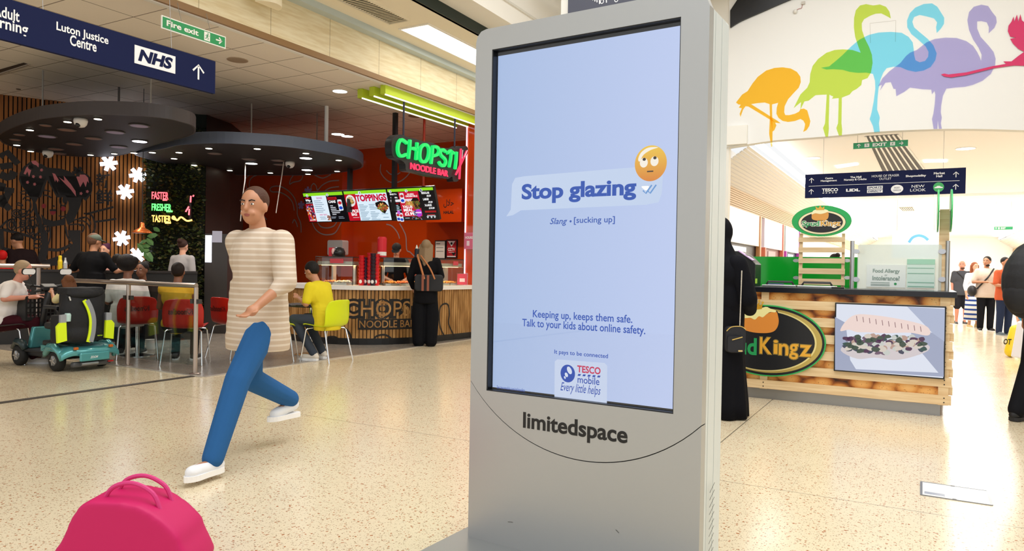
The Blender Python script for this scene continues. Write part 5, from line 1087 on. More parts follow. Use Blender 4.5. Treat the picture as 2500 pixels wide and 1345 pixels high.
s.poly(SLW, ZW([(655, 450), (735, 450), (730, 490), (690, 515), (660, 490)]), D2); s.build('red_shapes', RD, t)
s = MB(); s.poly(SLW, ZW([(650, 435), (740, 435), (738, 460), (655, 460)]), D3); s.build('mouth_top', MK, t)
for k, (x, y) in enumerate(((400, 870), (990, 930))):
    s = MB()
    for i in range(5): a = i * 1.257 + .3; s.stroke(SLW, ZV([(x, y), (x + 75 * math.cos(a) * (1 if k else .6), y + 65 * math.sin(a) * (1 if k else .6))]), 0.05, D3)
    s.build('hair_flower', MK, t)
def glyphs(txt, bl, tr, label, off=0.03):
    s = MB(); s.textpx(SLW, txt, bl, tr, d=D1, off=off); return tag(s.build('wall_lettering', MK), label, 'lettering')
glyphs('\u65b0', (234, 458), (270, 424), 'upper small black character on the slats right of the mural girl', 0.02); glyphs('\u9c9c', (233, 499), (275, 463), 'lower small black character on the slats right of the mural girl', 0.02)
s = MB(); 
for p, wd in (([(0, 745), (90, 685), (230, 835)], .1), ([(0, 870), (160, 850)], .1), ([(0, 965), (90, 1005), (150, 990), (180, 930)], .12)): s.stroke(SLW, ZV(p), wd, D1)
for p, wd in (([(40, 90), (0, 190)], .1), ([(0, 165), (185, 190)], .08), ([(120, 200), (60, 320), (0, 400)], .1), ([(10, 250), (60, 370), (135, 440)], .1)): s.stroke(SLW, ZW(p), wd, D1)
tag(s.build('wall_lettering', MK), 'big bold black brush strokes at the left edge of the slat wall', 'lettering')
mfl = mat('#ffffff', 0.4, emit=5.0, ecol='#eef0ff')
for x, y, lb in ((265, 400, 'glowing white flower wall light, highest on the slats'), (335, 428, 'glowing white flower wall light beside the planted wall top'), (305, 469, 'glowing white flower wall light, third from the top'), (296, 582, 'glowing white flower wall light, fourth from the top'), (334, 622, 'glowing white flower wall light, lowest of the five')):
    q = SLW.px(x, y); t = thing('flower_light', lb, 'wall light', tuple(SLW.pt(q[0], q[1])), group='flower shaped wall lights')
    s = MB()
    for k in range(6): a = k * PI / 3 + 0.2; s.stroke(SLW, [q, (q[0] + .135 * math.cos(a), q[1] + .135 * math.sin(a))], 0.062, 0.085 + k * .0006, th=0.03)
    s.build('lit_face', mfl, t)
    s = MB()
    for k in range(6): a = k * PI / 3 + 0.2; s.stroke(SLW, [q, (q[0] + .128 * math.cos(a), q[1] + .128 * math.sin(a))], 0.05, 0.055 + k * .0006, th=0.05)
    s.build('casing', mat('#cfd2e2', 0.4), t)
# neon words
NF = Frame(PLW.pt(0, 0, 0.26), PLW.U, (0, 0, 1))
def neonword(txt, bl, tr, col, label, extra=()):
    t = thing('neon_word', label, 'neon sign', tuple(NF.pt(*NF.px(*bl))), group='neon words on the planted wall')
    s = MB(); s.textpx(NF, txt, bl, tr, d=0.0, off=0.012, th=0.02)
    for p in extra: s.stroke(NF, spline(NF.P(p), 4) if len(p) > 2 else NF.P(p), 0.03, 0.006, th=0.02)
    s.build('tube', mat('#ffffff', 0.4, emit=1.7, ecol=col), t)
    a = NF.px(*bl); b = NF.px(*tr); MB().rect(NF, a[0], (a[1] + b[1]) / 2 - .01, b[0], (a[1] + b[1]) / 2 + .01, -0.14, -0.03).build('bracket', mat('#15150f', 0.5), t)
neonword('FASTER', (370, 486), (411, 469), '#ff1f45', 'red neon word FASTER, top of the three', [[(397, 488), (408, 488)]])
neonword('FRESHER', (370, 514), (418, 498), '#10ee55', 'green neon word FRESHER, middle of the three', [[(406, 516), (421, 516)]])
neonword('TASTIER', (370, 542), (417, 526), '#ffb020', 'yellow neon word TASTIER with a noodle tail, bottom of the three', [[(403, 544), (417, 544)], [(428, 536), (421, 533), (424, 528), (432, 538), (442, 530), (456, 539), (469, 537)]])
t = thing('neon_chopsticks', 'red neon chopsticks right of the neon words', 'neon sign', tuple(NF.pt(*NF.px(462, 520))))
s = MB()
for p in (((466, 478), (465, 494)), ((473, 476), (471, 480)), ((461, 504), (453, 517)), ((462, 510), (461, 525))): s.stroke(NF, NF.P(p), 0.022, 0.006, th=0.02)
s.build('tube', mat('#ffffff', 0.4, emit=2.0, ecol='#ff3050'), t); q = NF.px(463, 500); MB().rect(NF, q[0] - .02, q[1] - .25, q[0] + .02, q[1] + .15, -0.24, -0.03).build('bracket', mat('#15150f', .5), t)
for xx, yy, c, p in ((392, 480, (1, .1, .2), 6), (395, 508, (.1, 1, .3), 6), (400, 536, (1, .6, .1), 8)):
    pass
# copper pendant lamp
p = at_d(347, 569, 11.3); t = thing('pendant_lamp', 'copper dome pendant lamp left of the neon words', 'lamp', (p.x, p.y, p.z))
MB().lathe([(0.145, 0.0), (0.14, 0.015), (0.10, 0.05), (0.05, 0.075), (0.035, 0.11), (0.03, 0.16), (0.012, 0.17), (0.012, 0.15), (0.03, 0.07), (0.135, 0.004)], (0, 0, 0), 28).build('shade', mat('#c8652c', 0.3, 0.7), t, smooth=True, world=False)
MB().lathe([(0.11, 0.006), (0.11, 0.012)], (0, 0, 0), 20).build('bulb', mat('#ffffff', .4, emit=6, ecol='#ffd9a0'), t, world=False)
MB().tube([(0, 0, 0.16), (0, 0, H_FOOD - p.z)], 0.006, 6).build('cord', BLACK, t, world=False)
l = spot('pendant_lamp_light', tuple(p - V((0, 0, .03))), 12, (1, .75, .45), 140)
# white cables hanging under the right canopy
for pts, lb in (([(599, 400), (598, 440), (592, 480), (587, 540)], 'white cable hanging from the slate-rimmed canopy, left one'), ([(693, 392), (688, 430), (680, 480), (674, 520)], 'thin pale cable hanging from the slate-rimmed canopy, right one')):
    tag(MB().tube([at_d(x, y, 12.5) for x, y in pts], 0.008, 6).build('hanging_cable', mat('#cfc6be', .4)), lb, 'cable')
# tall lit fridge glimpsed left of the orange wall
p = at_d(514, 600, 12.7); t = thing('drinks_fridge', 'white lit drinks fridge edge glimpsed behind the passer-by', 'fridge', (p.x, p.y, 0)); R_ = math.atan2(CR.y, CR.x)
q = thing('x', 'x', 'x'); bpy.data.objects.remove(q)
t.rotation_euler = (0, 0, R_); WM[t.name] = Matrix.Translation((p.x, p.y, 0)) @ Matrix.Rotation(R_, 4, 'Z')
MB().bx(-0.1, 0.30, 0, 0.28, 0, 1.75).build('cabinet', mat('#3a3634', .4), t, world=False); MB().bx(-0.09, 0.02, -0.006, 0, 1.25, 1.72).build('lit_door', mat('#ffffff', .3, emit=3, ecol='#dfe6ff'), t, world=False); MB().bx(0.03, 0.2, -0.006, 0, 1.6, 1.8).build('header', mat('#8f8d99', .3, emit=.6), t, world=False)

# ================================================================== BOOTH PARTITION, RAILS
pa = at_d(-40, 660, 10.4); pb = at_d(482, 660, 11.7); pa.z = pb.z = 0
BF = Frame(pa, pb - pa, (0, 0, 1)); BW = (pb - pa).length
t = thing('booth_partition', 'low black partition with a bar top behind the scooter', 'partition', tuple(pa))
MB().rect(BF, 0, 0, BW, 1.06, -0.08, 0).build('panel', mat('#17130f', 0.35), t); MB().rect(BF, -0.02, 1.06, BW, 1.10, -0.22, 0.05).build('bar_top', mat('#1c1411', 0.25), t, bevel=0.004)
def rail(fr, u0, u1, posts, z, label, glass=True):
    t = thing('glass_railing', label, 'railing', tuple(fr.pt(u0, 0)))
    MB().tube([fr.pt(u0, z), fr.pt(u1, z)], 0.028, 14).build('handrail', mat('#b9aca3', 0.25, 0.85), t, smooth=False)
    for u in posts:
        MB().tube([fr.pt(u, 0), fr.pt(u, z - 0.02)], 0.024, 12).build('post', mat('#b9aca3', 0.3, 0.85), t)
        MB().lathe([(0.06, 0.004), (0.06, 0.012), (0.03, 0.02)], tuple(fr.pt(u, 0)), 20).build('base_flange', mat('#a59a92', 0.3, 0.85), t)
        if glass: MB().rect(fr, u + 0.03, z - 0.2, u + 0.075, z - 0.15, -0.02, 0.02).rect(fr, u - 0.075, z - 0.2, u - 0.03, z - 0.15, -0.02, 0.02).build('glass_clamp', mat('#3a3532', .4), t)
    if glass:
        s = MB(); us = [u0] + list(posts) + [u1]
        for a, b in zip(posts[:-1], posts[1:]): s.rect(fr, a + 0.05, 0.1, b - 0.05, z - 0.09, -0.005, 0.005)
        s.rect(fr, u0 + 0.45, 0.1, posts[0] - 0.05, z - 0.09, -0.005, 0.005); s.build('glass', pane('#e9efee', 0.05), t)
RF = Frame((0, 5.27, 0), (1, 0, 0), (0, 0, 1))
rail(RF, -9.43, -7.0, (-8.23, -7.0), 0.985, 'steel handrail on posts with glass panels beside the red chairs')
p0 = at_d(22, 640, 8.95); p1 = at_d(122, 646, 9.2)
R2 = Frame((p0.x, p0.y, 0), (p1.x - p0.x, p1.y - p0.y, 0), (0, 0, 1)); L2 = (V((p1.x, p1.y)) - V((p0.x, p0.y))).length
rail(R2, -0.4, L2, (L2 - 0.12,), p1.z - 0.02, 'short steel rail end above the grey-haired woman', False)
# ================================================================== POTATO STALL
SP = Frame((0, 7.4, 0), (1, 0, 0), (0, 0, 1)); xl, xr = -2.35, 0.222
m_ply = grainy('#dcbd90', '#ecd4ab', scale=(1.5, 1, 22), rough=0.5)
def potato_print():
    m, nt, b = newmat(0.35, 0.4); tc = N(nt, 'ShaderNodeTexCoord'); mp = N(nt, 'ShaderNodeMapping'); mp.inputs['Scale'].default_value = (1, 1, 1.25); nt.links.new(tc.outputs['Object'], mp.inputs[0])
    v = N(nt, 'ShaderNodeTexVoronoi'); v.inputs['Scale'].default_value = 6.0; v.inputs['Randomness'].default_value = 0.85; nt.links.new(mp.outputs[0], v.inputs['Vector'])
    r = N(nt, 'ShaderNodeValToRGB'); e = r.color_ramp.elements; e[0].position = 0.0; e[0].color = lin('#f6cd8a'); e[1].position = 0.8; e[1].color = lin('#3a1a0c')
    for p, c in ((0.34, '#edb56a'), (0.54, '#d08a40'), (0.66, '#8f4c1a')): x = e.new(p); x.color = lin(c)
    nt.links.new(v.outputs['Distance'], r.inputs[0]); n = N(nt, 'ShaderNodeTexNoise'); n.inputs['Scale'].default_value = 70; nt.links.new(tc.outputs['Object'], n.inputs['Vector'])
    c = mixc(nt, math_(nt, 'MULTIPLY', math_(nt, 'GREATER_THAN', n.outputs[0], 0.66), 0.6), r.outputs[0], lin('#9a6028')); nt.links.new(c, b.inputs['Base Color']); return m
ST = thing('food_stall_counter', 'pallet-clad potato stall counter with printed potatoes and a black top', 'counter', (-1.0, 7.4, 0))
MB().bx(xl, xr - 0.06, 7.44, 8.15, 0.0, 0.11).build('plinth', mat('#9b9da0', 0.3, 0.7), ST)
MB().bx(xl, xr - 0.02, 7.425, 8.2, 0.1, 1.05).build('carcass', potato_print(), ST)
MB().bx(xl - .02, xr + 0.045, 7.37, 8.25, 1.048, 1.10).build('worktop', mat('#14161f', 0.25), ST, bevel=0.004)
s = MB()
for k in range(6): z = 0.105 + k * 0.1575; s.bx(xl, xr + 0.02, 7.4, 7.424, z, z + 0.083)
s.build('planks', m_ply, ST)
s = MB()
for px_ in (1864, ): u = SP.px(px_, 900)[0]; s.bx(u - 0.035, u + 0.035, 7.41, 7.426, 0.1, 1.048)
s.bx(xr - 0.08, xr - 0.002, 7.41, 7.426, 0.1, 1.048); s.build('uprights', m_ply, ST)
s = MB()
for k in range(6): z = 0.105 + k * 0.1575; s.bx(xr - 0.045, xr + 0.03, 7.426, 8.15, z + 0.086, z + 0.155)
s.build('end_blocks', m_ply, ST)
s = MB()
for k in range(6):
    z = 0.105 + k * 0.1575
    for u in (xr - 0.035,) + ((SP.px(1864, 900)[0],) if k in (0,) else ()):
        for dz in (0.022, 0.06): s.poly(SP, circle(u, z + dz, 0.006, 0.006, 8), 0.0015)
s.build('nail_heads', mat('#2c2118', 0.5), ST)
# oval logo board
cu = SP.px(1872, 832)[0]; au = SP.px(2017, 842)[0] - cu; v0, v1 = SP.px(1884, 919)[1], SP.px(1868, 744)[1]; cv = (v0 + v1) / 2; av = (v1 - v0) / 2
OV = thing('logo_board', 'large oval SpudKingz logo board in black, gold and green on the stall front', 'sign', tuple(SP.pt(cu, v0)))
gold = mat('#c8b264', 0.3, 0.5); blk = mat('#14161c', 0.35)
MB().poly(SP, circle(cu, cv, au, av, 64), 0.001, 0.02).build('green_edge', mat('#2fae5a', 0.4), OV)
MB().poly(SP, circle(cu, cv, au - .012, av - .012, 64), 0.0205).build('black_rim', blk, OV)
MB().poly(SP, circle(cu, cv, au * .94, av * .9, 64), 0.0215).build('gold_band', gold, OV)
MB().poly(SP, circle(cu - .03, cv, au * .905, av * .86, 64), 0.0225).build('pale_gold_line', mat('#efe29a', .3, .3), OV)
MB().poly(SP, circle(cu - .035, cv, au * .885, av * .83, 64), 0.0235).build('black_field', blk, OV)
def ZS_(p): return SP.P([(1800 + x / 5.381, 700 + y / 5.381) for x, y in p])
pot = spline(ZS_([(60, 440), (100, 400), (250, 380), (400, 350), (510, 320), (545, 400), (548, 480), (520, 550), (470, 590), (380, 606), (240, 600), (130, 575), (60, 540)]), 4, True)
MB().poly(SP, [(cu_ + (cu_ - cu) * 0.06, v + (v - 0.72) * .06) for cu_, v in pot], 0.0245).build('potato_outline', blk, OV)
MB().poly(SP, pot, 0.0255).build('potato', mat('#d98a35', .45), OV)
cr_ = spline(ZS_([(40, 400), (60, 330), (150, 300), (250, 300), (380, 262), (440, 285), (515, 310), (500, 335), (440, 330), (390, 360), (340, 400), (290, 385), (240, 430), (180, 405), (120, 410)]), 3, True)
MB().poly(SP, cr_, 0.0262).build('cream_topping', mat('#ece7a4', .5), OV)
MB().poly(SP, ZS_([(175, 305), (160, 240), (195, 255), (190, 200), (215, 240), (240, 180), (265, 235), (300, 195), (300, 250), (342, 215), (330, 290), (250, 300)]), 0.027).build('crown', mat('#d8a02c', .35, .3), OV)
s = MB()
for x, y in ((187, 198), (240, 176), (296, 186), (342, 208)): q = ZS_([(x, y)])[0]; s.poly(SP, circle(q[0], q[1], .012, .012, 10), 0.0275)
s.build('crown_balls', mat('#e6b84a', .35, .3), OV)
MB().poly(SP, ZS_([(248, 225), (266, 250), (248, 275), (230, 250)]), 0.028).build('crown_gem', mat('#1f8a4a', .2), OV)
s = MB(); qa = ZS_([(-240, 870)])[0]; qb = ZS_([(265, 670)])[0]; s.text(SP, 'Spud', qa[0], qa[1] - .045, qb[0], qb[1], d=0.0255, off=0.03); s.build('green_lettering', mat('#1f9a58', .4), OV)
# gold lettering drawn as stepped growing letters
for ch, x0, x1, yb, yt in (('K', 303, 460, 872, 668), ('i', 482, 540, 876, 700), ('n', 550, 678, 890, 752), ('g', 686, 806, 945, 752), ('z', 822, 978, 908, 768)):
    a = ZS_([(x0, yb)])[0]; b = ZS_([(x1, yt)])[0]
    MB().text(SP, ch, a[0] - .008, a[1] - .008, b[0] + .008, b[1] + .008, d=0.0245, off=0.05).build('letter_edge', mat('#8f7a3c', .4), OV)
    MB().text(SP, ch, a[0], a[1], b[0], b[1], d=0.026, off=0.015).build('gold_letter', mat('#efb43e', .35, .2), OV)
# framed screen with the sandwich picture
a = SP.px(2037, 903); q = [SP.px(*p) for p in ((2036, 904), (2306, 926), (2310, 747), (2039, 739))]
u0_, u1_ = q[0][0], q[1][0]; z0_, z1_ = (q[0][1] + q[1][1]) / 2, (q[2][1] + q[3][1]) / 2
TS = thing('display_screen', 'black framed screen on the stall front showing a toasted sandwich', 'screen', tuple(SP.pt((u0_ + u1_) / 2, z0_)))
MB().rect(SP, u0_, z0_, u1_, z1_, 0.001, 0.03).build('casing', mat('#101114', .3), TS, bevel=0.003)
def es(c, e=.8): return mat('#030303', .12, emit=e, ecol=c)
k = .012; MB().rect(SP, u0_ + k, z0_ + k, u1_ - k, z1_ - k, .031).build('picture_background', es('#dfe4f2', .95), TS)
def SQ(pts): return SP.P([(1740 + x / 3.539, 680 + y / 3.539) for x, y in pts])
MB().poly(SP, SQ([(1060, 330), (1150, 380), (1190, 700), (1240, 780), (1950, 810), (1740, 560), (1700, 420), (1995, 490), (1995, 845), (1060, 785)]), .0315).build('grey_tray', es('#aab2cd', .85), TS)
MB().poly(SP, SQ([(1680, 240), (2005, 262), (2000, 540), (1900, 470)]), .0316).build('blue_grey_corner', es('#b9c2dc', .85), TS)
MB().poly(SP, spline(SQ([(1110, 620), (1190, 560), (1500, 540), (1830, 560), (1860, 620), (1700, 680), (1560, 700), (1400, 680), (1250, 690)]), 4, True), .032).build('lower_bread', es('#d9cfd2', .9), TS)
rr = random.Random(5); cols = ['#4a4f64', '#3c5a56', '#7a6278', '#c9a89a', '#d8dcd6', '#5a3a5a', '#e8ddd0', '#4a5a4e']
for i, c in enumerate(cols):
    m = MB()
    for j in range(16):
        x = rr.uniform(1150, 1850); y = 560 + rr.uniform(-75, 85) * (1 - abs(x - 1480) / 900); m.poly(SP, spline(SQ([(x + rr.uniform(20, 48) * math.cos(a_ * 1.257) * .9, y + rr.uniform(12, 30) * math.sin(a_ * 1.257)) for a_ in range(5)]), 2, True), .0325 + i * .0001)
    m.build('filling_picture', es(c, .8), TS)
MB().poly(SP, spline(SQ([(1105, 450), (1150, 370), (1240, 310), (1400, 315), (1600, 345), (1780, 385), (1860, 420), (1880, 470), (1840, 490), (1700, 465), (1500, 470), (1350, 462), (1250, 460), (1180, 440)]), 4, True), .034).build('upper_bread', es('#f0d9d2', .95), TS)
m = MB()
for i in range(11): x = 1245 + i * 55; y = 325 + i * 9; m.stroke(SP, SQ([(x, y - 4), (x + 6, y + 42)]), .006, .0345)
m.build('grill_marks', es('#a98488', .7), TS)
# things standing on the stall: pallet sign, oval sign, screens, till
PS = Frame((0, 7.95, 0), (1, 0, 0), (0, 0, 1)); t = thing('pallet_sign_stand', 'upright pale pallet slats carrying the oval sign on the stall counter', 'stand', tuple(PS.pt(PS.px(2006, 690)[0], 1.10)))
s = MB()
for ya, yb in ((591, 579), (616, 604), (642, 631), (668, 656), (694, 682)): a = PS.px(1950, ya); b = PS.px(2063, yb); s.rect(PS, a[0], a[1], b[0], b[1], 0, 0.018)
s.build('slats', m_ply, t); s = MB()
for xa, xb in ((1949, 1960), (2053, 2063)): a = PS.px(xa, 694); b = PS.px(xb, 570); s.rect(PS, a[0], 1.10, b[0], b[1], -0.03, -0.002)
s.build('uprights', m_ply, t)
s = MB()
for x in (1943, 2068):
    for y in (636, 678): q = PS.px(x, y); s.poly(PS, circle(q[0], q[1], .03, .018, 14), -.02, -.01)
s.build('steel_discs', STEEL, t)
def oval(fr, c, a, b, name, label, mini=True):
    t = thing(name, label, 'sign', tuple(fr.pt(c[0], c[1] - b)))
    MB().poly(fr, circle(c[0], c[1], a, b, 56), 0.02, 0.045).build('green_edge', mat('#23a554', .4), t)
    if mini:
        for f, g, c_, dd in ((.80, .78, '#1a1a1c', .046), (.785, .76, '#efe3b8', .047), (.70, .66, '#1a1a1c', .048)): MB().poly(fr, circle(c[0] + a * .02, c[1] - b * .1, a * f, b * g, 56), dd).build('ring', mat(c_, .4), t)
        MB().poly(fr, spline([(c[0] + a * x, c[1] + b * y) for x, y in ((-.32, .35), (-.28, .1), (0, .0), (.2, .1), (.25, .4), (.18, .62), (-.1, .7), (-.28, .6))], 4, True), .049).build('potato', mat('#d99a48', .4), t)
        MB().poly(fr, spline([(c[0] + a * x, c[1] + b * y) for x, y in ((-.32, .42), (-.2, .5), (0, .45), (.24, .6), (.12, .75), (-.15, .75), (-.28, .65))], 4, True), .050).build('cream_topping', mat('#f1ecc0', .4), t)
        MB().poly(fr, [(c[0] + a * x, c[1] + b * y) for x, y in ((-.17, .7), (-.2, .95), (-.1, .82), (-.04, 1.0), (.03, .83), (.1, .95), (.1, .7))], .051).build('crown', mat('#d8a83c', .4), t)
        MB().text(fr, 'Spud', c[0] - a * .66, c[1] - b * .46, c[0] - a * .04, c[1] + b * .04, d=.049, off=.08).build('letter_edge', mat('#f3efe0', .4), t); MB().text(fr, 'Kingz', c[0] - a * .03, c[1] - b * .46, c[0] + a * .67, c[1] + b * .04, d=.049, off=.08).build('letter_edge', mat('#f3efe0', .4), t)
        MB().text(fr, 'Spud', c[0] - a * .64, c[1] - b * .44, c[0] - a * .06, c[1] + b * .02, d=.0505, off=.02).build('green_lettering', mat('#2a9a5a', .4), t); MB().text(fr, 'Kingz', c[0] - a * .01, c[1] - b * .44, c[0] + a * .65, c[1] + b * .02, d=.0505, off=.02).build('gold_lettering', mat('#d9a23a', .4), t)
    return t
c = PS.px(2006, 540); a = PS.px(2080, 540)[0] - c[0]; b = (PS.px(2006, 502)[1] - PS.px(2006, 577)[1]) / 2; oval(PS, c, a, b, 'oval_sign', 'small oval SpudKingz sign with green rim on top of the pallet stand')
p = at_y(2304, 560, 7.95)
t = thing('pallet_sign_stand', 'narrow tan pallet post at the right end of the stall', 'stand', (p.x, 7.95, 1.1)); MB().bx(p.x - .035, p.x + .045, 7.9, 8.0, 1.10, at_y(2304, 512, 7.95).z).build('post', m_ply, t)
for dx, lb in ((-0.05, 'thin green oval sign seen edge-on, left of the tan post'), (0.055, 'thin green oval sign seen edge-on, right of the tan post')):
    zc = at_y(2304, 515, 7.95).z; fr = Frame((p.x + dx - .006, 7.95, zc), (0, 1, 0), (0, 0, 1)); t = thing('oval_sign', lb, 'sign', (p.x + dx, 7.95, zc - .2), group='edge-on oval signs on the tan post')
    MB().poly(fr, circle(0, 0, .34, .2, 40), 0, .012).build('board', mat('#35b868', .4), t)
    MB().tube([(p.x + dx, 7.95, zc), (p.x, 7.95, zc)], .01, 6).build('fixing', STEEL, t)
t = thing('back_screen', 'glossy green splash panel behind the stall counter', 'panel', (-1.2, 8.85, 1.05)); a = at_y(1812, 626, 8.85); b = at_y(2096, 626, 8.85)
MB().bx(a.x - .5, b.x, 8.83, 8.87, 1.0, a.z).build('panel', mat('#119a2c', .12, emit=0.0), t)
tag(MB().bx(xl, xr, 8.8, 9.4, 0, 1.0).build('rear_counter', mat('#23242a', .4)), 'dark rear counter of the potato stall carrying the green panel', 'counter')
p2 = at_y(2080, 650, 7.9); p3 = at_y(2313, 650, 7.9)
for pp, lb in ((p2, 'brushed steel screen post left of the allergy card'), (p3, 'brushed steel screen post at the right end of the stall')):
    top = at_y(2080 if pp is p2 else 2313, 588, 7.9).z; tag(MB().tube([(pp.x, 7.9, 1.10), (pp.x, 7.9, top)], .02, 16).build('screen_post', STEEL, smooth=False), lb, 'post', 'steel screen posts')
t = thing('sneeze_screen', 'frosted glass guard between two steel posts on the stall counter', 'glass screen', (p2.x, 7.9, 1.12))
GS = Frame((0, 7.9, 0), (1, 0, 0), (0, 0, 1)); a = GS.px(2092, 709); b = GS.px(2300, 597)
MB().poly(GS, rrect(a[0], a[1] + .01, b[0], b[1], .02), -.005, .005).build('glass', mat('#e2efe9', .3, alpha=.6), t)
for x, y in ((2090, 614), (2090, 682), (2300, 614), (2300, 682)): q = GS.px(x, y); MB().poly(GS, circle(q[0], q[1], .032, .024, 16), -.012, .012).build('clamp', mat('#c9cdd6', .3, .6), t)
t = thing('allergy_card', 'pale card reading Food Allergy or Intolerance on the frosted screen', 'card', tuple(GS.pt(*GS.px(2160, 705)))); a = GS.px(2115, 705); b = GS.px(2212, 647)
MB().rect(GS, a[0], a[1] + .02, b[0], b[1], .012, .016).build('card', mat('#e8f0ec', .4), t)
s = MB(); s.textpx(GS, 'Food Allergy', (2131, 668), (2197, 657), d=.0175, off=.03); s.textpx(GS, 'or', (2160, 674), (2167, 670), d=.0175); s.textpx(GS, 'Intolerance?', (2130, 684), (2197, 674), d=.0175, off=.03)
for y in (690, 694, 697): q0 = GS.px(2126, y); q1 = GS.px(2172, y); s.rect(GS, q0[0], q0[1], q1[0], q1[1] + .002, .0175)
s.build('print', mat('#8fa39b', .5), t); q = GS.px(2186, 693); MB().poly(GS, circle(q[0], q[1], .012, .012, 16), .0176).build('leaf_mark', mat('#2f9a5a', .5), t)
t = thing('leaflet_holder', 'pale green ruled menu sheet in a clear holder beside the allergy card', 'menu holder', tuple(GS.pt(*GS.px(2250, 706)))); a = GS.px(2213, 707); b = GS.px(2283, 633)
MB().rect(GS, a[0], a[1] + .02, b[0], b[1], .014, .02).build('sheet', mat('#d4ece2', .4), t); MB().rect(GS, a[0], b[1] - .05, b[0], b[1], .021, .0215).build('header', mat('#a6d9c0', .4), t)
s = MB()
for y in (655, 668, 690, 700): q0 = GS.px(2216, y); q1 = GS.px(2280, y); s.rect(GS, q0[0], q0[1], q1[0], q1[1] + .003, .0215)
s.build('ruled_lines', mat('#8cbca8', .4), t)
t = thing('card_till', 'black till box with a lilac screen at the left of the stall counter', 'till', (-1.5, 7.9, 1.1)); a = at_y(1812, 700, 7.85); b = at_y(1856, 645, 7.85)
MB().poly(Frame((0, 7.6, 0), (1, 0, 0), (0, 0, 1)), [(a.x - .1, 1.101), (b.x, 1.101), (b.x, b.z), (b.x - .09, b.z + .09), (b.x - .17, b.z + .13), (a.x - .1, b.z + .13)], -.3, 0).build('housing', mat('#0f1416', .35), t, bevel=.006)
MB().beam((b.x - .165, 7.62, b.z + .133), (b.x - .02, 7.62, b.z + .035), .12, .008).build('lilac_screen', mat('#c9a8dc', .3), t)
q = at_y(1846, 686, 7.59); MB().box((q.x, 7.595, q.z), (.02, .006, .05)).build('green_sticker', mat('#a8d84a', .4), t)
for x, y, w_, lb, n_ in ((1905, 700, .32, 'flat steel tray with black handles on the stall counter, left one', 'serving_tray'), (1995, 702, .34, 'flat steel tray with black handles below the pallet stand', 'serving_tray')):
    p = at_y(x, 700, 7.62); t = thing(n_, lb, 'tray', (p.x, 7.62, 1.101), group='steel trays on the stall counter'); MB().bx(-w_ / 2, w_ / 2, -.1, .1, 0, .02).build('tray', STEEL, t, world=False, bevel=.004)
    MB().tube([(-w_ * .4, -.02, .02), (-w_ * .35, -.02, .05), (w_ * .35, -.02, .05), (w_ * .4, -.02, .02)], .011, 8).build('handle', BLACK, t, world=False)
p = at_y(2048, 702, 7.5); tag(MB().bx(p.x - .06, p.x + .05, 7.45, 7.53, 1.1005, 1.115).build('tablet', mat('#15161a', .3), bevel=.003), 'small flat black tablet lying near the steel post', 'tablet')
p = at_y(1893, 696, 7.8); tag(MB().bx(p.x - .09, p.x + .08, 7.75, 7.85, 1.1005, 1.13).build('folded_cloth', mat('#2a1f6a', .8), bevel=.008), 'folded dark blue cloth on the stall counter beside the left tray', 'cloth')

# ================================================================== SHOPS AND SIGNS ALONG THE FAR MALL
WL = Frame((-2.8, 0, 0), (0, 1, 0), (0, 0, 1))
def shop(bl, tr, cols, label, zt=2.34):
    ya = WL.px(*bl)[0]; yb = WL.px(*tr)[0]; t = thing('shopfront', label, 'shopfront', (-2.8, (ya + yb) / 2, 0), group='shopfronts on the left of the far mall')
    MB().rect(WL, ya, 1.75, yb, zt, -.06, 0).build('fascia', mat(cols[0], .25), t); MB().rect(WL, ya, 0, yb, 1.75, -.08, -.07).build('interior', mat(cols[1], .4), t)
    MB().rect(WL, yb - .12, 0, yb, zt, -.06, .02).rect(WL, ya, 0, ya + .1, 1.75, -.06, .02).build('frame', mat(cols[2], .4), t); ym = ya + (yb - ya) * .35
    MB().rect(WL, ym, .05, ya + (yb - ya) * .72, 1.7, -.065, -.06).build('lit_panel', mat(cols[3], .3, emit=cols[4]), t); return t
shop((1742, 690), (1856, 600), ('#f6f4f2', '#15161b', '#c98f5a', '#e9efe9', .5), 'white-fronted shop with dark doorway and a copper edge post, nearest on the left')
shop((1864, 690), (1912, 600), ('#efe0ee', '#8a5a5a', '#d8765a', '#b08a90', .2), 'pale lilac shop board with a red-orange frame, second on the left')
shop((1916, 690), (1952, 600), ('#dfeef6', '#1a2a55', '#c44ac0', '#bfe0f2', .5), 'pale blue window with magenta edge, third shop on the left')
WRt = Frame((4.0, 0, 0), (0, -1, 0), (0, 0, 1))
for i, (y0, y1, c) in enumerate(((13, 17, '#f7f4f2'), (17.4, 22, '#f2eeee'), (22.4, 28, '#f6f0ee'), (28.4, 36, '#f4f4f6'))):
    t = thing('shopfront', ('white glazed shopfront on the right of the far mall, nearest', 'pale shopfront on the right behind the walking men', 'pinkish white shopfront further down on the right', 'farthest white shopfront on the right of the mall')[i], 'shopfront', (4.0, (y0 + y1) / 2, 0), group='shopfronts on the right of the far mall')
    MB().bx(3.96, 4.02, y0, y1, 1.8, 2.34).build('fascia', mat(c, .3), t); MB().bx(3.98, 4.02, y0, y1, 0, 1.8).build('glazing', mat('#e9ecee', .15), t); MB().bx(3.94, 3.98, y0, y0 + .08, 0, 2.34).bx(3.94, 3.98, y1 - .08, y1, 0, 2.34).build('frame', mat('#d9b8a8' if i == 2 else '#dedede', .4), t)
FP = Frame((0, 20, 0), (1, 0, 0), (0, 0, 1)); a = FP.px(2178, 600); b = FP.px(2292, 562)
t = thing('hanging_poster', 'pale blue hanging poster with a blue wreath arc above the glass screen', 'poster', tuple(FP.pt(a[0], a[1]))); MB().rect(FP, a[0], a[1] - .3, b[0], b[1], -.02, 0).build('board', mat('#dbe9f8', .5), t)
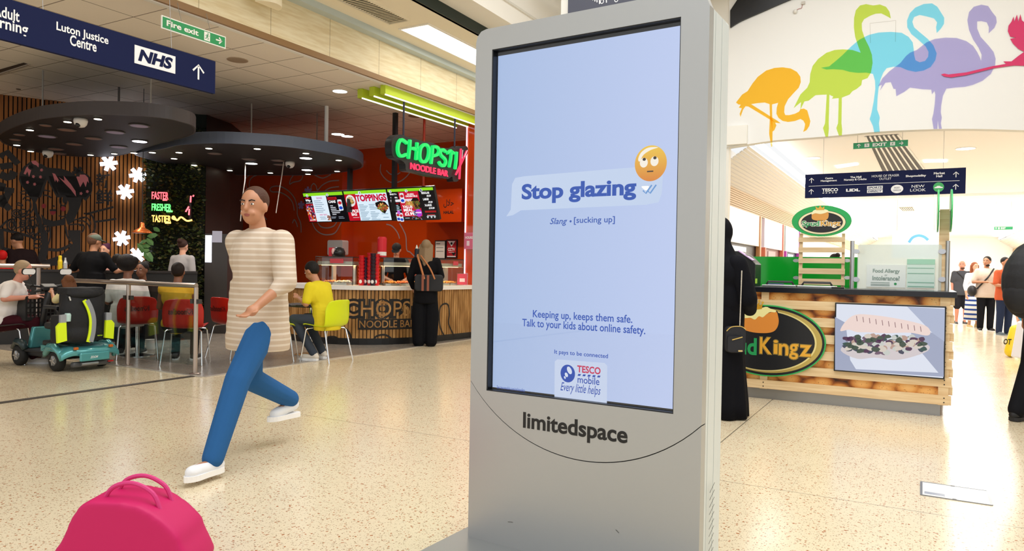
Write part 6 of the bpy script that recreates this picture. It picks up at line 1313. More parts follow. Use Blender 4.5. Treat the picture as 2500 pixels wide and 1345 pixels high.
s = MB(); s.stroke(FP, spline(FP.P([(2219, 592), (2228, 580), (2242, 575), (2256, 578), (2266, 586)]), 5), .06, .003); s.build('wreath_arc', mat('#5fa6e0', .5), t)
for f in (0.1, .9): MB().tube([FP.pt(a[0] + (b[0] - a[0]) * f, b[1], -.01), FP.pt(a[0] + (b[0] - a[0]) * f, CZ, -.01)], .006, 5).build('suspension_wire', WIRE, t)
# floor access cover
q = [at_z(x, y) for x, y in ((2252, 1178), (2408, 1199), (2413, 1232), (2254, 1210))]
t = thing('floor_access_cover', 'rectangular steel-framed access cover set in the terrazzo floor', 'floor hatch', (q[0].x, q[3].y, 0)); x0, x1 = q[0].x, q[1].x + .0; y0, y1 = (q[2].y + q[3].y) / 2, (q[0].y + q[1].y) / 2
MB().bx(x0, x1, y0, y1, .0005, .003).build('cover', mat('#efeeea', .25), t); s = MB()
for a in ((x0 - .008, x1 + .008, y0 - .006, y0), (x0 - .008, x1 + .008, y1, y1 + .006), (x0 - .012, x0, y0, y1), (x1, x1 + .012, y0, y1)): s.bx(*a, .0005, .005)
s.build('frame', mat('#8d929a', .3, .7), t); MB().bx(x0 + .01, x0 + .11, y0 + .035, y0 + .08, .003, .0045).build('grey_plate', mat('#aeb6c6', .3, .4), t)
s = MB()
for f in (.45,):
    for yy in (y0 - .004, y1 - .006): s.bx(x0 + (x1 - x0) * f, x0 + (x1 - x0) * f + .02, yy, yy + .012, .003, .006)
s.build('lift_slots', mat('#6c7076', .4), t)
# ================================================================== CHAIRS
def make_chair(name, label, col, writing=None):
    t = thing(name, label, 'chair'); nu, nt_ = 12, 16; vs = []; prof = spline([(0.23, 0.435), (0.19, 0.455), (0.05, 0.445), (-0.1, 0.44), (-0.17, 0.475), (-0.205, 0.58), (-0.23, 0.70), (-0.26, 0.80)], 3)
    n = len(prof)
    for i, (y, z) in enumerate(prof):
        f = i / (n - 1); w = 0.225 if f < 0.5 else 0.225 + 0.012 * math.sin((f - .5) * 2 * PI); w *= (1 - 0.12 * max(0, (f - .82) / .18)) * (1 - .1 * max(0, (.12 - f) / .12))
        for k in range(nu + 1):
            s_ = -1 + 2 * k / nu; c = s_ * s_; seat = max(0, 1 - f * 2.0); back = max(0, min(1, (f - .4) * 2.2))
            vs.append((s_ * w, y + 0.07 * c * back, z + 0.035 * c * seat + 0.02 * c * (1 - seat - back if 1 - seat - back > 0 else 0) - 0.03 * c * c * max(0, (f - .85) / .15)))
    fs = [(i * (nu + 1) + k, i * (nu + 1) + k + 1, (i + 1) * (nu + 1) + k + 1, (i + 1) * (nu + 1) + k) for i in range(n - 1) for k in range(nu)]
    o = MB().add(vs, fs).build('seat_shell', mat(col, .38), t, smooth=True); so = o.modifiers.new('s', 'SOLIDIFY'); so.thickness = .012; so.offset = 0
    sb = o.modifiers.new('u', 'SUBSURF'); sb.levels = 1; sb.render_levels = 1
    for sx in (-1, 1):
        MB().tube([(sx * .13, .12, .43), (sx * .19, .16, .42), (sx * .205, .175, .40), (sx * .235, .235, .0)], .009, 8).build('leg', CHROME, t)
        MB().tube([(sx * .13, -.08, .43), (sx * .19, -.12, .42), (sx * .205, -.135, .40), (sx * .235, -.235, .0)], .009, 8).build('leg', CHROME, t)
    MB().tube([(-.13, .12, .43), (-.13, -.08, .43)], .008, 6).tube([(.13, .12, .43), (.13, -.08, .43)], .008, 6).tube([(-.13, .02, .43), (.13, .02, .43)], .008, 6).build('under_frame', CHROME, t)
    if writing:
        fr = Frame((0, -.2455, .66), (-1, 0, 0), (0, 0, 1)); fr = Frame((0, -.236, .655), (-1, 0, 0), (0, .25, .97).__class__((0, -.24, .97)))
        MB().text(fr, 'i', -.13, -.04, -.115, .03, d=.0, off=.03).text(fr, 'noodles', -.055, -.045, .15, .03, d=.0, off=.03).stroke(fr, [(-.085, -.04), (-.11, 0), (-.1, .025), (-.085, .01), (-.07, .025), (-.06, 0), (-.085, -.04)], .008, .0).build('lettering', mat('#4a0d08', .5), t)
    return t
AWAY = math.atan2(CR.y, CR.x)     # rotation that turns a chair's front away from the camera
red = make_chair('cafe_chair', 'red shell cafe chair printed with small lettering, behind the steel rail post', '#b81d10', True)
lime = make_chair('cafe_chair', 'lime yellow shell cafe chair with chrome legs, man in yellow sitting on it', '#d3e200')
pr = at_z(300, 878); place(red, (pr.x - .05, pr.y + .22, 0.003), AWAY + .5)
r2 = place(copy_tree(red), (at_z(408, 893).x, at_z(408, 893).y + .25, 0.003), AWAY + .2, 'red shell cafe chair under the person in the yellow vest')
pl_ = at_z(796, 884); place(lime, (pl_.x - .1, pl_.y + .12, 0.0), AWAY + 1.12)
l2 = place(copy_tree(lime), (at_z(662, 880).x, at_z(662, 880).y + .1, 0.003), AWAY - 1.4, 'second lime shell cafe chair facing the seated man, half hidden by the passer-by')
gch = make_chair('cafe_chair', 'dark shell cafe chair with chrome legs under the grey-haired woman', '#2b2526'); pg = at_z(16, 886); place(gch, (pg.x, pg.y, 0), AWAY - 1.2)
r3 = place(copy_tree(red), (at_z(520, 878).x, at_z(520, 878).y + .3, 0.003), AWAY - .5, 'red shell cafe chair mostly hidden behind the passer-by, right of the yellow vest')
# tables
def make_table(loc, label, top='#2b2422'):
    t = thing('cafe_table', label, 'table', loc); MB().lathe([(.33, .665), (.34, .675), (.34, .69), (.33, .70)], (0, 0, 0), 40).build('tabletop', mat(top, .3), t, world=False)
    MB().lathe([(.025, .01), (.025, .665)], (0, 0, 0), 16).build('column', CHROME, t, world=False); MB().lathe([(.21, .0), (.21, .008), (.03, .03)], (0, 0, 0), 32).build('base', CHROME, t, world=False); return t
pt_ = at_z(738, 872); make_table((pt_.x - .1, pt_.y + .25, 0.003), 'round cafe table between the two lime chairs')
pt_ = at_z(335, 868); make_table((pt_.x, pt_.y, 0.003), 'round dark cafe table in front of the woman with afro hair')
p = at_z(368, 853); p.z = .003; tag(MB().lathe([(.055, 0), (.07, .13), (.075, .14), (.06, .14)], tuple(p), 20).build('paper_tub', mat('#d9d4d0', .5)), 'white paper tub standing on the floor under the table', 'tub')
# bottles on the bar
p = BF.pt(BF.px(145, 650)[0], 1.101, -.1); tag(MB().lathe([(.03, 0), (.032, .12), (.024, .15), (.024, .2), (.016, .21)], tuple(p), 16).build('sauce_bottle', mat('#e8c81a', .35), smooth=False), 'yellow squeeze bottle standing on the black bar', 'bottle')
p = BF.pt(BF.px(158, 650)[0], 1.101, -.1); tag(MB().lathe([(.026, 0), (.028, .1), (.012, .15), (.012, .18)], tuple(p), 16).build('water_bottle', mat('#d8dde2', .1, alpha=.6)), 'clear water bottle beside the yellow squeeze bottle', 'bottle')

# ================================================================== MOBILITY SCOOTER
SCt = thing('mobility_scooter', 'teal four-wheeled mobility scooter seen from behind with a bag on its seat', 'mobility scooter', (-8.40, 4.80, 0), PI / 2 + 0.02)
TEAL = mat('#58a9ae', .25, .35, coat=.5); DK = mat('#1b1c1f', .45)
def L(mb, name, m, par=SCt, **kw): return mb.build(name, m, par, world=False, **kw)
RX = Matrix.Rotation(PI / 2, 3, 'Y')
for x, y in ((-.25, 0), (.25, 0), (-.22, .80), (.22, .80)):
    wl_ = L(MB().lathe([(.06, -.04), (.095, -.045), (.117, -.03), (.12, 0), (.117, .03), (.095, .045), (.06, .04)], (x, y, .12), 28, RX), 'wheel', mat('#141414', .7), smooth=True)
    s = MB(); s.lathe([(.055, -.046), (.06, -.03), (.06, .03), (.055, .046)], (x, y, .12), 24, RX); r = s.build('wheel_rim', mat('#8f9296', .3, .8), wl_, world=False)
    s = MB()
    for k in range(5): a = k * 2 * PI / 5; s.beam((x - .048 * (1 if x < 0 else -1), y, .12), (x - .048 * (1 if x < 0 else -1), y + .055 * math.cos(a), .12 + .055 * math.sin(a)), .012, .012)
    s.build('spokes', mat('#dadcdf', .25, .8), wl_, world=False)
L(MB().bx(-.2, .2, -.02, .9, .12, .19), 'chassis', DK, bevel=.02)
L(MB().bx(-.24, .24, .18, .78, .17, .20), 'foot_deck', mat('#232427', .7), bevel=.015)
# rear shell: sloping body with wheel arches
sec = []
s = MB(); n = 14; rows = [(-.27, .13, .17), (-.28, .22, .235), (-.24, .27, .27), (-.1, .285, .285), (.06, .27, .29), (.16, .22, .27)]
vs = []
for (y, zc, zt) in rows:
    for k in range(n + 1): x = -.34 + .68 * k / n; c = abs(x) / .34; vs.append((x, y + .05 * c * c, zt - .05 * c ** 3 + (.02 if .5 < c < .9 else 0)))
fs = [(i * (n + 1) + k, i * (n + 1) + k + 1, (i + 1) * (n + 1) + k + 1, (i + 1) * (n + 1) + k) for i in range(len(rows) - 1) for k in range(n)]
s.add(vs, fs); o = L(s, 'rear_body', TEAL, smooth=True); so = o.modifiers.new('s', 'SOLIDIFY'); so.thickness = .02; o.modifiers.new('u', 'SUBSURF').levels = 1
for sx in (-1, 1):
    pts = [(sx * .30, -.17, .13), (sx * .31, -.15, .22), (sx * .305, -.05, .275), (sx * .30, .06, .27), (sx * .29, .15, .2), (sx * .28, .2, .16)]
    L(MB().tube(pts, [.02, .035, .045, .045, .035, .02], 10), 'rear_mudguard', TEAL, smooth=True)
    L(MB().box((sx * .2, -.265, .265), (.045, .03, .03)), 'rear_lamp', mat('#c8641a', .3), bevel=.006)
    pts = [(sx * .24, .66, .2), (sx * .245, .72, .27), (sx * .24, .82, .28), (sx * .23, .93, .2)]
    L(MB().tube(pts, [.03, .045, .045, .03], 10), 'front_mudguard', mat('#23363a', .35), smooth=True)
L(MB().box((0, -.285, .165), (.34, .03, .10)), 'rear_panel', TEAL, bevel=.02)
L(MB().bx(-.22, .22, -.25, -.18, .05, .11), 'rear_bumper', mat('#4a4b4d', .4), bevel=.02)
L(MB().tube([(-.14, -.262, .085), (.05, -.262, .085)], .02, 10), 'motor_cover', mat('#9a9c9f', .3, .7)); L(MB().box((.2, -.262, .09), (.06, .02, .015)), 'red_reflector', mat('#b01818', .3))
fr = Frame((0, -.3015, .16), (1, 0, 0), (0, 0, 1)); 
L(MB().text(fr, 'ZOOM', -.06, -.014, .03, .012, d=.0, off=.04, shear=.3), 'maker_lettering', mat('#dfe8e8', .3))
L(MB().bx(-.245, -.235, .12, .34, .2, .27), 'side_panel', TEAL, bevel=.004); L(MB().bx(.235, .245, .12, .34, .2, .27), 'side_panel', TEAL, bevel=.004)
L(MB().bx(-.2, .2, .05, .4, .26, .32), 'battery_cover', mat('#1b2224', .4), bevel=.02)
L(MB().tube([(0, .82, .25), (0, .72, .6), (0, .64, .88)], [.05, .035, .03], 10), 'tiller', DK, smooth=True)
L(MB().poly(Frame((0, .75, 0), (1, 0, 0), (0, 0, 1)), [(-.17, .2), (.17, .2), (.12, .45), (-.12, .45)], -.02, .05), 'front_cowl', TEAL, bevel=.015)
hb = [(-.24, .56, .93), (-.25, .64, .95), (-.12, .68, .93), (0, .66, .92), (.12, .68, .93), (.25, .64, .95), (.24, .56, .93)]
L(MB().tube(spline(hb, 4), .014, 10), 'handlebar', DK); L(MB().tube(spline([(-.13, .55, .88), (-.17, .6, .87), (-.1, .66, .88), (0, .66, .88), (.1, .66, .88), (.17, .6, .87), (.13, .55, .88)], 4), .014, 8), 'control_loop', DK)
L(MB().box((0, .63, .92), (.16, .1, .05), Matrix.Rotation(.4, 3, 'X')), 'control_panel', mat('#26282c', .4), bevel=.01)
for sx in (-1, 1):
    L(MB().tube([(sx * .15, .66, .93), (sx * .19, .66, 1.0), (sx * .21, .66, 1.07)], .006, 6), 'mirror_arm', DK)
    m_ = L(MB().poly(Frame((sx * .21, .655, 1.10), (1, 0, 0), (0, -.2, 1)), rrect(-.075, -.038, .075, .038, .03), -.015, 0), 'mirror', DK)
    MB().poly(Frame((sx * .21, .652, 1.10), (1, 0, 0), (0, -.2, 1)), rrect(-.068, -.032, .068, .032, .026), 0.0, .002).build('white_mirror_face', mat('#ffffff', .35, emit=0.0), m_, world=False)  # plain white face stands in for the bright lights reflected in the mirror
bk = MB()
for (a, b) in (((-.17, .78, .52), (.17, .96, .56)),): bk.bx(a[0], b[0], a[1], b[1], a[2], b[2])
for sx in (-1, 1): bk.bx(sx * .17 - .008, sx * .17 + .008, .78, .96, .52, .80)
for yy in (.78, .96):
    bk.bx(-.17, .17, yy - .006, yy + .006, .77, .81)
    for k in range(8): bk.bx(-.17 + .045 * k, -.165 + .045 * k + .008, yy - .004, yy + .004, .55, .78)
    for zz in (.6, .66, .72): bk.bx(-.17, .17, yy - .004, yy + .004, zz, zz + .01)
L(bk, 'front_basket', mat('#1a1a1c', .5))
L(MB().tube([(0, .1, .3), (0, .08, .46)], .035, 12), 'seat_post', DK); L(MB().bx(-.21, .21, -.03, .36, .45, .53), 'seat_cushion', mat('#1f2022', .55), bevel=.03)
o = L(MB().poly(Frame((0, -.02, 0), (1, 0, 0), (0, -.1, 1)), rrect(-.21, .53, .21, .93, .09), -.035, .035), 'seat_back', mat('#1f2022', .55), bevel=.02)
for sx in (-1, 1):
    L(MB().tube([(sx * .22, -.02, .5), (sx * .25, -.02, .66), (sx * .25, .03, .70)], .014, 8), 'armrest_arm', DK); L(MB().bx(sx * .25 - .03, sx * .25 + .03, -.02, .25, .69, .73), 'armrest_pad', mat('#222326', .5), bevel=.012)
# hi-vis scooter bag hung over the seat back
BGt = thing('scooter_bag', 'large black bag with yellow and silver reflective stripes hung on the scooter seat', 'bag', (-8.40, 4.72, 0), PI / 2 + 0.02)
s = MB(); bm = mat('#17181c', .75, bump=.3, scale=60)
for (x, y, z, rx, ry, rz_) in ((0, -.17, .62, .23, .11, .30), (0, -.17, .42, .24, .12, .12), (0, -.15, .86, .2, .09, .09), (-.06, -.17, .66, .19, .1, .27), (.06, -.17, .66, .19, .1, .27)): s.ell((x, y, z), (rx, ry, rz_))
s.box((0, -.15, .60), (.42, .15, .54)); remesh(s, 'bag_body', bm, BGt, .012, 8)
s = MB(); s.box((0, -.14, .90), (.42, .2, .08)).ell((0, -.18, .87), (.22, .11, .07)); remesh(s, 'bag_lid', bm, BGt, .012, 8)
for sx in (-1, 1):
    s = MB(); s.box((sx * .255, -.16, .49), (.10, .14, .30)).ell((sx * .27, -.17, .42), (.06, .09, .1)); remesh(s, 'side_pocket', bm, BGt, .012, 6)
    fr = Frame((0, -.262, 0), (1, 0, 0), (0, 0, 1)); xs = [(sx * .215, .36), (sx * .315, .34), (sx * .325, .52), (sx * .29, .56), (sx * .225, .56)]
    if sx < 0: xs = xs[::-1]
    MB().poly(fr, xs, -.03, 0).build('yellow_panel', mat('#d8f01a', .5, emit=.12), BGt, world=False)
    xs = [(sx * .225, .56), (sx * .29, .56), (sx * .29, .645), (sx * .225, .65)]
    if sx < 0: xs = xs[::-1]
    MB().poly(fr, xs, -.03, 0).build('silver_panel', mat('#a9adb5', .4, .3), BGt, world=False)
fr = Frame((0, -.297, 0), (1, 0, 0), (0, 0, 1)); ln = spline([(-.02, .80), (.03, .70), (.06, .58), (.055, .44), (.03, .33)], 6)
s = MB(); s.stroke(fr, [(a - .03, b) for a, b in ln], .042, 0, th=.012); o = s.build('yellow_stripe', mat('#d8f01a', .5, emit=.12), BGt, world=False)
s = MB(); s.stroke(fr, ln, .05, .001, th=.012); s.build('silver_stripe', mat('#9fa4ac', .35, .3), BGt, world=False)
MB().ell((-.02, -.27, .86), (.022, .01, .012)).build('maker_mark', mat('#b8e020', .5), BGt, world=False)
MB().text(fr, 'torso', .10, .39, .16, .405, d=.002, off=.03).build('maker_mark', mat('#b8e020', .5), BGt, world=False)
MB().lathe([(.03, 0), (.035, .07), (.025, .09)], (-.2, -.24, .57), 16).build('drink_cup', mat('#bfe0dc', .4), BGt, world=False)
MB().tube([(-.17, -.24, .80), (-.19, -.25, .84)], .008, 6).build('clip', mat('#e0e0e0', .4), BGt, world=False)
# items by the right edge
p = at_z(2468, 872); t = thing('yellow_toy', 'yellow rolled object with dark lettering low beside the right edge', 'toy', (p.x, p.y, 0)); MB().cap((0, 0, .09), .09, (.06, .1, .42), .08).build('body', mat('#e8c81a', .4), t, smooth=True, world=False)
MB().text(Frame((-.09, -.09, .2), (CR.x, CR.y, 0), (.1, 0, 1)), 'OT', -.04, 0, .08, .09, d=.02, off=.04).build('lettering', mat('#3a3418', .5), t, world=False)
p = at_z(2500, 900); t = thing('white_pushchair', 'white pushchair side cut off by the right edge behind the yellow toy', 'pushchair', (p.x + .15, p.y + .2, 0)); MB().poly(Frame((0, 0, 0), (CR.x, CR.y, 0), (0, 0, 1)), [(-.18, .12), (.4, .12), (.4, .7), (-.1, .62)], -.25, .05).build('body', mat('#eceaf0', .5), t, world=False, bevel=.02)
for dx in (-.05, .3): MB().lathe([(.02, -.02), (.09, -.02), (.09, .02), (.02, .02)], (dx * CR.x, dx * CR.y, .092), 20, Matrix.Rotation(PI / 2, 3, 'X')).build('wheel', BLACK, t, world=False)
# magenta bag near the camera
p = at_z(325, 1395); t = thing('shopping_bag', 'large magenta pink bag in the lower left foreground beside the walking person', 'bag', (p.x, p.y, 0), AWAY)
s = MB(); s.poly(Frame((0, .12, 0), (1, 0, 0), (0, 0, 1)), spline([(-.27, .01), (.25, .01), (.24, .15), (.2, .22), (.08, .30), (-.05, .315), (-.15, .30), (-.22, .16)], 3, True), 0, .24)
remesh(s, 'bag_body', mat('#c4005c', .6, bump=.1, scale=8), t, .012, 10); 
for dy in (-.05, .05): MB().tube(spline([(-.1, dy, .28), (-.06, dy, .35), (.02, dy, .37), (.1, dy, .33), (.13, dy, .26)], 5), .009, 8).build('handle', mat('#d0357a', .6), t, world=False)
# ================================================================== PEOPLE
STAND = dict(pel=(0, 0, .95), wai=(0, 0, 1.09), che=(0, 0, 1.29), nec=(0, -.015, 1.47), hea=(0, .01, 1.615), sh=(.175, -.005, 1.395), el=(.225, -.02, 1.12), wr=(.235, .05, .88), hip=(.09, 0, .91), kn=(.10, .015, .50), an=(.10, -.02, .085))
SIT = dict(pel=(0, 0, .53), wai=(0, .01, .67), che=(0, .02, .88), nec=(0, .03, 1.06), hea=(0, .06, 1.205), sh=(.175, .02, .985), el=(.235, .07, .74), wr=(.18, .30, .72), hip=(.09, .02, .51), kn=(.13, .43, .53), an=(.12, .40, .085))
SKIN = {'fair': '#d9a184', 'tan': '#b98262', 'brown': '#7d4f38', 'dark': '#5a3626', 'rosy': '#d38f78'}
def human(label, loc, rz, h=1.65, pose='stand', J=None, skin='tan', shirt=None, sleeve=.55, hem=.0, trousers=None, leg_len=1.0, wide=1.0, hair=None, hstyle='short', hy=0.0, hp=0.0, face=True, shoes=None, vox=.012, fat=1.0, skirt=None, cap=None, lean=0.0, z0=0.0, grip=.5, smat=None, name='person', loose=0.0, sm=5):
    t = thing(name, label, 'person', (loc[0], loc[1], z0), rz); k = h / 1.75
    B = dict(SIT if pose == 'sit' else STAND); P = {}
    for a, p in B.items():
        if a in ('pel', 'wai', 'che', 'nec', 'hea'): P[a] = V(p)
        else: P[a + 'R'] = V(p); P[a + 'L'] = V((-p[0], p[1], p[2]))
    if lean:   # bend the trunk forward about the pelvis
        R = Matrix.Rotation(-lean, 3, 'X'); c = P['pel'].copy()
        for a in list(P):
            if a[:3] in ('wai', 'che', 'nec', 'hea') or a[:2] in ('sh', 'el', 'wr'): P[a] = c + R @ (P[a] - c)
    if J:
        for a, p in J.items(): P[a] = V(p)
    P = {a: p * k for a, p in P.items()}
    tilt = (P['nec'] - P['wai']).normalized(); TR = V((0, 0, 1)).rotation_difference(tilt).to_matrix()
    HR = Matrix.Rotation(hy, 3, 'Z') @ Matrix.Rotation(-hp, 3, 'X'); hc = P['hea']
    def H(x, y, z): return hc + HR @ (V((x, y, z)) * k)
    def trunk(s, g=0.0, low=True):
        f = fat
        s.ell(P['che'], ((.165 * f + g) * k, (.105 * f + g) * k, (.17 + g) * k), TR); s.ell(P['wai'], ((.14 * f + g) * k, (.10 * f + g) * k, (.15 + g) * k), TR)
        for a_ in 'RL': s.cap(P['sh' + a_] * .85 + P['che'] * .15, (.052 + g) * k, P['nec'].lerp(P['che'], .30), (.055 + g * .6) * k)
        s.cap(P['shR'] * .8 + P['che'] * .2, (.05 + g) * k, P['shL'] * .8 + P['che'] * .2, (.05 + g) * k)
        s.cap(P['wai'], (.11 * f + g) * k, P['che'], (.12 * f + g) * k); 
        if low: s.ell(P['pel'], ((.16 * f + g) * k, (.115 * f + g) * k, (.12 + g) * k))
    s = MB(); trunk(s)
    s.cap(P['che'].lerp(P['nec'], .6), .062 * k, P['nec'].lerp(P['hea'], .45), .05 * k)
    s.ell(H(0, -.005, .025), (.076 * k, .096 * k, .1 * k), HR, 18, 12); s.ell(H(0, .025, -.045), (.058 * k, .068 * k, .07 * k), HR); s.ell(H(0, .05, -.085), (.032 * k, .03 * k, .025 * k), HR)
    s.cap(H(0, .092, .02), .009 * k, H(0, .104, -.018), .0155 * k, 8)
    for a in (-1, 1): s.ell(H(a * .077, -.005, -.005), (.012 * k, .02 * k, .032 * k), HR); s.ell(H(a * .03, .08, -.045), (.02 * k, .014 * k, .014 * k), HR)
    for a in 'RL':
        sg = 1 if a == 'R' else -1; sh, el, wr = P['sh' + a], P['el' + a], P['wr' + a]
        s.cap(sh, .052 * k * fat ** .5, el, .04 * k); s.cap(el, .041 * k, wr, .027 * k)
        d = (wr - el).normalized(); side = d.cross(V((0, 0, 1)));
        side = side.normalized() if side.length > .2 else V((1, 0, 0)); side = side * sg
        pal = wr + d * .05 * k; nrm = d.cross(side).normalized()
        if abs(d.z) > .6: side, nrm = V((0, 1, 0)), V((sg, 0, 0)) * -1
        s.cap(wr, .026 * k, pal, .03 * k); s.ell(pal, .034 * k)
        base = wr + d * .085 * k
        for i, ln in enumerate((.068, .078, .072, .056)):
            o = side * (.03 - .02 * i) * k; a0 = base + o; a1 = a0 + (d * math.cos(grip * .6) + nrm * math.sin(grip * .6)) * ln * .5 * k; a2 = a1 + (d * math.cos(grip * 1.5) + nrm * math.sin(grip * 1.5)) * ln * .5 * k
            s.cap(a0 - d * .02 * k, .0095 * k, a1, .009 * k, 7); s.cap(a1, .009 * k, a2, .0075 * k, 7)
        th = wr + d * .03 * k + side * .025 * k; t1 = th + (side * .8 + d * .7).normalized() * .035 * k; s.cap(th, .012 * k, t1, .0105 * k, 7); s.cap(t1, .0105 * k, t1 + (d + nrm * .4).normalized() * .03 * k, .0085 * k, 7)
        hp_, kn, an = P['hip' + a], P['kn' + a], P['an' + a]
        s.cap(hp_, .085 * k * fat ** .7, kn, .056 * k); s.cap(kn, .055 * k, an.lerp(kn, .6), .054 * k); s.cap(an.lerp(kn, .6), .052 * k, an, .036 * k)
        ft = P.get('ft' + a) or V((an.x + sg * .03 * k, an.y + .15 * k, an.z - .045 * k)); s.cap(an + V((0, -.03, -.035)) * k, .036 * k, ft, .032 * k); P['ft' + a] = ft
    remesh(s, 'body', mat(SKIN[skin], .5), t, vox, 3)
    if shirt is not None:
        s = MB(); trunk(s, .022 + loose)
        for a in 'RL':
            sh, el, wr = P['sh' + a], P['el' + a], P['wr' + a]
            if sleeve <= 1: s.cap(sh, (.066 + loose) * k * fat ** .5, sh.lerp(el, sleeve), (.062 + loose) * k)
            else: s.cap(sh, (.066 + loose) * k * fat ** .5, el, (.058 + loose) * k); s.cap(el, (.058 + loose) * k, el.lerp(wr, sleeve - 1), .042 * k)
        if hem:
            e_ = P['pel'] + V((0, 0, -hem)) * k; m_n = 5
            for q_ in range(m_n + 1): f_ = q_ / m_n; s.lathe([((.148 + .022 * f_) * fat * k + (.02 + loose) * k, -.05 * k), ((.15 + .025 * f_) * fat * k + (.02 + loose) * k, .05 * k)], P['wai'].lerp(e_, f_), 20, Matrix.Diagonal((1, .74, 1)))
        m = smat or mat(shirt, .85, bump=.25, scale=25, spec=.15); remesh(s, 'shirt', m, t, vox, sm)
    if trousers is not None:
        s = MB(); g = .02; s.ell(P['pel'] + V((0, 0, -.02)) * k, ((.165 * fat + g * .6) * k, (.12 * fat + g * .6) * k, (.12) * k))
        for a in 'RL':
            hp_, kn, an = P['hip' + a], P['kn' + a], P['an' + a]; s.cap(hp_, (.095 * fat ** .7) * k, kn, .068 * k * wide)
            if leg_len > .5: e = kn.lerp(an, min(1, (leg_len - .5) * 2)); s.cap(kn, .068 * k * wide, e, .055 * k * wide)
        remesh(s, 'trousers', mat(trousers, .8, bump=.2, scale=25, spec=.15), t, vox, 3)
    if skirt:
        s = MB(); z_ = P['pel'].z; prof = [(.15 * k, z_ + .1 * k), (.19 * k, z_ - .1 * k), (.23 * k, skirt[1] * k), (.20 * k, skirt[1] * k)]
        s.lathe(prof, (P['pel'].x, P['pel'].y, 0), 28); s.build('skirt', skirt[0], t, world=False, smooth=True)
    if shoes:
        for a in 'RL':
            an, ft = P['an' + a], P['ft' + a]; d = (ft - an); d.z *= .3; s = MB(); lo = V((0, 0, -.018)) * k; s.cap(an + V((0, -.035, -.045)) * k, .042 * k, ft + lo * .2, .038 * k); s.cap(an + V((0, -.01, 0)) * k, .044 * k, an + V((0, -.02, -.04)) * k, .044 * k)
            o = remesh(s, 'shoe', mat(shoes[0], .6), t, .011, 3)
            q = (an + ft) / 2 + V((0, -.01, -.062)) * k; dd = (ft - an); R = V((0, 1, 0)).rotation_difference(V((dd.x, dd.y, 0)).normalized() if dd.length > 0 else V((0, 1, 0))).to_matrix()
            zz = min(an.z, ft.z) - .03 * k; s = MB(); so = spline([(-.04, -.12), (.035, -.12), (.045, .0), (.042, .09), (0, .14), (-.042, .09), (-.04, 0)], 3, True)
            bl = R @ V((1, 0, 0)); bf = R @ V((0, 1, 0)); fr = Frame((q.x, q.y, zz), bl, bf); s.poly(fr, [(u * k, v * k) for u, v in so], -.02 * k, .012 * k); s.build('sole', mat(shoes[1], .6), o, world=False)
    if face:
        for a in (-1, 1):
            e = MB(); e.ell(H(a * .031, .0815, .012), (.0125 * k, .0075 * k, .0065 * k), HR, 10, 7); e.mi(1).ell(H(a * .031, .0868, .012), (.0058 * k, .004 * k, .0056 * k), HR, 8, 6); e.build('eye', [mat('#e9e4de', .3), mat('#1c120c', .2)], t, world=False, smooth=True)
            e = MB(); e.tube([H(a * .014, .091, .032), H(a * .032, .092, .038), H(a * .05, .081, .033)], .0042 * k, 6); e.build('eyebrow', mat('#241711', .8), t, world=False)
        e = MB(); e.ell(H(0, .086, -.052), (.024 * k, .008 * k, .0065 * k), HR, 10, 6); e.ell(H(0, .086, -.06), (.019 * k, .008 * k, .006 * k), HR, 10, 6); e.build('lips', mat('#9a5448' if skin in ('fair', 'rosy', 'tan') else '#6a342c', .5), t, world=False, smooth=True)
    if hair:
        s = MB(); mh = mat(hair, .6, bump=.5, scale=90, spec=.25)
        if hstyle != 'bald': s.ell(H(0, -.022, .045), (.083 * k, .098 * k, .092 * k), HR, 18, 12)
        if hstyle in ('long', 'bob'):
            n = .30 if hstyle == 'long' else .12
            for a in range(-4, 5): x = a * .02; s.cap(H(x, -.06 + abs(a) * .012, .03), .036 * k, H(x * 1.15, -.085 + abs(a) * .014, -n + abs(a) * .012), .026 * k)
        if hstyle == 'crop': s.ell(H(0, -.03, .02), (.081 * k, .085 * k, .085 * k), HR)
        if hstyle == 'afro': s.ell(H(0, -.03, .07), (.13 * k, .13 * k, .12 * k), HR, 18, 12); s.ell(H(-.12, -.03, .12), (.07 * k, .07 * k, .07 * k)); s.ell(H(.08, -.02, .1), (.07 * k, .07 * k, .06 * k))
        if hstyle == 'bun': s.ell(H(0, -.1, .1), .05 * k)
        remesh(s, 'hair', mh, t, .008, 2)
    if cap:
        s = MB(); s.ell(H(0, -.015, .055), (.088 * k, .103 * k, .075 * k), HR, 20, 12)
        fr = Frame(H(0, 0, .045), HR @ V((1, 0, 0)), HR @ V((0, 1, -.12))); s.poly(fr, [(u * k, v * k) for u, v in spline([(-.07, .06), (-.06, .14), (0, .168), (.06, .14), (.07, .06)], 4, True)], -.005, .005); remesh(s, 'cap', mat(cap, .8), t, .007, 2)
    t['_k'] = k
    return t, P, k
CAM = AWAY + PI; LEFT = AWAY + PI / 2; RIGHT = AWAY - PI / 2
def tube_on(t, pts, r, col, name, **kw): return MB().tube(pts, r, 8).build(name, mat(col, .6), t, world=False, **kw)
def carried(name, label, cat, t): 
    o = thing(name, label, cat, tuple(t.location), t.rotation_euler.z); return o

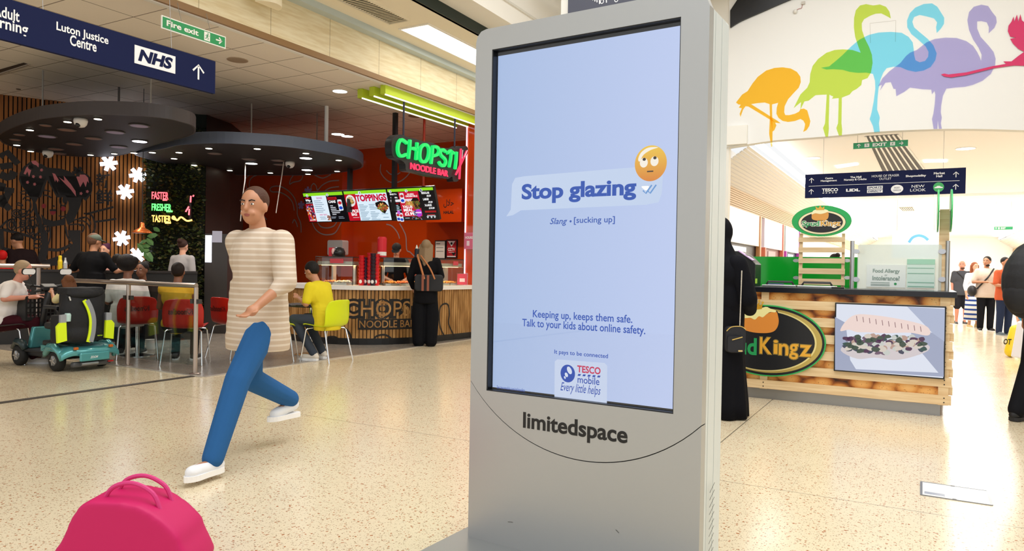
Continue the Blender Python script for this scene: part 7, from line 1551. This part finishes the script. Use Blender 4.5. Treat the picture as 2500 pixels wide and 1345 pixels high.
# the passer-by in the foreground
stripe, nt, b = newmat(.9, .2); tc = N(nt, 'ShaderNodeTexCoord'); sx = N(nt, 'ShaderNodeSeparateXYZ'); nt.links.new(tc.outputs['Object'], sx.inputs[0])
c = mixc(nt, math_(nt, 'MULTIPLY', line_mask(nt, sx.outputs[2], .035, 0, .013), .55), lin('#c3b09b'), lin('#e2d9cb')); nt.links.new(c, b.inputs['Base Color'])
p = at_d(632, 660, 4.62)
human('person striding past in a loose beige striped top, blue jeans and white trainers', p, AWAY + PI * .86, 1.735, J=dict(hipR=(.09, 0, .91), hipL=(-.09, 0, .91), knL=(-.11, .27, .55), anL=(-.12, .46, .12), ftL=(-.13, .62, .08), knR=(.09, -.03, .50), anR=(.09, -.40, .31), ftR=(.10, -.27, .23), shR=(.185, 0, 1.39), shL=(-.185, 0, 1.39), elR=(.27, -.17, 1.15), wrR=(.29, -.12, .92), elL=(-.28, .06, 1.14), wrL=(-.25, .26, 1.0), hea=(0, .05, 1.61), nec=(0, .0, 1.47)), skin='tan', shirt='#c3b09b', smat=stripe, sleeve=1.4, hem=.20, trousers='#2a5d94', wide=1.15, hair='#4a2d20', hstyle='short', shoes=('#e6e9ee', '#f3f3f3'), vox=.008, fat=1.12, hy=.3, loose=.012, sm=14)
# seated woman, grey hair, on the left
p = at_z(0, 886)
t, P, k = human('woman with short grey-blond hair in a white tee seated at the left edge', p, RIGHT + .3, 1.66, 'sit', J=dict(elR=(.26, .12, .82), wrR=(.20, .40, .84), elL=(-.25, .15, .80), wrL=(-.14, .42, .84)), skin='rosy', shirt='#ece6e2', sleeve=.75, hem=.0, trousers='#3a0d18', hair='#a48d70', hstyle='crop', shoes=('#e9e4de', '#f4f4f4'), fat=1.35, hy=-.1, hp=.25, lean=.28)
MB().box((0, 0, 0), (.001, .001, .001))
s = MB(); rr = random.Random(3)
for i in range(9): s.ell(P['che'] + V((rr.uniform(-.08, .08), .17 * 1.1, rr.uniform(-.1, .08))) * k, (.018, .006, .014), None, 8, 5)
s.build('shirt_print', mat('#8a3a3a', .6), t, world=False)
# dark-haired man leaning at the wall
p = at_d(68, 640, 11.35); human('man in a dark shirt with short black hair bending over the bar below the mural', p, LEFT - .3, 1.70, lean=.35, skin='tan', shirt='#1c0f12', sleeve=1.6, hem=.1, trousers='#15151a', hair='#120d0c', face=False, fat=1.4, hp=.4, hy=.2, vox=.014)
p = at_d(6, 640, 11.1); human('person in a bright red hooded top at the far left edge', p, AWAY + .4, 1.38, skin='tan', shirt='#c81414', sleeve=1.7, trousers='#202028', hair='#c81414', hstyle='crop', face=False, vox=.014, fat=1.2)
p = at_d(222, 640, 10.25); t, P, k = human('man in a grey-green cap and black tee leaning on the black bar', p, AWAY - .05, 1.64, lean=.12, J=dict(elR=(.33, .10, 1.17), wrR=(.36, .32, 1.2), elL=(-.33, .05, 1.17), wrL=(-.30, .32, 1.2)), skin='tan', shirt='#0f0f12', sleeve=.8, hem=.12, trousers='#14141a', hair='#6a4a38', hstyle='crop', face=False, cap='#5f6a5c', hy=-.4, hp=.15, shoes=('#1a1a1c', '#222'.replace('#222', '#222222')), fat=1.25, vox=.013)
p = at_d(256, 640, 11.6); human('person in a pinkish top behind the man with the cap, seen past his shoulder', p, CAM, 1.52, skin='fair', shirt='#c9948a', sleeve=1.6, trousers='#26262c', hair='#4a1f3a', hstyle='bun', face=True, vox=.014)
# at the red chairs
q = red.location - CR * .14; human('black-haired afro woman in a white tee, back turned, on the first red chair', (q.x, q.y), AWAY + .35, 1.68, 'sit', J=None, skin='brown', shirt='#e4e2e0', sleeve=.8, hem=.06, trousers='#17171c', hair='#120c0b', hstyle='afro', face=False, shoes=('#1c1c1e', '#cfcfcf'), fat=1.15, hy=-.3)
p = at_z(350, 852); human('dark-haired woman facing the camera across the table, dark patterned top', p, CAM - .1, 1.62, 'sit', skin='brown', shirt='#2c2420', sleeve=1.6, trousers='#1c1c22', hair='#0f0a09', hstyle='bun', shoes=('#e4e0da', '#f0f0f0'), hy=0.0)
q = r2.location - CR * .12; human('person in a yellow vest with cropped dark hair, back turned, on the second red chair', (q.x, q.y), AWAY + .15, 1.62, 'sit', skin='brown', shirt='#c9a032', sleeve=.12, trousers='#2c2a2c', hair='#1c100c', hstyle='crop', face=False, shoes=('#2a2a2a', '#dddddd'), fat=1.1)
p = at_d(446, 640, 12.45); human('person in a pale grey tee seen from behind, below the neon words', p, AWAY - .2, 1.64, skin='fair', shirt='#a9a4a4', sleeve=.8, trousers='#26262c', hair='#3a221a', hstyle='bun', face=False, vox=.014)
# rider on the scooter
Rq = (-8.40, 4.80); human('child in a pale yellow top with pink shoes sitting on the mobility scooter', (-8.48, 4.81), PI / 2 + .02, 1.22, 'sit', z0=.17, J=dict(kn=None) and dict(knR=(.13, .40, .56), anR=(.11, .42, .12), knL=(-.13, .40, .56), anL=(-.11, .42, .12), wrR=(.14, .46, .98), wrL=(-.14, .46, .98), elR=(.23, .24, .86), elL=(-.23, .24, .86)), skin='tan', shirt='#e6d7a0', sleeve=.8, trousers='#d8c9b8', leg_len=.6, hair='#6a3f22', hstyle='bob', face=False, shoes=('#c83a4c', '#f0f0f0'), lean=.3, hp=.3)
# noodle bar
p = at_d(967, 640, 13.1); human('noodle bar worker in a black cap looking down behind the counter', p, CAM + .25, 1.66, lean=.1, J=dict(wrR=(.14, .32, 1.05), wrL=(-.14, .32, 1.05), elR=(.25, .12, 1.1), elL=(-.25, .12, 1.1)), skin='fair', shirt='#17151a', sleeve=.8, trousers='#17151a', hair='#3a2418', hstyle='crop', cap='#101012', hp=.5, hy=-.3, shoes=('#111111', '#222222'))
p = at_z(1037, 845)
t, P, k = human('woman in black with long blond-brown hair waiting at the noodle counter', p, AWAY + .1, 1.66, J=dict(elL=(-.26, .02, 1.12), wrL=(-.20, .18, .93), elR=(.25, .0, 1.15), wrR=(.12, .2, 1.1)), skin='fair', shirt='#0e0e12', sleeve=1.85, hem=.2, trousers='#0c0d12', wide=1.9, hair='#8a7358', hstyle='long', face=False, hy=-.15, hp=.15, shoes=('#101012', '#1c1c1c'), fat=1.05, vox=.013)
hb_ = carried('shoulder_bag', 'black tote bag with tan striped strap hanging on the woman at the counter', 'bag', t)
s = MB(); s.poly(Frame((.05, -.15, 0), (1, 0, 0), (0, 0, 1)), rrect(-.22, .86, .22, 1.12, .05), -.09, .0); remesh(s, 'bag_body', mat('#101117', .6), hb_, .012, 5)
MB().tube(spline([(-.02, -.24, 1.05), (-.08, -.2, 1.25), (-.13, -.06, 1.40), (-.12, .05, 1.42)], 5), .016, 8).build('strap', mat('#b5703f', .6), hb_, world=False)
MB().tube(spline([(.14, -.24, 1.05), (.06, -.2, 1.22), (-.08, -.06, 1.41)], 5), .012, 8).build('strap', mat('#b5703f', .6), hb_, world=False)
for x in (-.06, .02): MB().bx(x, x + .035, -.252, -.246, .87, 1.11).build('stripe', mat('#8a4a34', .6), hb_, world=False)
# man in yellow on the lime chair
q = lime.location; human('man in a yellow tee with black hair hunched on the lime yellow chair', (q.x, q.y), AWAY + 1.2, 1.74, 'sit', J=dict(wrR=(.12, .36, .80), wrL=(-.12, .36, .80), elR=(.24, .16, .74), elL=(-.24, .16, .74), anR=(.12, .16, .10), anL=(-.12, .12, .10)), skin='tan', shirt='#e0cc2c', sleeve=.8, hem=.08, trousers='#3c434e', hair='#15100e', hstyle='crop', face=True, shoes=('#d8d0c4', '#eeeeee'), lean=.3, hp=.45, fat=1.1)
# woman in a black robe beside the kiosk
p = at_z(1750, 1012); t = thing('person', 'woman in a full black robe and veil standing half hidden behind the kiosk edge', 'person', (p.x, p.y, 0), RIGHT + .5); rb = mat('#0b0c13', .85, bump=.3, scale=14, spec=.15)
s = MB(); hz = 1.57; s.ell((0, .0, hz), (.085, .105, .12)); s.cap((0, -.01, hz - .1), .075, (0, -.01, 1.3), .12); s.ell((0, .1, hz - .01), (.03, .02, .04)); remesh(s, 'body', mat(SKIN['tan'], .5), t, .012, 3)
s = MB(); s.ell((0, -.02, 1.585), (.112, .13, .14)); s.cap((0, -.03, 1.48), .115, (0, -.02, 1.32), .19); s.ell((0, -.01, 1.22), (.27, .18, .2)); s.ell((0, 0, 1.02), (.26, .19, .3)); remesh(s, 'veil', rb, t, .014, 5)
s = MB(); prof = [(.21, 1.25), (.235, .95), (.23, .7), (.25, .4), (.28, .12), (.285, .012), (.2, .012)]; n = 40; vs = []
for r, z in prof:
    for a in range(n): th = 2 * PI * a / n; rr_ = r * (1 + .05 * math.sin(a * 2 * PI / n * 9) * (1.25 - z)); vs.append((rr_ * math.cos(th), rr_ * .8 * math.sin(th), z))
s.add(vs, [(i * n + a, i * n + (a + 1) % n, (i + 1) * n + (a + 1) % n, (i + 1) * n + a) for i in range(len(prof) - 1) for a in range(n)] + [tuple(range(n))]); o = s.build('robe', rb, t, world=False, smooth=True)
for sg in (-1, 1):
    s = MB(); s.cap((sg * .2, 0, 1.3), .09, (sg * .27, .05, 1.02), .085); s.cap((sg * .27, .05, 1.02), .085, (sg * .16, .2, .92), .06); remesh(s, 'sleeve', rb, t, .013, 4)
bt = thing('crossbody_bag', 'small black quilted bag with gold zips at the robed woman\'s side', 'bag', tuple(at_d(1793, 825, 6.05)), AWAY)
BFr = Frame((0, 0, 0), (1, 0, 0), (0, 0, 1)); s = MB(); s.poly(BFr, rrect(-.085, -.12, .085, .10, .04), -.05, .04); remesh(s, 'bag_body', mat('#12141e', .6, bump=.4, scale=40), bt, .008, 5)
s = MB(); s.poly(BFr, rrect(-.075, -.11, .055, .02, .02), .03, .065); s.build('front_pocket', mat('#12141e', .6), bt, world=False, bevel=.01)
s = MB(); s.stroke(BFr, spline([(-.08, .06), (-.04, .095), (.04, .10), (.08, .075)], 4), .007, .047, th=.004); s.stroke(BFr, [(-.04, -.01), (.045, .015)], .008, .071, th=.005); s.build('gold_zip', mat('#d8b868', .3, .8), bt, world=False)
MB().box((.03, -.068, -.1), (.035, .006, .012)).build('gold_plate', mat('#e0c88a', .3, .8), bt, world=False)
s = MB()
a = at_d(1811, 662, 6.0); b = at_d(1806, 800, 6.02)
for i in range(46): s.ell(a.lerp(b, i / 45), .0055, None, 6, 4)
tag(s.build('beaded_strap', mat('#d8d2c8', .35)), 'string of pale beads hanging down the front of the black robe', 'strap')
# walkers in the far mall
def far(label, px, py, h, rz, **kw): p = at_z(px, py); return human(label, p, rz, h, vox=.016, **kw)
t, P, k = far('bald bearded man in a grey tee and dark shorts walking, cross strap on his chest', 2345, 792, 1.64, CAM - .25, skin='rosy', shirt='#4a4c52', sleeve=.8, hem=.1, trousers='#23232a', leg_len=.5, wide=1.4, hair=None, shoes=('#4a4a4e', '#e8e8e8'), fat=1.2, hy=-.4)
tube_on(t, [(.15 * k, .1 * k, 1.44 * k), (0, .17 * k, 1.25 * k), (-.18 * k, .12 * k, 1.0 * k)], .014, '#17171a', 'strap')
s = MB(); s.ell(P['hea'] + V((0, .05, -.08)) * k, (.05, .04, .035)); s.build('beard', mat('#5a3a2c', .8), t, world=False)
st_, nt, b = newmat(.8, .2); tc = N(nt, 'ShaderNodeTexCoord'); sx = N(nt, 'ShaderNodeSeparateXYZ'); nt.links.new(tc.outputs['Object'], sx.inputs[0]); nt.links.new(mixc(nt, line_mask(nt, sx.outputs[2], .11, 0, .045), lin('#e8ecf4'), lin('#27489a')), b.inputs['Base Color'])
far('woman in a white and blue striped long skirt walking between the two men', 2376, 800, 1.58, CAM, skin='fair', shirt='#dfe6f2', sleeve=1.5, skirt=(st_, .2), hair='#8a4a2a', hstyle='long', shoes=('#d8c08a', '#eeeeee'))
t, P, k = far('man in a beige tee and black trousers holding a phone, black bag at his side', 2405, 808, 1.70, CAM - .3, J=dict(elR=(.27, .02, 1.14), wrR=(.10, .27, 1.15), elL=(-.26, .02, 1.14), wrL=(-.08, .26, 1.12)), skin='tan', shirt='#d3c3b4', sleeve=.85, hem=.12, trousers='#14151c', wide=1.25, hair='#15110f', hstyle='crop', shoes=('#141416', '#f0f0f0'), fat=1.25, hy=-.6)
s = MB(); s.ell(P['hea'] + V((0, .055, -.08)) * k, (.045, .035, .03)); s.build('beard', mat('#241812', .8), t, world=False)
tube_on(t, [(-.12 * k, .1 * k, 1.46 * k), (.02, .18 * k, 1.25 * k), (.22 * k, .1 * k, .98 * k)], .016, '#17171a', 'strap')
cb = carried('messenger_bag', 'black rounded shoulder bag on the hip of the man in the beige tee', 'bag', t); s = MB(); s.ell((.3 * k, .04, .93 * k), (.09, .15, .13)); remesh(s, 'bag_body', mat('#121216', .6), cb, .014, 4)
far('person in an orange-red tee and navy jeans partly behind the black rucksack', 2450, 818, 1.66, CAM + .1, J=dict(wrR=(.16, .22, 1.1), elR=(.26, .05, 1.12)), skin='tan', shirt='#c25a38', sleeve=.85, hem=.12, trousers='#26304a', wide=1.2, hair='#1a1412', hstyle='short', shoes=('#5c6a74', '#8a949c'), fat=1.1)
far('child in a bright blue and green patterned top behind the white pushchair', 2500, 862, 1.02, CAM, skin='fair', shirt='#3a9ac8', sleeve=.8, hem=.2, trousers='#8ac83a', hair='#6a4a2a', shoes=('#e8c81a', '#ffffff'))
p = at_d(2036, 640, 12.2); human('worker with dark hair in black, glimpsed through the pallet slats of the stall', p, AWAY + .3, 1.58, skin='fair', shirt='#17161a', sleeve=.8, trousers='#17161a', hair='#1c1216', hstyle='bun', face=False, vox=.015)
p = at_d(1978, 655, 12.8); human('person with a dark cap seen low through the pallet slats on the left', p, CAM + .5, 1.35, skin='tan', shirt='#1a1a20', sleeve=.8, trousers='#1a1a20', hair='#221814', hstyle='crop', cap='#2a2420', face=False, vox=.016)
# rucksack wearer at the right edge
p = at_z(2552, 1030)
t, P, k = human('person in black carrying a rucksack, cut off by the right edge of the view', p, RIGHT + .35, 1.70, J=dict(anL=(-.10, -.22, .10), knL=(-.10, -.04, .5), anR=(.1, .2, .09), knR=(.1, .14, .5)), skin='tan', shirt='#1a1b20', sleeve=1.7, hem=.1, trousers='#111217', wide=1.3, hair='#1c1613', face=True, shoes=('#141416', '#1c1c1e'), vox=.012)
rk = thing('rucksack', 'big black rucksack worn by the person at the right edge', 'bag', tuple(p), RIGHT + .35)
s = MB(); s.ell((0, -.28, 1.20), (.18, .18, .29)); s.ell((0, -.22, 1.34), (.17, .15, .20)); s.ell((0, -.24, 1.05), (.18, .17, .17)); s.box((0, -.18, 1.18), (.30, .14, .46)); remesh(s, 'bag_body', mat('#121318', .7, bump=.4, scale=18), rk, .012, 6)
s = MB(); s.ell((0, -.36, 1.10), (.13, .10, .17)); remesh(s, 'front_pocket', mat('#15161c', .7), rk, .012, 6)
MB().tube(spline([(-.02, -.1, 1.46), (0, -.13, 1.50), (.03, -.1, 1.46)], 4), .012, 8).build('grab_handle', BLACK, rk, world=False)
for x in (-.12, .12): MB().tube(spline([(x, -.14, 1.42), (x, 0, 1.50), (x, .1, 1.38), (x, .1, 1.15), (x, -.1, 1.0)], 4), .022, 8).build('shoulder_strap', mat('#1b1e28', .7), rk, world=False)
MB().tube(spline([(.10, -.30, 1.36), (.15, -.38, 1.2), (.13, -.40, 1.05)], 5), .004, 6).build('zip', mat('#7fa09c', .4, .5), rk, world=False)
